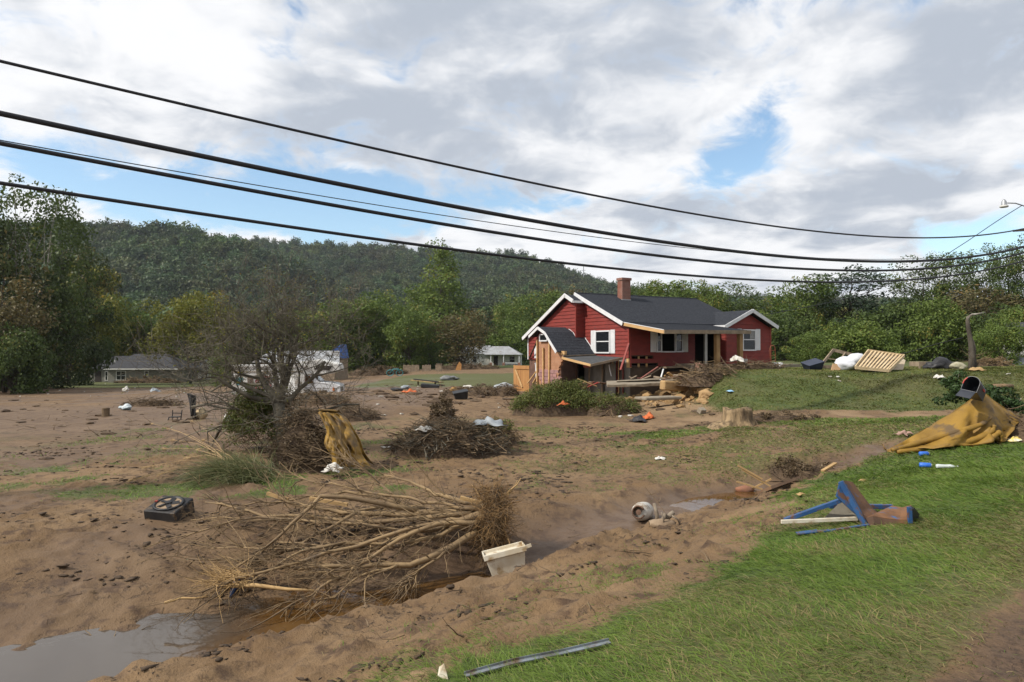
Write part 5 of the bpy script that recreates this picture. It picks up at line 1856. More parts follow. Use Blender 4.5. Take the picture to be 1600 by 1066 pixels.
brush_pile('brush_pile', 'tangle of branches and rags piled against the porch posts', Vector(G(1120, 603)) + Vector((0, 1.2, 0.0)), 1.35, 0.9, 1.05, 260, 1.5, 0.024, 71, M_twig, L_deadleaf, 700, 0.04, 'brush pile', True, 0.3, 0.4, M_twigtan)
brush_pile('brush_pile', 'long flat row of sticks on the mound right of the porch', Vector(G(1180, 577)), 1.7, 0.5, 0.3, 220, 1.3, 0.018, 72, M_twig, None, 0, 0.04, 'brush pile', True, 0.3, 0.15)
brush_pile('brush_pile', 'brown brush bank low at the far left under the dark trees', Vector((at_d(28, 82)[0], 82, at_d(28, 82)[1])), 2.6, 1.2, 1.7, 420, 1.6, 0.03, 73, M_twig, L_deadleaf, 1200, 0.08)
brush_pile('brush_pile', 'small flat raft of sticks on the wet mud at left', G(245, 634), 1.5, 0.5, 0.32, 200, 1.1, 0.02, 74, M_twig, None, 0)
brush_pile('brush_pile', 'dry reeds and sticks along the grey house wall', Vector((at_d(235, 101)[0], 101, EYE - (601 - HOR) / FPX * 101)), 5.5, 0.8, 1.1, 420, 1.4, 0.03, 75, M_twigtan, L_deadleaf, 1400, 0.09)
brush_pile('brush_pile', 'rubbish strewn brush line behind the far lawn', Vector((at_d(590, 88)[0], 88, at_d(590, 88)[1])), 4.2, 1.0, 1.3, 520, 1.4, 0.03, 76, M_twig, L_deadleaf, 1600, 0.08)
brush_pile('brush_pile', 'low brown scrub in front of the white bungalow', Vector((at_d(735, 100)[0], 100, at_d(735, 100)[1])), 4.6, 1.0, 0.9, 420, 1.4, 0.03, 77, M_twig, L_deadleaf, 1600, 0.08)
brush_pile('debris_pile', 'mound of dirt, sticks and scraps beside the black tote in mid field', G(745, 618), 2.2, 1.0, 0.6, 420, 0.9, 0.015, 78, M_twig, L_deadleaf, 900, 0.04, 'debris pile')
brush_pile('debris_pile', 'dirt heap with sticks just left of the hedge', G(790, 618), 0.9, 0.7, 0.75, 240, 0.7, 0.014, 79, M_twig, L_deadleaf, 500, 0.04, 'debris pile')
brush_pile('debris_pile', 'heap of boards and rags under the broken trunk at right', G(1548, 572), 1.1, 0.6, 0.55, 260, 0.9, 0.022, 80, M_twigtan, L_deadleaf, 500, 0.05, 'debris pile')
brush_pile('brush_pile', 'branches sticking out behind the right yellow tarp', G(1606, 690) + Vector((0.35, 0.4, 0)), 0.8, 0.7, 0.6, 160, 1.1, 0.013, 81, M_twig, L_deadleaf, 300, 0.04)
brush_pile('debris_pile', 'low reddish earth and root ridge beside the pale stump', G(1225, 656), 1.3, 0.4, 0.28, 240, 0.4, 0.008, 82, M_twig, L_deadleaf, 600, 0.03, 'debris pile')
brush_pile('brush_pile', 'dark brush clods in the mouth of the ditch', G(1250, 742), 0.85, 0.4, 0.34, 300, 0.4, 0.007, 83, M_twig, L_deadleaf, 900, 0.025)

# fallen limbs left of the apple tree
for k, (a, b, c_, lab, r_) in enumerate([((335, 690), (352, 655), (372, 625), 'pale forked limb leaning left of the shrub', 0.05), ((330, 612), (375, 585), (425, 600), 'dark bent branch arching towards the motorhome', 0.035), ((300, 636), (345, 628), (420, 640), 'long grey branch lying on the mud left of the shrub', 0.05), ((345, 605), (352, 590), (360, 560), 'thin upright dead sapling left of the motorhome', 0.02)]):
    g = G(a[0], max(a[1], 612))
    dd = g.y if k == 0 else min(g.y, 26)
    pts = [P3(q[0], q[1], dd) for q in (a, b, c_)]
    o0 = pts[0]
    rs = random.Random(90 + k)
    e = empty('fallen_branch', o0, lab, 'branch')
    mb = MB()
    mb.tube([q - o0 for q in pts], [r_, r_ * 0.8, r_ * 0.5], 6)
    mb.build('limb', M_twiggrey, e, True)
    mb = MB()
    for j in range(14):
        q = pts[0].lerp(pts[1], rs.random()) if j % 2 else pts[1].lerp(pts[2], rs.random())
        stick(mb, rs, q - o0, (rs.gauss(0.2, 0.6), rs.gauss(0, 0.4), rs.uniform(0.0, 0.9)), rs.uniform(0.3, 1.0), r_ * 0.35, 4, 0.25, 3)
    tag(mb.build('twigs', M_twiggrey, e, True), None, None, None, 'stuff')


# reeds: the flattened grass clump and its plumes
def blades_np(rs, base, dirs, L_, wd, droop, nseg=4):
    """curved ribbon blades; returns V, F(tris+quads), per-vertex index of the blade"""
    n = len(base)
    side = np.cross(dirs, np.array([0, 0, 1.0]))
    side /= np.linalg.norm(side, axis=1, keepdims=True) + 1e-9
    ang = rs.random(n) * 6.28
    s2 = side * np.cos(ang)[:, None] + np.cross(dirs, side) * np.sin(ang)[:, None] * 0.5
    rows = []
    for k in range(nseg + 1):
        t_ = k / nseg
        c = base + dirs * (L_ * t_)[:, None]
        c[:, 2] -= droop * L_ * t_ ** 2
        wk = wd * (1 - t_ ** 1.6) * (0.7 + 0.6 * min(t_ * 3, 0.5))
        if k < nseg:
            rows.append(c - s2 * wk[:, None])
            rows.append(c + s2 * wk[:, None])
        else:
            rows.append(c)
    V = np.stack(rows, 1)
    m = V.shape[1]
    V = V.reshape(-1, 3)
    o = (np.arange(n) * m)[:, None]
    Q = []
    for k in range(nseg - 1):
        Q.append(o + np.array([[2 * k, 2 * k + 1, 2 * k + 3, 2 * k + 2]]))
    T = o + np.array([[2 * nseg - 2, 2 * nseg - 1, 2 * nseg]])
    return V, [np.concatenate(Q).astype(np.int32), T.astype(np.int32)], np.repeat(np.arange(n), m)


L_reed = leaf_mat('reed_blades', (0.070, 0.092, 0.030), (0.19, 0.19, 0.085), (0.36, 0.30, 0.15), 0.25, 0.5)
L_plume = leaf_mat('dry_plumes', (0.36, 0.26, 0.13), (0.50, 0.38, 0.20), None, 0.2, 0.7)
rs = np.random.RandomState(17)
pg = G(382, 748)
gr_ = empty('pampas_clump', pg, 'clump of long green pampas grass pressed flat to the left', 'grass clump')
n = 2600
b = np.stack([rs.normal(size=n) * 0.32, rs.normal(size=n) * 0.22, np.zeros(n) + 0.02], 1)
az = math.pi + rs.normal(size=n) * 0.75
el = np.clip(rs.normal(size=n) * 0.3 + 0.62, 0.05, 1.4)
dr = np.stack([np.cos(az) * np.cos(el), np.sin(az) * np.cos(el), np.sin(el)], 1)
V, F, bi = blades_np(rs, b, dr, 0.75 + 0.75 * rs.random(n), np.full(n, 0.008), 0.42 + 0.35 * rs.random(n), 6)
V[:, 2] = np.maximum(V[:, 2], 0.01)
tag(link('blades', np_mesh('blades', V, F, L_reed, {'tint': rs.random(n)[bi]}), gr_), None, None, None, 'stuff')
mb = MB()
r3 = random.Random(8)
pl_v = []
for (u, v) in [(238, 664), (262, 672), (300, 660), (270, 690), (255, 705), (225, 735), (205, 755), (290, 720), (250, 745), (310, 705), (318, 690)]:
    g = G(u, v) - pg + Vector((0, 0, 0.06))
    st_ = Vector((-0.15 + r3.uniform(-0.1, 0.2), r3.uniform(-0.1, 0.2), 0.1))
    mid = st_.lerp(g, 0.55) + Vector((0, 0, 0.22))
    mb.tube([st_, st_.lerp(mid, 0.5) + Vector((0, 0, 0.1)), mid, g], [0.007, 0.007, 0.006, 0.004], 4, False)
    dd = (g - mid).normalized()
    for j in range(90):
        q = g - dd * r3.uniform(0, 0.42)
        stick(mb, r3, q, dd + Vector((r3.gauss(0, 0.25), r3.gauss(0, 0.3), r3.gauss(-0.15, 0.25))), r3.uniform(0.06, 0.16), 0.003, 2, 0.15, 3)
tag(mb.build('plumes', mat('dry_straw', (0.42, 0.30, 0.15), (0.30, 0.20, 0.10), 5, 0.9), gr_), None, None, None, 'stuff')

# ------------------------------------------------------------------ the uprooted tree in the ditch
M_limb = mat('bare_tan_bark', (0.30, 0.205, 0.105), (0.165, 0.112, 0.062), 2.2, 0.8, 0.006, 14, stain=(0.14, 0.10, 0.065), stain_at=0.60, stain_scale=3)
M_split = mat('split_yellow_wood', (0.44, 0.29, 0.13), (0.34, 0.215, 0.095), 3, 0.8)
rootc = P3(766, 806, 10.25)
ut = empty('uprooted_tree', (rootc.x, rootc.y, -1.4), 'uprooted tan tree lying across the ditch, its branches fanned left and roots at right', 'fallen tree')
rs = random.Random(12)
o0 = Vector((rootc.x, rootc.y, -1.4))
LIMBS = [
    ([(748, 832, 10.0), (690, 866, 9.6), (636, 884, 9.3), (532, 887, 9.1), (455, 884, 9.0)], 0.060),
    ([(752, 815, 10.0), (680, 818, 9.8), (572, 876, 9.2), (500, 918, 8.8), (446, 954, 8.45)], 0.038),
    ([(750, 800, 10.4), (636, 806, 10.5), (556, 802, 10.6), (468, 792, 10.7), (424, 768, 10.9)], 0.055),
    ([(754, 788, 10.6), (692, 778, 10.8), (652, 760, 11.1), (600, 742, 11.4)], 0.045),
    ([(750, 812, 10.1), (688, 816, 9.9), (508, 866, 9.2), (384, 902, 8.7), (318, 924, 8.4)], 0.036),
    ([(740, 806, 10.3), (580, 816, 10.5), (412, 806, 10.9), (322, 784, 11.2)], 0.045),
    ([(650, 800, 10.3), (504, 774, 9.9), (444, 836, 9.6), (366, 888, 9.2)], 0.040),
    ([(742, 810, 10.3), (620, 830, 10.2), (404, 806, 10.5), (262, 842, 10.3)], 0.032),
    ([(700, 820, 10.1), (600, 850, 9.6), (480, 858, 9.5), (330, 856, 9.9)], 0.030),
    ([(745, 806, 10.4), (660, 796, 10.7), (540, 770, 11.1), (430, 786, 11.2), (350, 790, 11.3)], 0.036),
    ([(640, 800, 10.6), (580, 744, 11.2), (540, 716, 11.5)], 0.026),
    ([(748, 800, 10.3), (640, 780, 10.6), (520, 760, 10.9), (470, 748, 11.3)], 0.030),
    ([(600, 840, 9.8), (476, 860, 9.3), (400, 905, 8.9), (352, 916, 8.7)], 0.022),
    ([(560, 800, 10.5), (470, 852, 9.9), (410, 880, 9.4), (300, 872, 9.6)], 0.028),
    ([(745, 795, 10.5), (600, 790, 10.9), (480, 816, 10.9), (300, 812, 11.0)], 0.030),
    ([(735, 822, 10.0), (640, 850, 9.8), (560, 862, 9.6), (430, 846, 9.8)], 0.034),
    ([(700, 862, 9.6), (655, 892, 9.3), (636, 912, 9.1)], 0.022),
    ([(620, 884, 9.25), (560, 906, 9.0), (490, 948, 8.55)], 0.022),
]
paths = []
for pix, r_ in LIMBS:
    ctl = [P3(*q) - o0 for q in pix]
    # keep the limbs at or above the mud
    pts = []
    for i in range(len(ctl) - 1):
        for j in range(4):
            t_ = j / 4
            q = ctl[i].lerp(ctl[i + 1], t_)
            q += Vector((rs.gauss(0, 0.02), rs.gauss(0, 0.02), rs.gauss(0, 0.018) + 0.02))
            pts.append(q)
    pts.append(ctl[-1])
    for q in pts:
        q.z = max(q.z, hz(q.x + o0.x, q.y + o0.y) + 1.4 + 0.02)
    n = len(pts)
    MB().tube(pts, [r_ * (1 - 0.72 * i / (n - 1)) for i in range(n)], 7).build('limb', M_limb, ut, True)
    paths.append((pts, r_))
mb = MB()
mb2 = MB()
for k in range(560):
    pts, r_ = paths[rs.randint(0, len(paths) - 1)]
    i = min(len(pts) - 2, int(rs.random() ** 0.8 * (len(pts) - 1)))
    s = pts[i].lerp(pts[i + 1], rs.random())
    d = (pts[i + 1] - pts[i]).normalized()
    dd = d * 0.9 + Vector((rs.gauss(-0.15, 0.45), rs.gauss(0, 0.5), rs.gauss(-0.02, 0.33)))
    l = rs.uniform(0.3, 1.15)
    r0 = rs.uniform(0.005, 0.013)
    q = stick(mb if rs.random() < 0.6 else mb2, rs, s, dd, l, r0, 5, 0.2, 4)
    for j in range(2):
        stick(mb if rs.random() < 0.5 else mb2, rs, q[2 + j], (q[3] - q[1]).normalized() + Vector((rs.gauss(0, 0.6), rs.gauss(0, 0.6), rs.gauss(0, 0.5))), l * 0.45, r0 * 0.55, 3, 0.25, 3)
tag(mb.build('twigs', M_limb, ut, True), None, None, None, 'stuff')
tag(mb2.build('dark_twigs', M_twig, ut, True), None, None, None, 'stuff')
mb = MB()
for (u, v, dd, a) in [(374, 905, 8.75, 0), (356, 912, 8.7, 1)]:
    c = P3(u, v, dd) - o0
    for j in range(60):
        stick(mb, rs, c + Vector((rs.gauss(0, 0.12), rs.gauss(0, 0.1), rs.uniform(0, 0.12))), (rs.gauss(-0.8, 0.5), rs.gauss(-0.2, 0.6), rs.gauss(0.05, 0.35)), rs.uniform(0.2, 0.6), 0.006, 4, 0.2, 3)
tag(mb.build('splintered_tips', M_split, ut, True), None, None, None, 'stuff')
for (a, b, r_) in [((352, 914, 8.7), (492, 921, 8.55), 0.028), ((260, 940, 8.3), (328, 930, 8.4), 0.016)]:
    p_, q_ = P3(*a) - o0, P3(*b) - o0
    for q in (p_, q_):
        q.z = max(q.z, hz(q.x + o0.x, q.y + o0.y) + 1.43)
    MB().tube([p_, p_.lerp(q_, 0.35) + Vector((0, 0, 0.03)), p_.lerp(q_, 0.7), q_], [r_, r_, r_ * 0.8, r_ * 0.5], 7).build('limb', M_split, ut, True)
for (u, v, dd, l) in [(436, 775, 10.85, 0.35), (515, 783, 10.7, 0.6), (740, 782, 10.5, 0.4)]:
    c = P3(u, v, dd) - o0
    MB().bar(c + Vector((-l / 2, 0, 0.05)), c + Vector((l / 2, -0.05, -0.04)), 0.06, 0.05).build('split_wood', M_split, ut)
# root plate
mb = MB()
mbd = MB()
for k in range(2200):
    a = rs.uniform(0, 6.28)
    q = math.sqrt(rs.random())
    st_ = Vector((rs.gauss(0.02, 0.11), q * math.cos(a) * 0.38, 0.60 + q * math.sin(a) * 0.50))
    dd = Vector((rs.gauss(0.1, 0.5), rs.gauss(0, 0.5) + 0.4 * q * math.cos(a), rs.gauss(-0.55, 0.55) + 0.5 * q * math.sin(a)))
    stick(mb if rs.random() < 0.7 else mbd, rs, st_, dd, rs.uniform(0.15, 0.5), rs.uniform(0.002, 0.007), 5, 0.32, 3)
mb.build('root_hair', M_root, ut, True)['kind'] = 'stuff'
mbd.build('root_hair', M_twig, ut, True)['kind'] = 'stuff'
for (dx, dy, dz, l, r_) in [(0.1, 0, 1.0, 0.75, 0.03), (0.5, 0.1, 0.8, 0.7, 0.025), (-0.2, 0.3, 1, 0.6, 0.022), (0.5, -0.4, -0.5, 0.7, 0.03), (0.2, 0.5, -0.6, 0.7, 0.03), (0.9, 0.1, 0.25, 0.55, 0.025), (-0.1, -0.5, -0.7, 0.6, 0.026)]:
    m_ = MB()
    stick(m_, rs, (0.02, 0, 0.62), (dx, dy, dz), l, r_, 6, 0.2, 6)
    m_.build('root', M_split if dz > 0.7 else M_root, ut, True)
MB().lump((0.03, 0, 0.58), (0.13, 0.30, 0.40), 5, 3, 0.3).build('root_plate', M_silt, ut, True)
MB().tube([(-0.45, 0.0, 0.50), (-0.2, 0, 0.56), (0.05, 0, 0.6)], [0.10, 0.13, 0.15], 10).build('trunk', M_limb, ut, True)
# mud banked under the branches
mb = MB()
mb.tube([G(380, 905) + Vector((0, 0, 0.06)), G(372, 915) + Vector((0, 0, 0.06)), G(362, 935) + Vector((0, 0, 0.02))], [0.03, 0.05, 0.02], 7)
tag(mb.build('blue_rag', mat('dark_blue_cloth', (0.02, 0.035, 0.08), (0.03, 0.05, 0.11), 4, 0.8), None, True), 'dark blue rag caught under the left branch tips', 'rag')

# ------------------------------------------------------------------ things lying about in front
M_binw = mat('soiled_white_plastic', (0.66, 0.62, 0.52), (0.54, 0.46, 0.33), 3, 0.45, stain=(0.34, 0.24, 0.13), stain_at=0.57, stain_scale=5)
c = P3(790, 872, 9.25)
bn = empty('plastic_bin', (c.x, c.y, c.z), 'white plastic bin, mud stained, lying in the ditch against the tree roots', 'bin', rot=(R(-7), R(-12), R(8)), scale=0.86)
tb_ = MB()
tb_.add([(-0.25, -0.13, -0.26), (0.24, -0.13, -0.26), (0.24, 0.13, -0.26), (-0.25, 0.13, -0.26), (-0.31, -0.2, 0.12), (0.31, -0.2, 0.12), (0.31, 0.2, 0.12), (-0.31, 0.2, 0.12)], [(0, 3, 2, 1), (0, 1, 5, 4), (1, 2, 6, 5), (2, 3, 7, 6), (3, 0, 4, 7)])
tb_.build('tub', M_binw, bn, False, 0.012, 0.012)
rm = MB()
rm.span((-0.335, -0.225, 0.08), (0.335, -0.203, 0.165))
rm.span((-0.335, 0.203, 0.08), (0.335, 0.225, 0.165))
rm.span((-0.335, -0.203, 0.08), (-0.313, 0.203, 0.165))
rm.span((0.313, -0.203, 0.08), (0.335, 0.203, 0.165))
rm.build('rim', M_binw, bn, bevel=0.006)
MB().span((-0.30, -0.19, 0.10), (0.30, 0.19, 0.115)).build('lid', M_binw, bn)
MB().bar((0.325, -0.22, 0.14), (0.42, -0.22, 0.15), 0.02, 0.05).build('handle', M_binw, bn)

c = G(268, 806)
bf = empty('box_fan', c + Vector((0, 0, 0.0)), 'black square box fan lying face up in the mud at left', 'fan', rot=(R(16), R(3), R(-8)))
M_fan = mat('muddy_black_plastic', (0.020, 0.020, 0.022), (0.035, 0.032, 0.030), 4, 0.6, 0.004, 14, stain=(0.15, 0.105, 0.065), stain_at=0.60, stain_scale=5)
MB().span((-0.28, -0.26, -0.05), (0.28, 0.26, 0.22)).build('housing', M_fan, bf, bevel=0.015)
MB().lathe([(0.235, 0.221), (0.235, 0.245), (0.20, 0.245), (0.20, 0.221)], 28).build('grille_ring', M_black, bf, True)
M_mudtan = mat('dried_mud', (0.30, 0.22, 0.145), (0.22, 0.155, 0.10), 5, 0.95, 0.01, 14)
MB().lathe([(0.20, 0.222), (0.19, 0.228), (0.02, 0.230)], 24).build('mud_fill', M_mudtan, bf)
for k in range(5):
    a = k * 1.2566
    MB().bar((0.05 * math.cos(a), 0.05 * math.sin(a), 0.238), (0.17 * math.cos(a + 0.35), 0.17 * math.sin(a + 0.35), 0.243), 0.07, 0.008, 0.25).build('blade', M_black, bf)
MB().lathe([(0.055, 0.232), (0.05, 0.262), (0.01, 0.266)], 14).build('hub', M_black, bf)
MB().span((-0.24, -0.02, 0.222), (-0.20, 0.02, 0.26)).build('knob', M_redtrim, bf)

c = G(1003, 813)
pt_ = empty('propane_tank', c + Vector((0, 0, 0.16)), 'white propane tank lying on its side, valve collar facing out, half sunk in mud', 'gas tank', rot=(R(80), 0, R(-22)))
M_tank = mat('scuffed_white_steel', (0.60, 0.58, 0.53), (0.48, 0.45, 0.40), 2.5, 0.5, stain=(0.22, 0.165, 0.11), stain_at=0.55, stain_scale=3)
M_rust = mat('rusted_steel', (0.15, 0.085, 0.055), (0.10, 0.062, 0.045), 5, 0.8, 0.004, 20, stain=(0.24, 0.11, 0.045), stain_at=0.58)
MB().lathe([(0.02, -0.34), (0.10, -0.32), (0.152, -0.25), (0.157, -0.10), (0.157, 0.10), (0.148, 0.18), (0.11, 0.235), (0.03, 0.25)], 22).build('shell', M_tank, pt_, True)
cl_ = MB()
for k in range(15):
    a0, a1 = 0.5 + k * 0.36, 0.5 + (k + 1) * 0.36
    cl_.add([(0.10 * math.cos(q), 0.10 * math.sin(q), z) for q in (a0, a1) for z in (0.22, 0.34)], [(0, 2, 3, 1)])
cl_.build('collar', M_tank, pt_, False, 0, 0.008)
tr_ = [(0.10 * math.cos(0.5 + k * 0.36), 0.10 * math.sin(0.5 + k * 0.36), 0.34) for k in range(16)]
MB().tube(tr_, 0.014, 6).build('collar_rim', M_rust, pt_, True)
MB().lathe([(0.03, 0.24), (0.03, 0.29), (0.045, 0.295), (0.045, 0.32), (0.01, 0.325)], 12).build('valve', M_rust, pt_)
c = G(1028, 818)
sc_o = empty('scrap_metal', c, 'bent pale pipes and scrap sticking out of mud beside the white propane tank', 'scrap')
M_scrap = mat('mud_coated_scrap', (0.26, 0.215, 0.16), (0.14, 0.105, 0.075), 6, 0.85, 0.006, 18)
for p_, q_, r_ in [((-0.02, 0, -0.05), (-0.06, 0.02, 0.30), 0.03), ((0.0, -0.05, -0.02), (0.10, -0.02, 0.16), 0.035), ((0.10, 0.02, 0.05), (0.24, 0.05, 0.16), 0.045), ((0.2, 0, 0.12), (0.33, -0.02, -0.02), 0.014), ((0.05, -0.1, -0.05), (0.02, -0.12, 0.2), 0.012)]:
    MB().tube([p_, Vector(p_).lerp(Vector(q_), 0.5) + Vector((0.02, 0, 0.02)), q_], [r_, r_ * 0.9, r_ * 0.8], 8).build('pipe', M_scrap, sc_o, True)
MB().tube([(0.15, 0.0, 0.1), (0.0, 0.02, 0.3), (-0.2, 0.0, 0.55)], 0.004, 4).build('wire', M_twigtan, sc_o)
MB().lump((0.05, -0.05, 0.0), (0.22, 0.15, 0.07), 4, 2, 0.3).build('mud', M_mudtan, sc_o, True)

# the bent blue and rusty frame
M_bluep = mat('chipped_blue_paint', (0.018, 0.062, 0.165), (0.03, 0.088, 0.21), 3, 0.5, 0.003, 12, stain=(0.12, 0.06, 0.032), stain_at=0.56, stain_scale=9)
M_rusty = mat('rust_with_blue_left', (0.20, 0.095, 0.04), (0.11, 0.055, 0.028), 5, 0.75, 0.005, 14, stain=(0.04, 0.10, 0.22), stain_at=0.64, stain_scale=7)
D0 = 7.45
c = G(1350, 826)
fr_ = empty('bent_metal_frame', c, 'bent rusty metal sheet on a blue painted frame lying in the grass', 'metal frame')


def fp(u, v, d):
    return P3(u, v, d) - c


MB().bar(fp(1224, 812, 7.55), fp(1312, 781, 7.45), 0.05, 0.045).build('arm', M_bluep, fr_, bevel=0.004)
MB().bar(fp(1293, 790, 7.9), fp(1392, 791, 7.9), 0.05, 0.05).build('arm', M_bluep, fr_, bevel=0.004)
MB().bar(fp(1312, 752, 7.4), fp(1353, 825, 7.25), 0.06, 0.05).build('upright', M_bluep, fr_, bevel=0.004)
MB().bar(fp(1219, 814.5, 7.5), fp(1338, 809.5, 7.45), 0.03, 0.04).build('white_strip', M_binw, fr_, bevel=0.003)
sh_ = MB()
sect = [((1310, 752, 7.42), (1330, 753, 7.75)), ((1324, 775, 7.38), (1344, 772, 7.72)), ((1338, 797, 7.33), (1362, 795, 7.66)), ((1352, 808, 7.30), (1372, 803, 7.62)), ((1362, 806, 7.25), (1380, 797, 7.62)), ((1384, 810, 7.24), (1392, 790, 7.64)), ((1404, 812, 7.22), (1408, 793, 7.62)), ((1424, 812, 7.2), (1422, 789, 7.6))]
vs = []
for a, b in sect:
    a_, b_ = fp(*a), fp(*b)
    vs += [a_, a_.lerp(b_, 0.5) + Vector((0, 0, 0.012)), b_]
n = len(sect)
sh_.add(vs, [(3 * i + j, 3 * i + 3 + j, 3 * i + 4 + j, 3 * i + 1 + j) for i in range(n - 1) for j in range(2)])
sh_.build('bent_sheet', M_rusty, fr_, False, 0, 0.012)
lip = MB()
vs = []
for (a, b) in sect[2:]:
    a_ = fp(*a)
    vs += [a_, a_ + Vector((0.01, -0.01, -0.085))]
lip.add(vs, [(2 * i, 2 * i + 1, 2 * i + 3, 2 * i + 2) for i in range(n - 3)])
lip.build('front_lip', M_rust, fr_, False, 0, 0.01)
MB().prism([fp(1306, 776, 7.4), fp(1312, 752, 7.4), fp(1322, 757, 7.42), fp(1352, 812, 7.3), fp(1345, 812, 7.32)], (0, 0.03, 0)).build('side_plate', M_bluep, fr_)
MB().prism([fp(1420, 816, 7.2), fp(1426, 792, 7.2), fp(1435, 803, 7.4), fp(1430, 813, 7.4)], (0.0, 0.08, 0)).build('end_plate', M_black, fr_)
MB().prism([fp(1417, 792, 7.18), fp(1423, 792, 7.18), fp(1424, 817, 7.18), fp(1418, 817, 7.18)], (0.0, 0.03, 0)).build('corner_leg', M_bluep, fr_)
MB().add([fp(1286, 809, 7.5), fp(1312, 783, 7.7), fp(1334, 800, 7.6), fp(1336, 808, 7.5)], [(0, 1, 2), (0, 2, 3)]).build('torn_cloth', mat('grey_cloth', (0.20, 0.18, 0.14), (0.14, 0.12, 0.09), 4, 0.9, 0.01, 10), fr_, False, 0, 0.01)
g1, g2, g3 = G(1243, 838), G(1298, 833), G(1356, 824)
bl = MB()
up = Vector((0, 0, 0.035))
for a, b, w_ in ((g1, g2, 0.03), (g2, g3, 0.018)):
    bl.bar(a + up, b + up, w_ * 2, 0.012)
bl.bar(g1 + up, g1.lerp(g2, 0.6) + up * 1.2, 0.085, 0.010)
tag(bl.build('blue_strip', M_bluep, None), 'flat blue metal strip in the grass below the bent rusty frame', 'metal strip')

# metal channel in the grass
a, b = G(727, 1058), G(953, 1008)
a += Vector((0, 0, 0.012))
b += Vector((0, 0, 0.03))
chn = empty('metal_channel', a, 'long thin grey metal channel lying in the near grass edge', 'metal strip')
ax = (b - a)
nrm = Vector((-ax.y, ax.x, 0)).normalized()
for k in range(3):
    p_, q_ = ax * (k / 3), ax * ((k + 1) / 3) - ax.normalized() * 0.003
    MB().bar(p_ + Vector((0, 0, 0.012 * (k == 1))), q_ + Vector((0, 0, 0.012 * (k == 0))), 0.034, 0.006).build('web', mat('galvanised_metal', (0.24, 0.27, 0.30), (0.13, 0.125, 0.115), 6, 0.6, metal=0.3, stain=(0.14, 0.10, 0.065), stain_at=0.58, stain_scale=5) if k == 0 else bpy.data.materials['galvanised_metal'], chn)
    MB().bar(p_ + nrm * 0.018 + Vector((0, 0, 0.012 * (k == 1) + 0.008)), q_ + nrm * 0.018 + Vector((0, 0, 0.012 * (k == 0) + 0.008)), 0.004, 0.02).build('flange', bpy.data.materials['galvanised_metal'], chn)
c = G(694, 1056)
sd2 = MB().add([(-0.04, 0, -0.01), (0.03, -0.01, -0.01), (0.0, 0.02, 0.075), (-0.03, 0.03, 0.05)], [(0, 1, 2, 3)])
o = sd2.build('white_shard', M_binw, None, False, 0, 0.006)
o.location = c
tag(o, 'small pointed white plastic shard sticking up in the near mud', 'plastic shard')

# pale stump
c = G(1152, 664)
st_o = empty('tree_stump', c, 'pale weathered stump with flared roots on the grass left of the drive', 'stump', scale=(0.92, 0.9, 0.92))
mb = MB()
n = 26
prof_ = [(1.20, -0.12), (1.0, 0.03), (0.84, 0.16), (0.76, 0.30), (0.74, 0.44), (0.72, 0.56), (0.40, 0.50), (0.02, 0.42)]
vs = []
for j, (r_, z) in enumerate(prof_):
    for k in range(n):
        th = 6.283 * k / n
        rr = 0.62 * r_ * (1 + (0.16 if j < 3 else 0.07) * math.sin(5 * th + 1) + 0.085 * math.sin(9 * th + 0.4 * j) + 0.05 * math.sin(17 * th) + (0.55 * max(0, math.cos(th - 3.3)) ** 4 if j < 2 else 0))
        vs.append((rr * math.cos(th), rr * 0.8 * math.sin(th), z + (0.05 * math.sin(3 * th) if 2 < j < 6 else 0)))
mb.add(vs, [(j * n + k, j * n + (k + 1) % n, (j + 1) * n + (k + 1) % n, (j + 1) * n + k) for j in range(len(prof_) - 1) for k in range(n)] + [tuple((len(prof_) - 1) * n + k for k in range(n))])
mb.build('stump_wood', mat('weathered_stump_wood', (0.32, 0.225, 0.125), (0.09, 0.062, 0.036), 7, 0.9, 0.06, 9, stretch=(1, 1, 0.25)), st_o, True)
tag(MB().box(G(1096, 646) + Vector((0, 0, 0.1)), (0.28, 0.22, 0.2), Matrix.Rotation(0.5, 3, 'Z') @ Matrix.Rotation(0.5, 3, 'X')).build('concrete_block', M_conc, None, bevel=0.02), 'loose pale concrete block left of the stump', 'block')


# ------------------------------------------------------------------ yellow tarpaulins
def tarp_mat():
    m = mat('ochre_tarpaulin', (0.290, 0.166, 0.026), (0.200, 0.114, 0.022), 2.2, 0.6, 0.012, 12, stain=(0.125, 0.080, 0.036), stain_at=0.56, stain_scale=2.6)
    return m


M_tarp = tarp_mat()


def catmull(P, t):
    n = len(P) - 1
    x = t * n
    i = min(int(x), n - 1)
    f = x - i
    p0, p1, p2, p3 = P[max(i - 1, 0)], P[i], P[i + 1], P[min(i + 2, n)]
    return 0.5 * ((2 * p1) + (p2 - p0) * f + (2 * p0 - 5 * p1 + 4 * p2 - p3) * f * f + (3 * p1 - p0 - 3 * p2 + p3) * f ** 3)


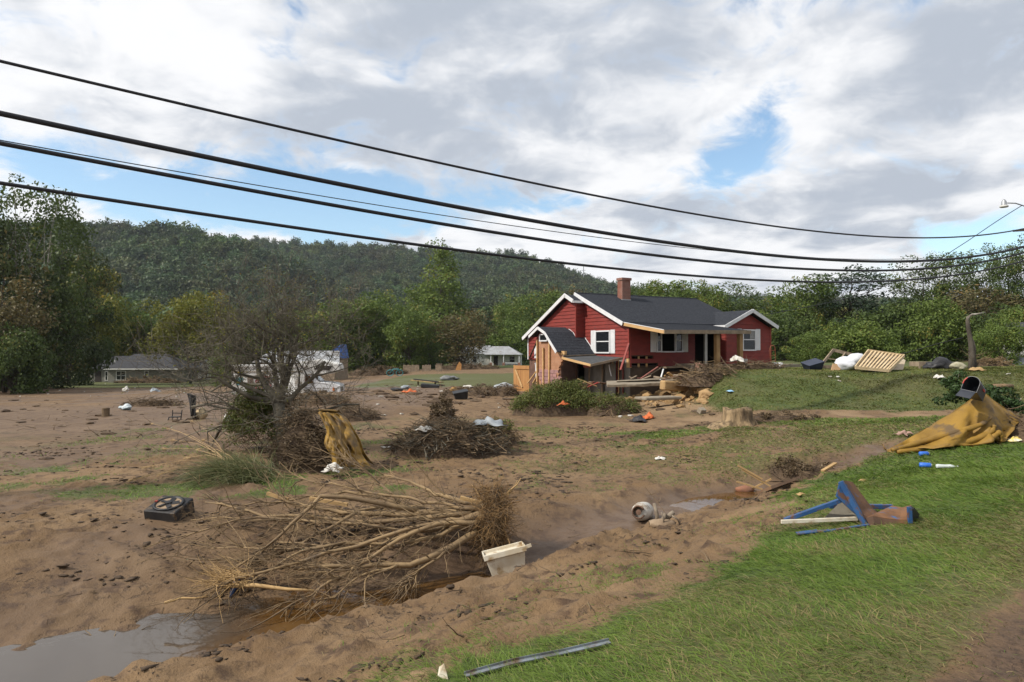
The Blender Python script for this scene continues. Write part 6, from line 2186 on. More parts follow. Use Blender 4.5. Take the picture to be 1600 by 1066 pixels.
def sheet(top, bot, nu, nv, fold, bulge, seed=0, fq=1.0):
    """cloth between two guide lines with folds running from the top line"""
    mb = MB()

    def f(a, b):
        p_ = catmull(top, a)
        q_ = catmull(bot, a)
        c_ = p_.lerp(q_, b)
        m_ = math.sin(math.pi * b)
        nz = float(vnoise(np.array([a * 9 + seed]), np.array([b * 3.0]), seed)[0]) - 0.5
        nz3 = float(vnoise(np.array([a * 21 + seed]), np.array([b * 9.0]), seed + 2)[0]) - 0.5
        nz = nz + 0.55 * nz3
        w_ = fold * (math.sin(a * 31 * fq + 3 * b + seed) * 0.55 + math.sin(a * 57 * fq - 5 * b + 1.3 * seed) * 0.3 + 1.3 * nz) * (0.25 + 0.9 * b) * min(1, 8 * a, 8 * (1 - a))
        c_ = c_ + Vector((0.15 * w_, -w_ - bulge * m_, 0.35 * abs(w_) * b - 0.06 * m_))
        return c_
    mb.grid(f, nu, nv)
    return mb


def gd(u, v, dz=0.02, dy=0.0):
    g = G(u, v)
    return Vector((g.x, g.y + dy, g.z + dz))


top = [gd(1386, 704), P3(1415, 687, 14.0), P3(1455, 664, 14.1), P3(1490, 643, 14.1), P3(1520, 621, 14.1), P3(1533, 612, 14.1), P3(1553, 626, 14.2), P3(1574, 640, 14.3), P3(1590, 651, 14.4)]
bot = [gd(1388, 706), gd(1412, 707), gd(1445, 704), gd(1480, 701), gd(1515, 698), gd(1545, 695), gd(1564, 693), P3(1571, 676, 13.9), P3(1588, 653, 14.3)]
tp_ = empty('yellow_tarp', gd(1530, 697), 'large ochre tarpaulin draped over the leaning mailbox post on the right verge', 'tarp')
tpo = tp_.location
mb = sheet([p_ - tpo for p_ in top], [p_ - tpo for p_ in bot], 90, 24, 0.11, 0.12, 3, 0.8)
mb.build('front_fall', M_tarp, tp_, True, 0, 0.008)
back = [Vector((p_.x + 0.25, p_.y + 0.75, hz(p_.x + 0.25, p_.y + 0.75) + 0.02)) for p_ in bot[:7]] + [P3(1578, 676, 15.0), P3(1591, 655, 14.9)]
mb = sheet([p_ - tpo for p_ in top], [p_ - tpo for p_ in back], 60, 12, 0.05, -0.05, 5)
mb.build('back_fall', M_tarp, tp_, True, 0, 0.008)
# rolled folds along the foot
for k, (pix, r_) in enumerate([([(1392, 703), (1440, 690), (1490, 676), (1530, 664), (1548, 652)], 0.06), ([(1400, 706), (1450, 700), (1510, 690), (1545, 676), (1553, 664)], 0.07), ([(1515, 697), (1540, 690), (1560, 676), (1563, 690)], 0.06)]):
    P_ = [P3(u, v, 13.62 - 0.03 * k) - tpo for u, v in pix]
    pts = [catmull(P_, i / 24) for i in range(25)]
    mb = MB()
    mb.tube(pts, [r_ * (0.45 + 0.55 * math.sin(math.pi * min(1, 0.1 + 0.9 * i / 24)) + 0.12 * math.sin(i * 1.7)) for i in range(25)], 8)
    mb.build('fold', M_tarp, tp_, True)

le = [(497, 643), (504, 656), (511, 674), (508, 694), (518, 710), (520, 726)]
ri = [(527, 645), (541, 656), (550, 671), (559, 688), (566, 709), (580, 727)]
LE = [P3(u, v, 15.45 - 0.09 * k) for k, (u, v) in enumerate(le)]
RI = [P3(u, v, 15.95 - 0.12 * k) for k, (u, v) in enumerate(ri)]
t2 = empty('yellow_tarp', gd(548, 729), 'small ochre tarpaulin hanging over the dark debris heap at left', 'tarp')
t2o = t2.location.copy()


def hang(a, b):
    p_ = catmull(LE, b)
    q_ = catmull(RI, b)
    c_ = p_.lerp(q_, a)
    n1_ = float(fbm(np.array([a * 3.2 + 0.9 * b + 2.0]), np.array([b * 2.4 - 0.7 * a]), 3, 71)[0])
    n2_ = float(fbm(np.array([a * 7.0 - 2.0 * b]), np.array([b * 5.5]), 2, 73)[0])
    cr = 1 - abs(2 * n1_ - 1) * 2.2
    dp = 0.26 * math.sin(math.pi * a) ** 0.7 * (0.55 + 0.6 * math.sin(math.pi * min(1, b * 0.9))) + 0.17 * cr + 0.10 * (n2_ - 0.5)
    c_ = c_ + Vector((0.05 * cr, -dp, 0.03 * (n2_ - 0.5) * 2))
    g_ = hz(c_.x, c_.y) + 0.02
    if c_.z < g_:
        c_.z = g_
    return c_ - t2o


MB().grid(hang, 44, 70).build('front_fall', M_tarp, t2, True, 0, 0.008)
MB().grid(lambda a, b: catmull(LE, b).lerp(catmull(RI, b), a) + Vector((0.05 * b, 0.12 + 0.45 * b * math.sin(math.pi * a), 0)) - t2o, 16, 20).build('back_fall', M_tarp, t2, True, 0, 0.008)
MB().grid(lambda a, b: catmull(LE, 0.0).lerp(catmull(RI, 0.0), a) + Vector((0, 0.0 + 0.6 * b, 0.03 + 0.06 * math.sin(math.pi * b) - 0.35 * b * b)) - t2o, 14, 10).build('top_flap', M_tarp, t2, True, 0, 0.008)

# mailbox
mp = P3(1521, 609, 13.75)
mx = empty('mailbox', mp, 'dark open mailbox knocked over on top of the right yellow tarp', 'mailbox', rot=(R(-24), R(12), R(-52)))
M_mail = mat('blue_black_mailbox_paint', (0.030, 0.034, 0.044), (0.045, 0.048, 0.058), 4, 0.4, stain=(0.16, 0.12, 0.09), stain_at=0.66)
sec = [(-0.14, -0.12), (0.14, -0.12)] + [(0.14 * math.cos(a), 0.06 + 0.13 * math.sin(a)) for a in [i * math.pi / 10 for i in range(11)]]
L2 = 0.25
mb = MB()
vs = [(x, -L2, z) for x, z in sec] + [(x, L2, z) for x, z in sec]
n = len(sec)
mb.add(vs, [(i, (i + 1) % n, n + (i + 1) % n, n + i) for i in range(n)] + [tuple(range(n, 2 * n))])
mb.build('shell', M_mail, mx, False, 0, 0.008)
MB().add([(x, -L2 - 0.01 - 0.16 * k, z - 0.03 - 0.20 * k + (0.0)) for k in (0, 1) for x, z in ((-0.13, -0.10), (0.13, -0.10))], [(0, 1, 3, 2)]).build('door', M_mail, mx, False, 0, 0.008)
MB().span((0.145, 0.0, 0.03), (0.157, 0.12, 0.06)).build('flag', mat('red_flag', (0.55, 0.06, 0.05), None, rough=0.5), mx)
MB().tube([(-0.10, -L2 - 0.005, 0.14), (-0.138, -L2 - 0.005, 0.06), (-0.14, -L2 - 0.005, 0.0)], 0.010, 5).build('red_edge', bpy.data.materials['red_flag'], mx)
po = MB()
po.bar(P3(1530, 614, 14.15) - mp, Vector((P3(1540, 690, 14.3).x, 14.35, hz(P3(1540, 690, 14.3).x, 14.35) - 0.2)) - mp, 0.10, 0.10)
o = po.build('mailbox_post', M_woodold, None)
o.location = mp
tag(o, 'grey wooden post holding up the peak of the right yellow tarp', 'post')

# cedar bush behind it
c = Vector((P3(1545, 620, 17.0).x, 17.0, hz(P3(1545, 620, 17.0).x, 17.0)))
rs2 = np.random.RandomState(31)
cd = empty('cedar_bush', c, 'dark green feathery cedar fallen behind the mailbox', 'bush')
cen, rad = [], []
for k in range(70):
    a = rs2.random()
    cen.append((-1.05 + 2.2 * a + rs2.normal() * 0.08, rs2.normal() * 0.2, 0.25 + 0.95 * (1 - a) * 0.75 + rs2.normal() * 0.16))
    rad.append(0.17)
C, N, sz, ti = blob_leaves(rs2, np.array(cen), np.array(rad), 110, 0.035, 0.6, 0.4)
V, F, T = leaves_np(rs2, C, N, sz, ti)
link('crown', np_mesh('crown', V, F, L_cedar, {'tint': T}), cd)
mb = MB()
mb.tube([(0.9, 0, 0.1), (0, 0, 0.4), (-0.9, 0, 0.95)], [0.06, 0.05, 0.02], 6)
mb.build('trunk', M_bark_dark, cd, True)

# cans, bottle, wrappers
M_can = mat('blue_can_print', (0.03, 0.12, 0.50), (0.04, 0.15, 0.55), 12, 0.35)
M_alu = mat('bare_aluminium', (0.6, 0.6, 0.62), None, rough=0.35, metal=0.8)
for k, (u, v, rz, lab) in enumerate([(1442, 713, 0.1, 'blue drink can on the grass nearer the right yellow tarp'), (1444, 731, -0.35, 'blue drink can on the grass beside the clear bottle')]):
    c = G(u, v) + Vector((0, 0, 0.045))
    e = empty('drink_can', c, lab, 'can', rot=(R(90), 0, rz + R(90)))
    MB().lathe([(0.03, -0.085), (0.042, -0.075), (0.042, 0.07), (0.032, 0.085)], 14).build('body', M_can, e, True)
    MB().lathe([(0.031, 0.086), (0.031, 0.092), (0.01, 0.088)], 14).build('lid', M_alu, e)
c = G(1477, 732) + Vector((0, 0, 0.035))
e = empty('plastic_bottle', c, 'clear crushed plastic bottle on the grass right of the blue cans', 'bottle', rot=(R(90), 0, R(80)))
M_clear = mat('milky_clear_plastic', (0.62, 0.66, 0.64), (0.5, 0.54, 0.52), 8, 0.2)
MB().lathe([(0.03, -0.15), (0.036, -0.13), (0.030, -0.02), (0.036, 0.06), (0.014, 0.13), (0.014, 0.15)], 12).build('body', M_clear, e, True)
MB().lathe([(0.016, 0.151), (0.016, 0.17), (0.005, 0.171)], 10).build('cap', M_white, e)


def scrap(name, u, v, w_, h_, m, lab, seed, cat='scrap', lift=0.01, d=None):
    c = G(u, v) if d is None else Vector((P3(u, v, d).x, d, hz(P3(u, v, d).x, d)))
    rs = random.Random(seed)
    mb = MB()
    ph = [rs.uniform(0, 6.28) for _ in range(4)]

    def f(a, b):
        x, y = (a - 0.5), (b - 0.5)
        k = 1 + 0.25 * math.sin(5 * a + ph[0]) * math.sin(4 * b + ph[1])
        th = math.atan2(y, x)
        k *= 1 + 0.30 * math.sin(2 * th + ph[0]) + 0.18 * math.sin(5 * th + ph[1])
        nz = float(vnoise(np.array([a * 5.0 + seed * 3.7]), np.array([b * 5.0 + seed]), seed)[0])
        nz2 = float(vnoise(np.array([a * 11.0 + seed]), np.array([b * 11.0]), seed + 4)[0])
        rim = max(0.0, 1 - 3.2 * (x * x + y * y))
        return (x * w_ * k, y * w_ * 0.8 * k, lift + h_ * (1.15 * nz * (0.25 + 0.75 * rim) + 0.45 * nz2 * rim))
    mb.grid(f, 14, 12)
    o = mb.build(name, m, None, True, 0, 0.006)
    o.location = c
    o.rotation_euler = (0, 0, rs.uniform(0, 6.28))
    return tag(o, lab, cat)


def bundle(name, u, v, size, m, lab, seed, cat, d=None, amp=0.28):
    c = G(u, v) if d is None else Vector((P3(u, v, d).x, d, hz(P3(u, v, d).x, d)))
    o = MB().lump((0, 0, size[2] * 0.75), size, seed, 3, amp).build(name, m, None, True)
    o.location = c
    o.rotation_euler = (0, 0, random.Random(seed).uniform(-0.5, 0.5))
    return tag(o, lab, cat)


M_cloth = mat('dirty_white_cloth', (0.62, 0.60, 0.55), (0.46, 0.43, 0.38), 4, 0.85, 0.004, 20, stain=(0.30, 0.23, 0.16), stain_at=0.62)
M_blackc = mat('black_sheeting', (0.020, 0.020, 0.023), (0.035, 0.033, 0.032), 3, 0.5, 0.01, 9)
M_orange = mat('orange_plastic_sheet', (0.55, 0.13, 0.035), (0.42, 0.10, 0.03), 4, 0.6)
M_yellowp = mat('yellow_wrapper', (0.70, 0.52, 0.08), (0.7, 0.68, 0.6), 14, 0.5)
M_greyc = mat('grey_blue_sheet', (0.32, 0.35, 0.37), (0.22, 0.24, 0.26), 2, 0.5, 0.01, 8)
scrap('wrapper', 1585, 690, 0.36, 0.08, M_yellowp, 'crumpled yellow and white wrapper at the right edge of the grass', 1, 'wrapper')
scrap('rag', 1413, 682, 0.28, 0.14, mat('pinkish_rag', (0.40, 0.26, 0.21), (0.26, 0.17, 0.13), 5, 0.9), 'pinkish rag on the grass left of the right yellow tarp', 2, 'rag')
scrap('wood_scrap', 1347, 752, 0.14, 0.02, M_split, 'pale wood chip on the grass above the bent frame', 3, 'wood chip')
scrap('wood_scrap', 1250, 773, 0.12, 0.02, M_split, 'pale wood chip left of the bent frame', 4, 'wood chip')
scrap('white_bag', 522, 722, 0.42, 0.16, M_cloth, 'torn white bag hanging at the foot of the left yellow tarp', 5, 'bag', 0.12, 14.7)
scrap('white_rag', 357, 668, 0.40, 0.50, M_cloth, 'white rag hanging left of the green shrub', 6, 'rag')
bundle('stuffed_bag', 315, 655, (0.26, 0.22, 0.24), mat('yellowed_sack', (0.46, 0.36, 0.22), (0.36, 0.27, 0.16), 4, 0.9), 'yellowish stuffed sack beside the black cloth on a stake', 7, 'sack')
bundle('white_bag', 197, 641, (0.27, 0.18, 0.15), mat('white_blue_bag', (0.58, 0.60, 0.60), (0.20, 0.27, 0.30), 6, 0.6), 'white and blue bag lying alone on the left mud flat', 8, 'bag', None, 0.35)
scrap('bone_shaped_pipe', 606, 700, 0.30, 0.05, M_cloth, 'short white piece of pipe on mud between the heap and the brushwood', 9, 'pipe')
bundle('silver_sheet', 788, 614, (0.50, 0.36, 0.34), mat('silver_tarpaulin', (0.50, 0.53, 0.54), (0.26, 0.29, 0.30), 2.5, 0.35, 0.01, 8), 'crumpled silver sheet standing left of the hedge', 10, 'sheet', None, 0.45)
scrap('grey_sheet', 762, 648, 0.75, 0.25, M_greyc, 'pale blue grey sheet lying on top of the field brushwood', 11, 'sheet', 0.75, 18.2)
scrap('orange_net', 640, 614, 0.9, 0.20, M_orange, 'orange net lying in front of the black cushion in mid field', 12, 'net')
scrap('orange_sheet', 1012, 655, 0.60, 0.22, M_orange, 'orange plastic on the ground right of the hedge', 13, 'sheet')
scrap('black_rag', 998, 659, 0.7, 0.18, M_blackc, 'dark rag beside the orange plastic right of the hedge', 14, 'rag')
scrap('red_strip', 880, 628, 0.35, 0.12, M_orange, 'bright red plastic strip caught on the hedge', 15, 'strip', 0.75, 24.6)
scrap('white_rag', 1152, 566, 0.7, 0.3, M_cloth, 'white rags on top of the branches before the right porch post', 16, 'rag', 0.35, 34.6)
scrap('blue_scrap', 1141, 612, 0.35, 0.05, mat('pale_blue_scrap', (0.25, 0.45, 0.62), None, rough=0.5), 'small pale blue scrap on the grassy mound', 17)
scrap('white_scrap', 1031, 718, 0.20, 0.06, M_cloth, 'white scrap on the mud above the propane tank', 18)
scrap('foam_piece', 665, 668, 0.5, 0.12, M_cloth, 'long pale piece of foam on the left of the field brushwood', 19, 'foam', 0.62, 17.9)
scrap('pale_rock', 793, 689, 0.30, 0.16, M_mudtan, 'pale stone at the right end of the field brushwood', 20, 'stone')
bundle('black_cushion', 621, 611, (0.42, 0.3, 0.13), M_blackc, 'black cushion lying alone in mid field', 21, 'cushion', None, 0.18)
bundle('grey_sheet', 633, 608, (0.34, 0.28, 0.15), M_greyc, 'grey sheet against the right end of the black cushion', 22, 'sheet', None, 0.3)
bundle('grey_sheet', 702, 594, (0.85, 0.5, 0.22), mat('dark_grey_sheet', (0.13, 0.135, 0.14), (0.22, 0.22, 0.21), 3, 0.6), 'grey crumpled sheet on the dirt edge beyond the tilted board', 23, 'sheet', None, 0.4)
bundle('ochre_fibre', 711, 613, (0.36, 0.28, 0.17), mat('ochre_fibre', (0.33, 0.18, 0.05), (0.22, 0.13, 0.05), 5, 0.95), 'ochre fibre bundle left of the black tote', 24, 'fibre', None, 0.3)
scrap('white_sheet', 731, 606, 0.9, 0.25, M_cloth, 'white sheet half buried beyond the black tote', 25, 'sheet')
scrap('pale_board', 515, 618, 1.3, 0.12, M_woodold, 'flat pale board right of the motorhome nose', 26, 'board')
scrap('dark_rag', 243, 607, 0.9, 0.3, M_greyc, 'blue grey rag on the lawn edge before the grey house', 27, 'rag', 0.01, 58)
bundle('white_scrap', 197, 605, (0.22, 0.2, 0.25), M_cloth, 'upright white scrap on the lawn edge before the grey house', 28, 'scrap', 60, 0.4)
scrap('white_bag', 550, 690, 0.3, 0.1, M_cloth, 'tiny white bag behind the left yellow tarp', 29, 'bag', 0.02, 18.0)
# black tote, tilted board, stake with black cloth
c = G(721, 624)
e = empty('black_tote', c, 'black plastic tote tipped over in mid field', 'tote', rot=(R(8), R(-10), 0.2))
MB().add([(-0.32, -0.25, 0.0), (0.32, -0.25, 0.0), (0.32, 0.25, 0.0), (-0.32, 0.25, 0.0), (-0.40, -0.31, 0.45), (0.40, -0.31, 0.45), (0.40, 0.31, 0.45), (-0.40, 0.31, 0.45)], [(0, 3, 2, 1), (0, 1, 5, 4), (1, 2, 6, 5), (2, 3, 7, 6), (3, 0, 4, 7), (4, 5, 6, 7)]).build('tub', M_black, e, False, 0.04)
MB().span((-0.42, -0.33, 0.42), (0.42, 0.33, 0.47)).build('rim', M_black, e, bevel=0.02)
a, b = G(648, 602) + Vector((0, 0, 0.42)), G(686, 604) + Vector((0, 0, 0.30))
e = empty('tilted_board', (a + b) / 2, 'long brown board propped over a dark box in mid field', 'board')
cc = (a + b) / 2
MB().bar(a - cc, b - cc, 0.9, 0.07).build('board_face', mat('yellow_brown_board', (0.34, 0.24, 0.10), (0.16, 0.11, 0.06), 2, 0.8), e)
MB().bar(a - cc + Vector((0, -0.5, 0.06)), b - cc + Vector((0, -0.5, 0.05)), 0.07, 0.12).build('edge_strip', M_black, e)
for q in (0.15, 0.85):
    g = a.lerp(b, q)
    MB().bar(g - cc, Vector((g.x, g.y, hz(g.x, g.y) - 0.1)) - cc, 0.12, 0.12).build('leg', M_woodold, e)
g = G(672, 606)
o = MB().box((0, 0, 0.12), (1.3, 0.6, 0.3), Matrix.Rotation(0.1, 3, 'Y')).build('dark_box', M_black, None, bevel=0.06)
o.location = g
tag(o, 'dark box under the tilted board in mid field', 'box')
g = G(300, 656)
e = empty('cloth_on_stake', g, 'black cloth hung on a stake on the left mud flat', 'cloth')
MB().tube([(0.03, 0, -0.2), (0.0, 0, 0.6), (-0.08, 0, 0.95)], 0.03, 6).build('stake', M_twiggrey, e)
zt_ = (656 - 615) / FPX * g.y
mb = MB()
mb.grid(lambda a, b: ((-0.16 + 0.36 * a) * (1 - 0.45 * b) + 0.10 * b, 0.05 * math.sin(9 * a + 4 * b) - 0.05, zt_ * (1.0 - 0.86 * b) - 0.06 * a + 0.03 * math.sin(5 * a)), 10, 12)
mb.build('cloth', M_blackc, e, True, 0, 0.015)
g = G(166, 651)
tag(MB().lathe([(0.16, -0.1), (0.15, 0.18), (0.155, 0.36), (0.12, 0.38), (0.02, 0.37)], 12, g).build('post_stub', M_twig, None), 'short brown post stub standing on the left mud flat', 'post')
g = G(274, 656)
e = empty('broken_chair', g, 'small black broken chair frame beside the black cloth on a stake', 'chair')
MB().span((-0.18, -0.15, 0.10), (0.18, 0.15, 0.13)).build('seat', M_black, e)
for x in (-0.17, 0.17):
    MB().bar((x, 0.13, -0.05), (x * 1.1, 0.2, 0.38), 0.03, 0.03).build('back_post', M_black, e)
    MB().bar((x, -0.13, 0.11), (x * 1.2, -0.2, -0.08), 0.03, 0.03).build('leg', M_black, e)
MB().bar((-0.18, 0.17, 0.25), (0.18, 0.17, 0.25), 0.03, 0.03).build('back_rail', M_black, e)

# planks and sticks at the ditch mouth
g = G(1216, 765)
e = empty('brown_beam', g, 'broken brown board in the upper end of the ditch', 'board')
MB().bar(P3(1193, 766, g.y) - g, P3(1238, 750, g.y + 0.7) - g, 0.30, 0.05, -0.5).build('board_face', mat('wet_brown_board', (0.22, 0.13, 0.075), (0.15, 0.09, 0.055), 3, 0.6), e)
MB().bar(P3(1193, 770, g.y - 0.05) - g, P3(1236, 757, g.y + 0.6) - g, 0.05, 0.07).build('edge_strip', M_twig, e)
for k, (a, b) in enumerate([((1152, 727), (1190, 748)), ((1150, 752), (1190, 764)), ((1158, 733), (1204, 760)), ((1174, 763), (1204, 748))]):
    dd = 13.9
    pa2, pb2 = P3(a[0], a[1], dd), P3(b[0], b[1], dd - 0.1)
    pb2.z = max(pb2.z, hz(pb2.x, pb2.y))
    o = MB().bar((0, 0, 0), pb2 - pa2, 0.035, 0.03).build('wood_strip', M_split, None)
    o.location = pa2
    tag(o, ['upper pale wood strip slanting into the ditch mouth', 'low pale wood strip lying left of the brown board', 'long pale wood strip crossing to the brown board', 'short pale wood strip leaning up to the brown board'][k], 'wood strip')
g = G(1163, 768)
o = MB().lump((0, 0, 0.03), (0.22, 0.14, 0.08), 6, 2, 0.25).build('clay_pot', mat('terracotta', (0.27, 0.12, 0.070), (0.18, 0.095, 0.06), 4, 0.85), None, True)
o.location = g
tag(o, 'broken terracotta pot in the puddle of the upper ditch', 'pot')
g = G(1284, 738)
o = MB().bar((0, 0, 0.03), (0.42, 0.35, 0.12), 0.07, 0.03).build('wood_strip', M_split, None)
o.location = g
tag(o, 'pale wood strip on the grass by the dark brush clods', 'wood strip')

# ------------------------------------------------------------------ before the house: slab, pier, rubble
a, b = P3(948, 600, 33.6), P3(1060, 597.5, 33.2)
cs = empty('concrete_slab', (a + b) / 2, 'cracked concrete porch slab fallen before the red house', 'slab')
cc = (a + b) / 2
mb = MB()
nseg = 10
tp_l = []
rs = random.Random(4)
dirx = (b - a).normalized()
diry = Vector((-dirx.y, dirx.x, 0))
for i in range(nseg + 1):
    q = a.lerp(b, i / nseg) - cc
    e_ = rs.uniform(-0.08, 0.08)
    tp_l.append((q + diry * (-0.7 + e_) + Vector((0, 0, 0.02 + e_ * 0.3)), q + diry * 0.8 + Vector((0, 0, 0.12)), q + diry * (-0.66 + e_ * 1.3) + Vector((0, 0, -0.16 + 0.6 * abs(e_))), q + diry * 0.8 + Vector((0, 0, -0.10))))
vs = [p_ for r_ in tp_l for p_ in r_]
fs = []
for i in range(nseg):
    o_ = 4 * i
    fs += [(o_, o_ + 4, o_ + 5, o_ + 1), (o_ + 2, o_ + 3, o_ + 7, o_ + 6), (o_, o_ + 2, o_ + 6, o_ + 4), (o_ + 1, o_ + 5, o_ + 7, o_ + 3)]
fs += [(0, 1, 3, 2), (4 * nseg, 4 * nseg + 2, 4 * nseg + 3, 4 * nseg + 1)]
mb.add(vs, fs)
mb.build('slab_body', M_conc, cs, bevel=0.02)
MB().bar(a - cc + diry * 0.3 + Vector((0.5, 0, 0.13)), b - cc + diry * 0.3 + Vector((-0.9, 0, 0.15)), 0.7, 0.05).build('slab_top', M_conc, cs, bevel=0.015)
a, b = P3(1000, 623, 29.5), P3(1056, 621, 30.5)
cs = empty('concrete_slab', (a + b) / 2, 'lower flat concrete piece on the sand below the porch slab', 'slab')
MB().bar(a - (a + b) / 2, b - (a + b) / 2, 0.8, 0.13).build('slab_body', M_conc, cs, bevel=0.03)
g = P3(1054, 603, 32.4)
o = MB().box((0, 0, 0), (1.35, 0.5, 0.46), Matrix.Rotation(0.05, 3, 'Y') @ Matrix.Rotation(0.25, 3, 'Z')).build('clay_block', M_earth, None, bevel=0.06)
o.location = g
tag(o, 'square cut block of yellow clay below the porch', 'clay block')
g = P3(1091, 584, 33.0)
e = empty('brick_pier', g, 'toppled pink brick porch pier leaning by the branches', 'pier', rot=(0.1, 0.32, 0.3))
MB().span((-0.20, -0.18, -0.42), (0.20, 0.18, 0.42)).build('masonry', mat('pinkish_stone', (0.30, 0.15, 0.115), (0.22, 0.115, 0.09), 3, 0.9, 0.01, 10), e, bevel=0.03)
MB().span((-0.23, -0.21, 0.40), (0.23, 0.21, 0.48)).build('cap', bpy.data.materials['pinkish_stone'], e, bevel=0.02)
g = P3(1082, 585, 32.8)
o = MB().lump((0, 0, 0), (0.14, 0.2, 0.52), 3, 2, 0.15).build('dark_root', M_bark_dark, None, True)
o.location = g
tag(o, 'dark upright root beside the toppled pink pier', 'root')
rs = random.Random(31)
M_bo = [M_woodold, M_wood, bpy.data.materials['faded_red_board'], M_sheath, M_red]
for lab, u0, v0, d0, su, nb in (('heap of splintered boards between the fallen slab and the house wall', 1020, 594, 34.0, 34, 16), ('jumble of broken boards under the porch beside the pink pier', 1066, 590, 33.6, 18, 10), ('broken boards and studs spilled under the lean to roof', 930, 600, 34.2, 24, 10)):
    c = P3(u0, v0, d0)
    e = empty('board_heap', c, lab, 'board heap')
    for k in range(nb):
        p_ = P3(u0 + rs.uniform(-su, su), v0 + rs.uniform(-5, 6), d0 + rs.uniform(-0.5, 0.5)) - c
        a_ = rs.uniform(0, 6.28)
        q_ = Vector((math.cos(a_), 0.5 * math.sin(a_), rs.gauss(0.05, 0.28))) * rs.uniform(0.35, 1.1)
        MB().bar(p_ - q_ * 0.5, p_ + q_ * 0.5, rs.uniform(0.05, 0.16), 0.03, rs.uniform(-0.6, 0.6)).build('board', M_bo[rs.randint(0, 4)], e)
rs = random.Random(9)
mb = MB()
for k in range(260):
    u, v = rs.uniform(945, 1112), rs.gauss(618, 8)
    if v < 598 or v > 640:
        continue
    g = G(u, v)
    s = 0.05 + 0.30 * rs.random() ** 2.6
    mb.lump(g + Vector((0, 0, s * 0.3)), (s * rs.uniform(0.8, 1.5), s * rs.uniform(0.7, 1.2), s * rs.uniform(0.5, 0.9)), k, 1, 0.25)
tag(mb.build('rubble', M_earth, None), 'broken yellow clay and stones below the torn house front', None, None, 'stuff')
for k, (u, v, s) in enumerate([(1026, 608, 0.9), (985, 614, 0.7), (1072, 606, 0.6)]):
    g = G(u, v)
    o = MB().lump((0, 0, 0.1), (s * 1.3, s, s * 0.5), 20 + k, 3, 0.22).build('clay_mound', M_earth, None, True)
    o.location = g
    tag(o, ['middle mound of orange clay under the porch edge', 'left mound of orange clay by the torn corner', 'right mound of orange clay by the branches'][k], 'mound')

# ------------------------------------------------------------------ right hand yard
def yard(u, v, d):
    x = (u - 800) / FPX * d
    return Vector((x, d, hz(x, d)))


g = yard(1208, 575, 38.5)
e = empty('hand_truck', g, 'rusty two wheeled hand truck leaning at the right corner of the red house', 'hand truck', 0.3)
M_oran = mat('rust_orange_tube', (0.30, 0.10, 0.045), (0.22, 0.08, 0.04), 5, 0.6)
hh = (575 - 541) / FPX * 38.5
MB().tube([(-0.17, 0, 0.1), (-0.17, 0.05, hh - 0.2), (-0.12, 0.05, hh - 0.04), (0, 0.05, hh), (0.12, 0.05, hh - 0.04), (0.17, 0.05, hh - 0.2), (0.17, 0, 0.1)], 0.022, 6).build('tube_frame', M_oran, e, True)
for q in (0.35, 0.65, 0.95):
    MB().bar((-0.17, 0.03, q), (0.17, 0.03, q), 0.02, 0.03).build('cross_bar', M_oran, e)
MB().span((-0.2, -0.22, 0.04), (0.2, 0.0, 0.06)).build('toe_plate', M_oran, e)
for q in (-0.22, 0.22):
    MB().lathe([(0.03, -0.03), (0.12, -0.03), (0.12, 0.03), (0.03, 0.03)], 12, (q, 0.06, 0.12), Matrix.Rotation(R(90), 3, 'Y')).build('wheel', M_rubber, e)
for k, (u, v, lab) in enumerate([(1210, 574, 'white bucket just right of the hand truck'), (1219, 573, 'second white bucket further right of the hand truck'), (1165, 572, 'white jar on the porch base below the right window')]):
    g = yard(u, v, 36.8) if k < 2 else P3(1165, 568, 37.4)
    e = empty('bucket', g, lab, 'bucket' if k < 2 else 'jar')
    s = 1.0 if k < 2 else 0.8
    MB().lathe([(0.11 * s, 0.0), (0.13 * s, 0.30 * s), (0.115 * s, 0.30 * s), (0.10 * s, 0.03)], 12).build('tub', M_white, e, True)
    MB().lathe([(0.135 * s, 0.29 * s), (0.135 * s, 0.32 * s), (0.02, 0.325 * s)], 12).build('lid', M_white if k < 2 else bpy.data.materials['pale_cellar_board'], e)
g = yard(1270, 574, 34.0)
e = empty('navy_tub', g, 'navy blue plastic tub tipped on the mound left of the bed frames', 'tub', rot=(0.25, -0.25, 0.2))
M_navy = mat('navy_plastic', (0.020, 0.026, 0.048), (0.03, 0.036, 0.06), 3, 0.35)
MB().add([(-0.30, -0.25, 0.0), (0.30, -0.25, 0.0), (0.30, 0.25, 0.0), (-0.30, 0.25, 0.0), (-0.42, -0.33, 0.40), (0.42, -0.33, 0.40), (0.42, 0.33, 0.40), (-0.42, 0.33, 0.40)], [(0, 3, 2, 1), (0, 1, 5, 4), (1, 2, 6, 5), (2, 3, 7, 6), (3, 0, 4, 7)]).build('tub', M_navy, e, False, 0, 0.02)
MB().span((-0.44, -0.35, 0.38), (0.44, 0.35, 0.42)).build('lid', M_navy, e, bevel=0.01)


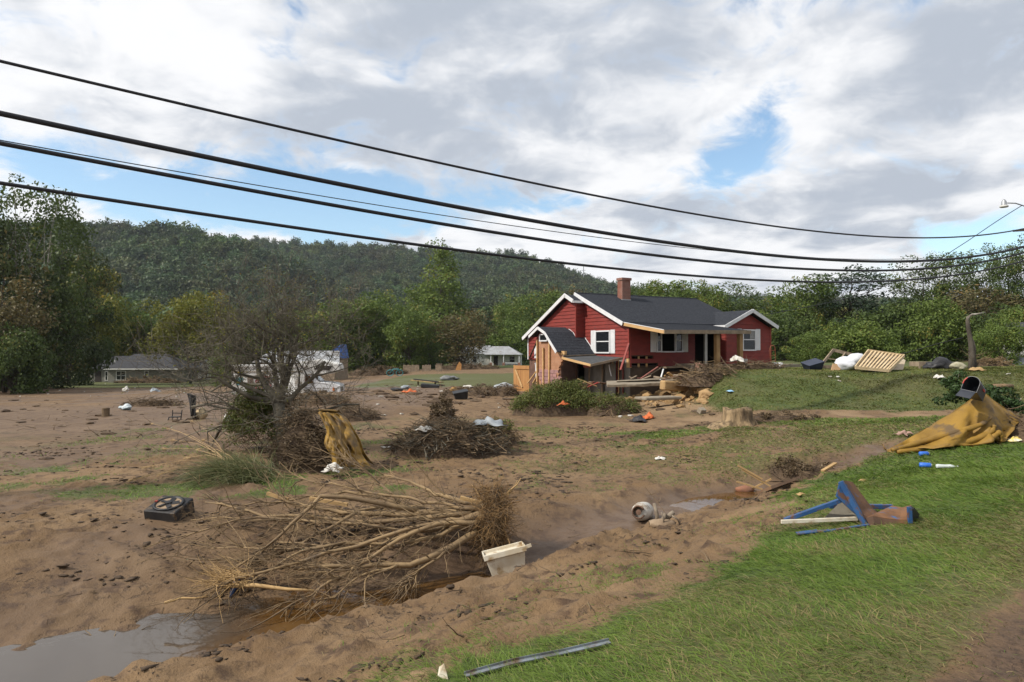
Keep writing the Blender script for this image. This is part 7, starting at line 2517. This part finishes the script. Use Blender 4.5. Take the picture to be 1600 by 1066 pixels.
def frame_quad(name, lab, C4, slats, matl, cat, d_thick=0.12, cross=2, back=None):
    """a slatted frame between four corners (tl, tr, br, bl)"""
    tl, tr, br, bl = C4
    o0 = bl.copy()
    e = empty(name, o0, lab, cat)
    tl, tr, br, bl = [q - o0 for q in (tl, tr, br, bl)]
    for p_, q_, nm in ((tl, tr, 'top_rail'), (bl, br, 'bottom_rail'), (tl, bl, 'side_rail'), (tr, br, 'side_rail')):
        MB().bar(p_, q_, 0.05, d_thick).build(nm, matl, e)
    nrm_ = (tr - tl).cross(bl - tl).normalized()
    if nrm_.y > 0:
        nrm_ = -nrm_
    for k in range(slats):
        t_ = (k + 1) / (slats + 1)
        MB().bar(tl.lerp(tr, t_) + nrm_ * 0.03, bl.lerp(br, t_) + nrm_ * 0.03, 0.075, 0.025).build('slat', matl, e)
    for k in range(cross):
        t_ = (k + 1) / (cross + 1)
        MB().bar(tl.lerp(bl, t_) - nrm_ * 0.02, tr.lerp(br, t_) - nrm_ * 0.02, 0.07, 0.04).build('cross_rail', M_woodold, e)
    if back:
        MB().prism([tl - nrm_ * 0.06, tr - nrm_ * 0.06, br - nrm_ * 0.06, bl - nrm_ * 0.06], -nrm_ * 0.02).build('cloth_back', back, e)
    return e


M_slat = mat('pale_pine_slats', (0.60, 0.47, 0.29), (0.50, 0.37, 0.21), 3, 0.7)
M_fabric = mat('beige_bed_fabric', (0.50, 0.42, 0.31), (0.42, 0.34, 0.24), 3, 0.9)
frame_quad('bed_base', 'slatted pine bed base propped up on its side in the right yard', [P3(1357, 548, 33.4), P3(1413, 556, 33.4), P3(1389, 579.5, 32.0), P3(1336, 574.5, 32.0)], 9, M_slat, 'bed base', 0.14, 2, M_fabric)
g = P3(1400, 570, 33.8)
o = MB().prism([P3(1412, 561, 33.9) - g, P3(1416, 563, 33.9) - g, P3(1411, 581, 33.2) - g, P3(1388, 580, 33.2) - g, P3(1392, 573, 33.5) - g], (0.0, 0.25, 0)).build('mattress', M_fabric, None, bevel=0.04)
o.location = g
tag(o, 'beige mattress edge behind the right end of the slatted bed base', 'mattress')
frame_quad('wooden_frame', 'open wooden frame leaning between the navy tub and white bags', [P3(1302, 547, 35.2), P3(1338, 556, 35.2), P3(1330, 574, 34.2), P3(1281, 573, 34.2)], 1, M_woodold, 'wooden frame', 0.16, 1, None)
g = yard(1307, 574, 33.0)
o = MB().prism([(-0.26, 0, 0), (0.16, 0, -0.02), (0.26, 0.05, 0.16), (0.18, 0.1, 0.30), (-0.12, 0.1, 0.32)], (0, 0.06, 0)).build('tan_board', mat('tan_board', (0.48, 0.31, 0.17), (0.40, 0.25, 0.13), 3, 0.7), None)
o.location = g
tag(o, 'small tan board leaning before the white bags', 'board')
for k, (u, v, d, s) in enumerate([(1322, 575, 33.2, 0.36), (1336, 569, 34.0, 0.46), (1318, 568, 34.4, 0.34)]):
    g = yard(u, v, d)
    o = MB().lump((0, 0, s * 0.7 + (0.1 if k else 0)), (s * 1.3, s, s * 0.85), 30 + k, 3, 0.16).build('white_bag', mat('white_bin_liner', (0.72, 0.73, 0.76), (0.62, 0.63, 0.67), 5, 0.35, 0.01, 10) if k == 0 else bpy.data.materials['white_bin_liner'], None, True)
    o.location = g
    tag(o, ['nearest full white bag before the slatted bed base', 'largest full white bag against the slatted bed base', 'white bag behind the tan board'][k], 'bag')
g = yard(1446, 577, 36.0)
e = empty('grey_trailer_bed', g, 'low grey wooden box left of the black sheeting pile', 'box')
MB().span((-0.35, 0, 0.12), (0.35, 0.9, 0.36)).build('box_body', M_woodold, e)
for q in (-0.3, 0.3):
    MB().span((q - 0.04, -0.02, -0.1), (q + 0.04, 0.06, 0.12)).build('leg', M_woodold, e)
for k, (u, v, s) in enumerate([(1462, 578, 0.36), (1476, 577, 0.44)]):
    g = yard(u, v, 35.5)
    o = MB().lump((0, 0, s * 0.4), (s * 1.5, s, s * 0.75), 40 + k, 3, 0.28).build('black_sheeting', M_blackc, None, True)
    o.location = g
    tag(o, ['left heap of black sheeting in the right yard', 'right heap of black sheeting in the right yard'][k], 'sheeting')
bundle('olive_bag', 1497, 577, (0.33, 0.3, 0.20), mat('olive_bag_cloth', (0.26, 0.24, 0.15), (0.38, 0.35, 0.26), 5, 0.9), 'pale olive bag just left of the broken trunk', 50, 'bag', 35, 0.35)
scrap('white_scrap', 1468, 581, 0.5, 0.2, M_cloth, 'white scrap on the grass below the black sheeting', 51, 'scrap', 0.01, 31)
scrap('tan_scrap', 1526, 580, 0.7, 0.15, M_split, 'yellow board piece at the foot of the broken trunk', 52, 'board', 0.01, 33)
# broken trunk
g = yard(1518, 580, 36.0)
e = empty('broken_tree', g, 'bare broken tree trunk with a bent pale top in the right yard', 'tree')
def tq(u, v, d=36.0):
    return P3(u, v, d) - g
MB().tube([tq(1519, 585), tq(1519, 560), tq(1517, 535), tq(1513, 512), tq(1512, 500)], [0.26, 0.17, 0.125, 0.10, 0.09], 9).build('trunk', M_bark, e, True)
MB().tube([tq(1512, 502), tq(1513, 496), tq(1519, 492), tq(1527, 491), tq(1540, 488)], [0.09, 0.085, 0.065, 0.045, 0.02], 8).build('bent_top', M_bark_pale, e, True)
MB().tube([tq(1520, 560), tq(1522, 545), tq(1519, 532)], [0.12, 0.10, 0.08], 8).build('side_stem', M_bark, e, True)
mb = MB()
rs = random.Random(77)
for k in range(60):
    stick(mb, rs, tq(1521 + rs.uniform(-6, 6), rs.uniform(555, 580)), (rs.gauss(0.2, 0.6), rs.gauss(0, 0.5), rs.uniform(-0.2, 1)), rs.uniform(0.4, 1.1), 0.012, 4, 0.2, 3)
tag(mb.build('shoots', M_twig, e, True), None, None, None, 'stuff')
x = P3(1503, 556, 74).x
small_car('pickup_truck', (x, 74, hz(x, 74) + 0.25), 0.05, mat('turquoise_car_paint', (0.03, 0.30, 0.36), (0.04, 0.24, 0.29), 2, 0.35), 'turquoise pickup under the trees left of the broken trunk', 4.4, 'pickup')
x = P3(1462, 558, 76).x
small_car('parked_car', (x, 76, hz(x, 76) + 0.1), 0.0, mat('dusty_plum_paint', (0.10, 0.075, 0.11), (0.14, 0.11, 0.12), 2, 0.5), 'dusty dark car under the trees left of the turquoise pickup', 3.6)
# white bench
g = yard(1566, 589, 26.0)
e = empty('white_bench', g, 'white wooden bench table in the right yard', 'bench', -0.05)
wv = 43 / FPX * 26
M_benchw = mat('weathered_white_paint', (0.56, 0.53, 0.45), (0.42, 0.38, 0.31), 3, 0.7)
hb = 0.30
MB().span((-wv / 2, -0.25, hb), (wv / 2, 0.25, hb + 0.035)).build('bench_top', M_benchw, e)
MB().span((-wv / 2 + 0.04, -0.22, hb - 0.13), (wv / 2 - 0.04, -0.19, hb - 0.002)).build('apron', M_benchw, e)
for k in range(2):
    MB().span((-0.14 + 0.15 * k, -0.235, hb - 0.11), (-0.01 + 0.15 * k, -0.222, hb - 0.02)).build('drawer', M_benchw, e)
for sx in (-1, 1):
    for sy in (-1, 1):
        MB().span((sx * (wv / 2 - 0.05) - 0.03, sy * 0.2 - 0.03, -0.06), (sx * (wv / 2 - 0.05) + 0.03, sy * 0.2 + 0.03, hb)).build('leg', M_benchw, e)
g = yard(1567, 577, 29.0)
o = MB().tube([(-0.42, 0, 0.25), (0, 0, 0.27), (0.42, 0.05, 0.26)], [0.12, 0.11, 0.10], 9).build('log', mat('rotten_log_bark', (0.22, 0.145, 0.08), (0.15, 0.10, 0.06), 4, 0.9, 0.02, 10), None, True)
o.location = g
tag(o, 'brown log lying behind the white bench', 'log')
g = yard(1562, 586, 27.5)
o = MB().box((-0.6, 0, 0.03), (1.0, 0.3, 0.05)).build('white_plank', M_benchw, None)
o.location = g
tag(o, 'pale plank on the grass left of the white bench', 'plank')
g = yard(1592, 562, 46.0)
o = MB().prism([(-0.55, 0, 0.0), (0.15, 0, 0.0), (0.5, 0, 0.42), (0.3, 0, 0.5)], (0, 0.4, 0)).build('fallen_sheet', M_greyc, None)
o.location = g
tag(o, 'fallen grey panel before the pale siding shed', 'panel')
# oddments under the far trees
for k, (u, v, d, s, m_, lab, cat) in enumerate([(617, 588, 80, 0.9, 'teal_print', 'teal bicycle shaped wreckage by the far brush line', 'wreckage'), (686, 577, 92, 1.1, 'weathered_sheathing', 'square brown box beside the far board fence', 'box')]):
    x = P3(u, v, d).x
    g = Vector((x, d, hz(x, d)))
    if k == 0:
        e = empty('wrecked_bicycle', g, 'teal wrecked bicycle by the rubbish strewn far brush line', 'bicycle', rot=(0.5, 0, 0.2))
        for q in (-0.55, 0.55):
            MB().tube([(q + 0.4 * math.cos(a), 0, 0.45 + 0.4 * math.sin(a)) for a in [i * 6.283 / 14 for i in range(15)]], 0.05, 5).build('wheel', bpy.data.materials['teal_print'], e)
        MB().tube([(-0.55, 0, 0.45), (-0.2, 0, 0.95), (0.4, 0, 0.95), (0.55, 0, 0.45)], 0.06, 5).build('bar', bpy.data.materials['teal_print'], e)
    else:
        e = empty('crate', g, 'square brown crate beside the grey board fence', 'crate')
        MB().span((-0.35, -0.3, 0), (0.35, 0.3, 1.0)).build('crate_body', M_woodold, e)
        MB().span((-0.4, -0.35, 1.0), (0.4, 0.35, 1.06)).build('lid', M_woodold, e)
x = P3(716, 578, 96).x
g = Vector((x, 96, hz(x, 96)))
o = MB().prism([(-0.4, 0, 0), (0.4, 0, 0), (0.45, 0, 0.8), (0.15, 0, 1.2), (-0.2, 0, 0.6)], (0, 0.4, 0)).build('split_stump', mat('orange_split_wood', (0.50, 0.26, 0.09), (0.38, 0.18, 0.06), 4, 0.8), None)
o.location = g
tag(o, 'bright orange split stump before the white bungalow', 'stump')

# ------------------------------------------------------------------ poles and cables
M_cable = mat('black_cable', (0.022, 0.022, 0.025), None, rough=0.6)
LA = np.array([(14 - 0) * -0.75, 14.0])
LB = np.array([30.4, 40.0])
WIRES = [
    ([(0, 93), (200, 142), (400, 190), (600, 235), (800, 277), (1000, 317), (1200, 353), (1350, 368.5), (1450, 370.5), (1600, 357.5)], 0.036, 'uppermost black cable of the row crossing the sky'),
    ([(0, 181), (200, 216), (400, 258), (600, 299), (800, 341), (1025, 378), (1180, 396), (1293, 405), (1377, 408), (1461, 406.5), (1546, 397), (1600, 386)], 0.062, 'thickest black cable, second from the top of the row'),
    ([(0, 217.5), (200, 255), (400, 289), (600, 322), (800, 352), (1000, 378), (1180, 397), (1300, 404.5), (1420, 404), (1600, 384)], 0.012, 'thin wire just under the thickest cable'),
    ([(0, 226), (200, 258), (400, 298), (600, 335), (800, 368), (1025, 400), (1180, 414), (1293, 421), (1377, 422.5), (1461, 419.5), (1600, 395)], 0.050, 'black cable second from the bottom of the row'),
    ([(0, 288), (200, 315), (400, 346), (600, 373), (800, 403), (1000, 424), (1180, 437), (1300, 441), (1377, 440), (1460, 433), (1600, 408)], 0.042, 'lowest black cable of the row crossing the sky'),
]
dl = LB - LA
ends = []
for k, (pix, r_, lab) in enumerate(WIRES):
    S, Z = [], []
    off = 0.12 * (k % 3)
    for u, v in pix:
        kx = (u - 800) / FPX
        # (LA + s*dl): x = kx*y
        s = (kx * LA[1] - LA[0]) / (dl[0] - kx * dl[1])
        y = LA[1] + s * dl[1]
        S.append(s)
        Z.append(EYE + (HOR - v) / FPX * y)
    c3 = np.polyfit(S, Z, 3)
    s_end = 1.0
    ss = np.concatenate([np.linspace(-0.45, 0, 12), np.linspace(0.02, s_end, 70)])
    c2 = np.polyfit(S[:6], Z[:6], 1)
    pts = []
    for s in ss:
        z = np.polyval(c3, s)
        pts.append(Vector((LA[0] + s * dl[0], LA[1] + s * dl[1], z)))
    ends.append(pts[-1])
    o0 = pts[0]
    mb = MB()
    mb.tube([p_ - o0 for p_ in pts], r_, 8)
    o = mb.build('overhead_cable', M_cable, None, True)
    o.location = o0
    tag(o, lab, 'cable', 'overhead cables crossing the sky')
ps = 1.0
px_, py_ = LB[0] + 0.35, LB[1] + 0.2
zg = hz(px_, py_)
ztop = 11.0
up_ = empty('utility_pole', (px_, py_, zg), 'wooden utility pole with a street lamp arm, just past the right edge', 'pole')
MB().tube([(0, 0, -0.5), (0, 0, ztop - zg)], [0.17, 0.12], 12).build('pole', M_bark, up_, True)
lamp = P3(1571, 322, 39.5) - Vector((px_, py_, zg))
tipz = lamp.z
aw = P3(1601, 321, 40) - Vector((px_, py_, zg))
MB().tube([(0, 0, aw.z - 0.5), (aw.x * 0.6, aw.y * 0.6, aw.z - 0.05), (lamp.x * 0.6, lamp.y * 0.6, lamp.z + 0.24), (lamp.x + 0.2, lamp.y, lamp.z + 0.20)], 0.035, 8).build('lamp_arm', M_metalflash, up_, True)
la = MB().lathe([(0.03, 0.42), (0.05, 0.40), (0.13, 0.28), (0.14, 0.10), (0.20, 0.05)], 16, lamp)
lo_ = la.build('lamp_head', M_metalflash, up_, True)
MB().lathe([(0.05, 0.08), (0.21, 0.05), (0.23, -0.03), (0.19, -0.06), (0.03, -0.08)], 16, lamp).build('lamp_shade', M_offwhite, lo_, True)
MB().bar((-0.9, 0.4, ends[0].z - zg - 0.1), (0.9, -0.4, ends[0].z - zg - 0.1), 0.09, 0.11).build('cross_arm', M_bark, up_)
for k, (pix, dd, r_, lab) in enumerate([([(1600, 320, 40), (1560, 345, 41), (1500, 385, 43), (1430, 427, 45), (1340, 462, 46), (1250, 482, 46), (1195, 492, 44.5)], 0, 0.022, 'slack cable running diagonally from the street lamp to the red house'), ([(1505, 528, 40), (1470, 536, 42), (1420, 550, 44), (1370, 562, 45)], 0, 0.02, 'thin cable sagging low before the dark trees in the right yard')]):
    P_ = [P3(u, v, d) for u, v, d in pix]
    o0 = P_[0].copy()
    mb = MB()
    mb.tube([catmull([q - o0 for q in P_], i / 40) for i in range(41)], r_, 6)
    o = mb.build('service_cable', M_cable, None, True)
    o.location = o0
    tag(o, lab, 'cable')
# mast on the ridge
g = P3(912, 432, 880)
e = empty('radio_mast', g, 'tiny mast standing on the far ridge left of the chimney', 'mast')
MB().tube([(0, 0, -8), (0, 0, 13)], 0.5, 5).build('mast_pole', M_metalflash, e)
MB().bar((-2.5, 0, 8), (2.5, 0, 8), 0.5, 0.5).build('cross_arm', M_metalflash, e)

# ------------------------------------------------------------------ turf, clods and litter
L_grass = leaf_mat('grass_blades', (0.088, 0.152, 0.018), (0.175, 0.242, 0.042), (0.30, 0.24, 0.105), 0.3, 0.5)
L_straw = leaf_mat('straw_blades', (0.140, 0.115, 0.045), (0.26, 0.205, 0.095), (0.10, 0.13, 0.035), 0.2, 0.6)
L_olive = leaf_mat('olive_blades', (0.090, 0.112, 0.020), (0.160, 0.172, 0.042), (0.21, 0.17, 0.07), 0.25, 0.55)


def turf(name, lab, x0, x1, y0, y1, n, seed, keep, ln, wd, m, lay=0.5, dirn=None, nseg=3, straw_only=None):
    rs = np.random.RandomState(seed)
    x = x0 + (x1 - x0) * rs.random(n)
    y = y0 + (y1 - y0) * rs.random(n)
    g, we, st, gr, rd = masks(x, y)
    k = rs.random(n) < keep(x, y, g, st)
    vis = np.abs(x / np.maximum(y, 0.1)) < 0.80
    k &= vis
    x, y, g, st = x[k], y[k], g[k], st[k]
    z = HH(x, y)
    n = len(x)
    # patches lean together
    az = (dirn if dirn is not None else 2.6) + 2.2 * (fbm(x * 0.9, y * 0.9, 3, seed) - 0.5) * 2 + rs.normal(size=n) * 0.7
    el = np.clip(1.25 - lay * (0.5 + rs.random(n)) - 0.5 * (fbm(x * 1.5, y * 1.5, 2, seed + 3) - 0.5), 0.12, 1.5)
    d = np.stack([np.cos(az) * np.cos(el), np.sin(az) * np.cos(el), np.sin(el)], 1)
    dist = np.hypot(x, y)
    L_ = ln * (0.55 + 0.9 * rs.random(n)) * (0.65 + 0.35 * g)
    W_ = wd * (0.7 + 0.6 * rs.random(n)) * np.maximum(1.0, dist / 5.5)
    V, F, bi = blades_np(rs, np.stack([x, y, z - 0.005], 1), d, L_, W_, 0.25 + 0.35 * rs.random(n), nseg)
    patch = fbm(x * 1.3, y * 1.3, 3, seed + 9)
    ti = np.clip(0.15 + 0.55 * rs.random(n) + 0.9 * (patch - 0.5), 0, 0.86)
    ti = np.where(rs.random(n) < 0.03 + 0.40 * st, 0.97, ti)
    o = link(name, np_mesh(name, V, F, m, {'tint': ti[bi]}))
    return tag(o, lab, None, None, 'stuff')


vn = lambda x, y: NN(x, y)
turf('grass', 'lush green grass of the near verge', -1.2, 8.5, 2.6, 11.5, 420000, 1, lambda x, y, g, st: g * (1 - 0.55 * st) * np.clip(7.5 / np.hypot(x, y), 0.25, 1) * (NN(x, y) > -5.2), 0.115, 0.0026, L_grass, 0.75, 2.9)
turf('grass', 'dry yellow grass along the dirt shoulder', 0.2, 9.0, 2.6, 11.5, 200000, 2, lambda x, y, g, st: np.clip(g * 1.2, 0, 1) * st * np.clip(6.5 / np.hypot(x, y), 0.25, 1), 0.12, 0.0026, L_straw, 0.95, 2.6)
turf('grass', 'green grass of the verge further along the road', 4.0, 17.0, 11.0, 23.0, 120000, 3, lambda x, y, g, st: 0.9 * g * (1 - 0.4 * st), 0.13, 0.0032, L_grass, 0.7, 2.9)
turf('grass', 'dry brown grass around the upper end of the ditch', 2.5, 16.0, 11.5, 23.0, 60000, 4, lambda x, y, g, st: g * st * (NN(x, y) < -3), 0.12, 0.0032, L_straw, 0.8, 2.9)
turf('grass', 'olive grass over the mound before the house', 7.0, 30.0, 25.0, 40.0, 130000, 5, lambda x, y, g, st: g * (y - 0.0 > 25.3), 0.085, 0.0042, L_olive, 0.6, 2.9, 2)
turf('grass', 'sparse green grass left on the flooded field', -13.0, 5.0, 11.5, 24.0, 90000, 6, lambda x, y, g, st: g * 0.9, 0.13, 0.0032, L_grass, 0.7, 2.9)
turf('grass', 'thin tufts coming through the mud by the verge', -3.0, 4.0, 3.0, 9.5, 70000, 7, lambda x, y, g, st: 0.20 * (g < 0.5) * sstep(0.50, 0.66, fbm(x * 2.6, y * 2.6, 3, 91)) * sstep(-5.6, -4.0, NN(x, y)), 0.12, 0.0026, L_grass, 0.35, 2.9)

# clods and hoof marks: flat dark lumps, the shade of pits put into their colour
rs = np.random.RandomState(23)
ico = MB().lump((0, 0, 0), (1, 1, 1), 1, 1, 0.3)
iv = np.array(ico.v)
itf = np.array(ico.f, np.int32)
n = 190000
x = np.concatenate([-14 + 24 * rs.random(n), -4 + 9 * rs.random(n // 2)])
y = np.concatenate([9 + 15 * rs.random(n), 3.2 + 10 * rs.random(n // 2)])
g, we, st, gr, rd = masks(x, y)
d, (zb, hw, nd_) = poly_near(x, y, DITCH)
nn = NN(x, y)
pat = fbm(x * 0.42 + 3, y * 0.55, 3, 101)
pat2 = fbm(x * 1.9, y * 1.9, 3, 107)
far_p = sstep(0.40, 0.62, pat) * (nn < -8.2) * 0.11 * (0.25 + 0.75 * sstep(0.40, 0.62, pat2))
near_p = sstep(0.50, 0.68, fbm(x * 1.1, y * 1.1, 3, 111)) * (nn > -6.4) * (nn < -2.9) * 0.26 * sstep(0.42, 0.62, pat2)
k = (rs.random(len(x)) < (far_p + near_p) * (1 - g)) & (d > hw * 1.25)
x, y, nn = x[k], y[k], nn[k]
m = len(x)
z = HH(x, y)
big = np.where(nn > -6.5, 0.010 + 0.034 * rs.random(m) ** 3, 0.016 + 0.046 * rs.random(m) ** 2.5)
a = rs.random(m) * 6.28
sx, sy, sz = big * (0.8 + 1.0 * rs.random(m)), big * (0.6 + 0.5 * rs.random(m)), big * (0.16 + 0.30 * rs.random(m))
P_ = iv[None, :, :] * np.stack([sx, sy, sz], 1)[:, None, :]
P_ = P_ * (1 + 0.38 * rs.normal(size=P_.shape[:2])[:, :, None])
ca, sa = np.cos(a)[:, None], np.sin(a)[:, None]
X = P_[:, :, 0] * ca - P_[:, :, 1] * sa + x[:, None]
Y = P_[:, :, 0] * sa + P_[:, :, 1] * ca + y[:, None]
Z = P_[:, :, 2] + z[:, None] + sz[:, None] * 0.2
V = np.stack([X, Y, Z], 2).reshape(-1, 3)
F = (itf[None] + (np.arange(m) * len(iv))[:, None, None]).reshape(-1, 3)
M_clod = mat('wet_clods_shaded_pits', (0.085, 0.056, 0.034), (0.045, 0.031, 0.020), 6, 0.9, 0.01, 30)
o = link('mud_clods', np_mesh('mud_clods', V, F, M_clod))
tag(o, 'dark clods and shadowed pits of mud strewn over the field and the bank', None, None, 'stuff')

mb = MB()
r5 = random.Random(66)
for k in range(420):
    u, v = r5.uniform(500, 1120), r5.gauss(620, 14)
    if k % 4 == 0:
        u, v = r5.uniform(0, 500), r5.gauss(640, 26)
    if v < 600 or (u > 800 and v < 630):
        continue
    g = G(u, v)
    s = 0.05 + 0.22 * r5.random() ** 2.5
    mb.lump(g + Vector((0, 0, s * 0.1)), (s * r5.uniform(0.9, 2.2), s, s * r5.uniform(0.25, 0.6)), k, 1, 0.3)
tag(mb.build('silt_lumps', M_silt, None), 'low lumps of silt and matted drift across the middle of the field', None, None, 'stuff')

# small pale litter
rs = random.Random(55)
mb = MB()
for k in range(110):
    if k % 3 == 0:
        u, v = rs.uniform(540, 1100), rs.gauss(625, 14)
    elif k % 3 == 1:
        u, v = rs.uniform(20, 500), rs.gauss(612, 12)
    else:
        u, v = rs.uniform(1180, 1600), rs.gauss(580, 6)
    if v < 585:
        continue
    g = G(u, v)
    s = 0.04 + 0.08 * rs.random()
    mb.box(g + Vector((0, 0, 0.03)), (s * rs.uniform(0.8, 2.4), s, s * 0.35), Matrix.Rotation(rs.uniform(0, 3), 3, 'Z') @ Matrix.Rotation(rs.gauss(0, 0.3), 3, 'X'))
tag(mb.build('litter', M_cloth, None), 'small pale scraps of flood litter scattered over the mud', None, None, 'stuff')
mb = MB()
for k in range(260):
    u, v = rs.uniform(100, 1300), rs.uniform(615, 1000)
    g = G(u, v)
    if NN(g.x, g.y) > -3.2:
        continue
    stick(mb, rs, g + Vector((0, 0, 0.012)), (rs.gauss(0, 1), rs.gauss(0, 1), rs.uniform(0, 0.12)), rs.uniform(0.1, 0.5), rs.uniform(0.003, 0.009), 4, 0.2, 3)
for k in range(330):
    u, v = rs.uniform(520, 1080), rs.gauss(618, 11)
    if v < 597 or (u > 800 and v < 625):
        continue
    g = G(u, v)
    stick(mb, rs, g + Vector((0, 0, 0.03)), (rs.gauss(0, 1), rs.gauss(0, 0.7), rs.uniform(0, 0.35)), rs.uniform(0.2, 1.0), rs.uniform(0.008, 0.028), 4, 0.2, 4)
for k in range(160):
    u, v = rs.uniform(20, 480), rs.gauss(640, 30)
    if v < 607:
        continue
    g = G(u, v)
    stick(mb, rs, g + Vector((0, 0, 0.02)), (rs.gauss(0, 1), rs.gauss(0, 0.7), rs.uniform(0, 0.2)), rs.uniform(0.2, 0.9), rs.uniform(0.006, 0.02), 4, 0.2, 4)
tag(mb.build('driftwood_litter', M_twig, None), 'thin twigs of drift scattered over the mud', None, None, 'stuff')

# ------------------------------------------------------------------ the air
hb_ = MB().span((gx[0] - 40, gy[0] - 40, -14.0), (gx[-1] + 40, gy[-1] + 40, HAZE_TOP))
hzo = hb_.build('haze', None)
M_air = bpy.data.materials.new('valley_haze')
M_air.use_nodes = True
t = NT(M_air.node_tree)
t.n.clear()
ou = t.new('ShaderNodeOutputMaterial')
pv = t.new('ShaderNodeVolumePrincipled')
pv.inputs['Color'].default_value = (0.80, 0.88, 1.0, 1)
pv.inputs['Density'].default_value = 0.00010
pv.inputs['Anisotropy'].default_value = 0.2
t.link(pv.outputs[0], ou.inputs['Volume'])
hzo.data.materials.append(M_air)
tag(hzo, 'thin pale haze lying in the valley', None, None, 'stuff')
SC.cycles.volume_bounces = 0
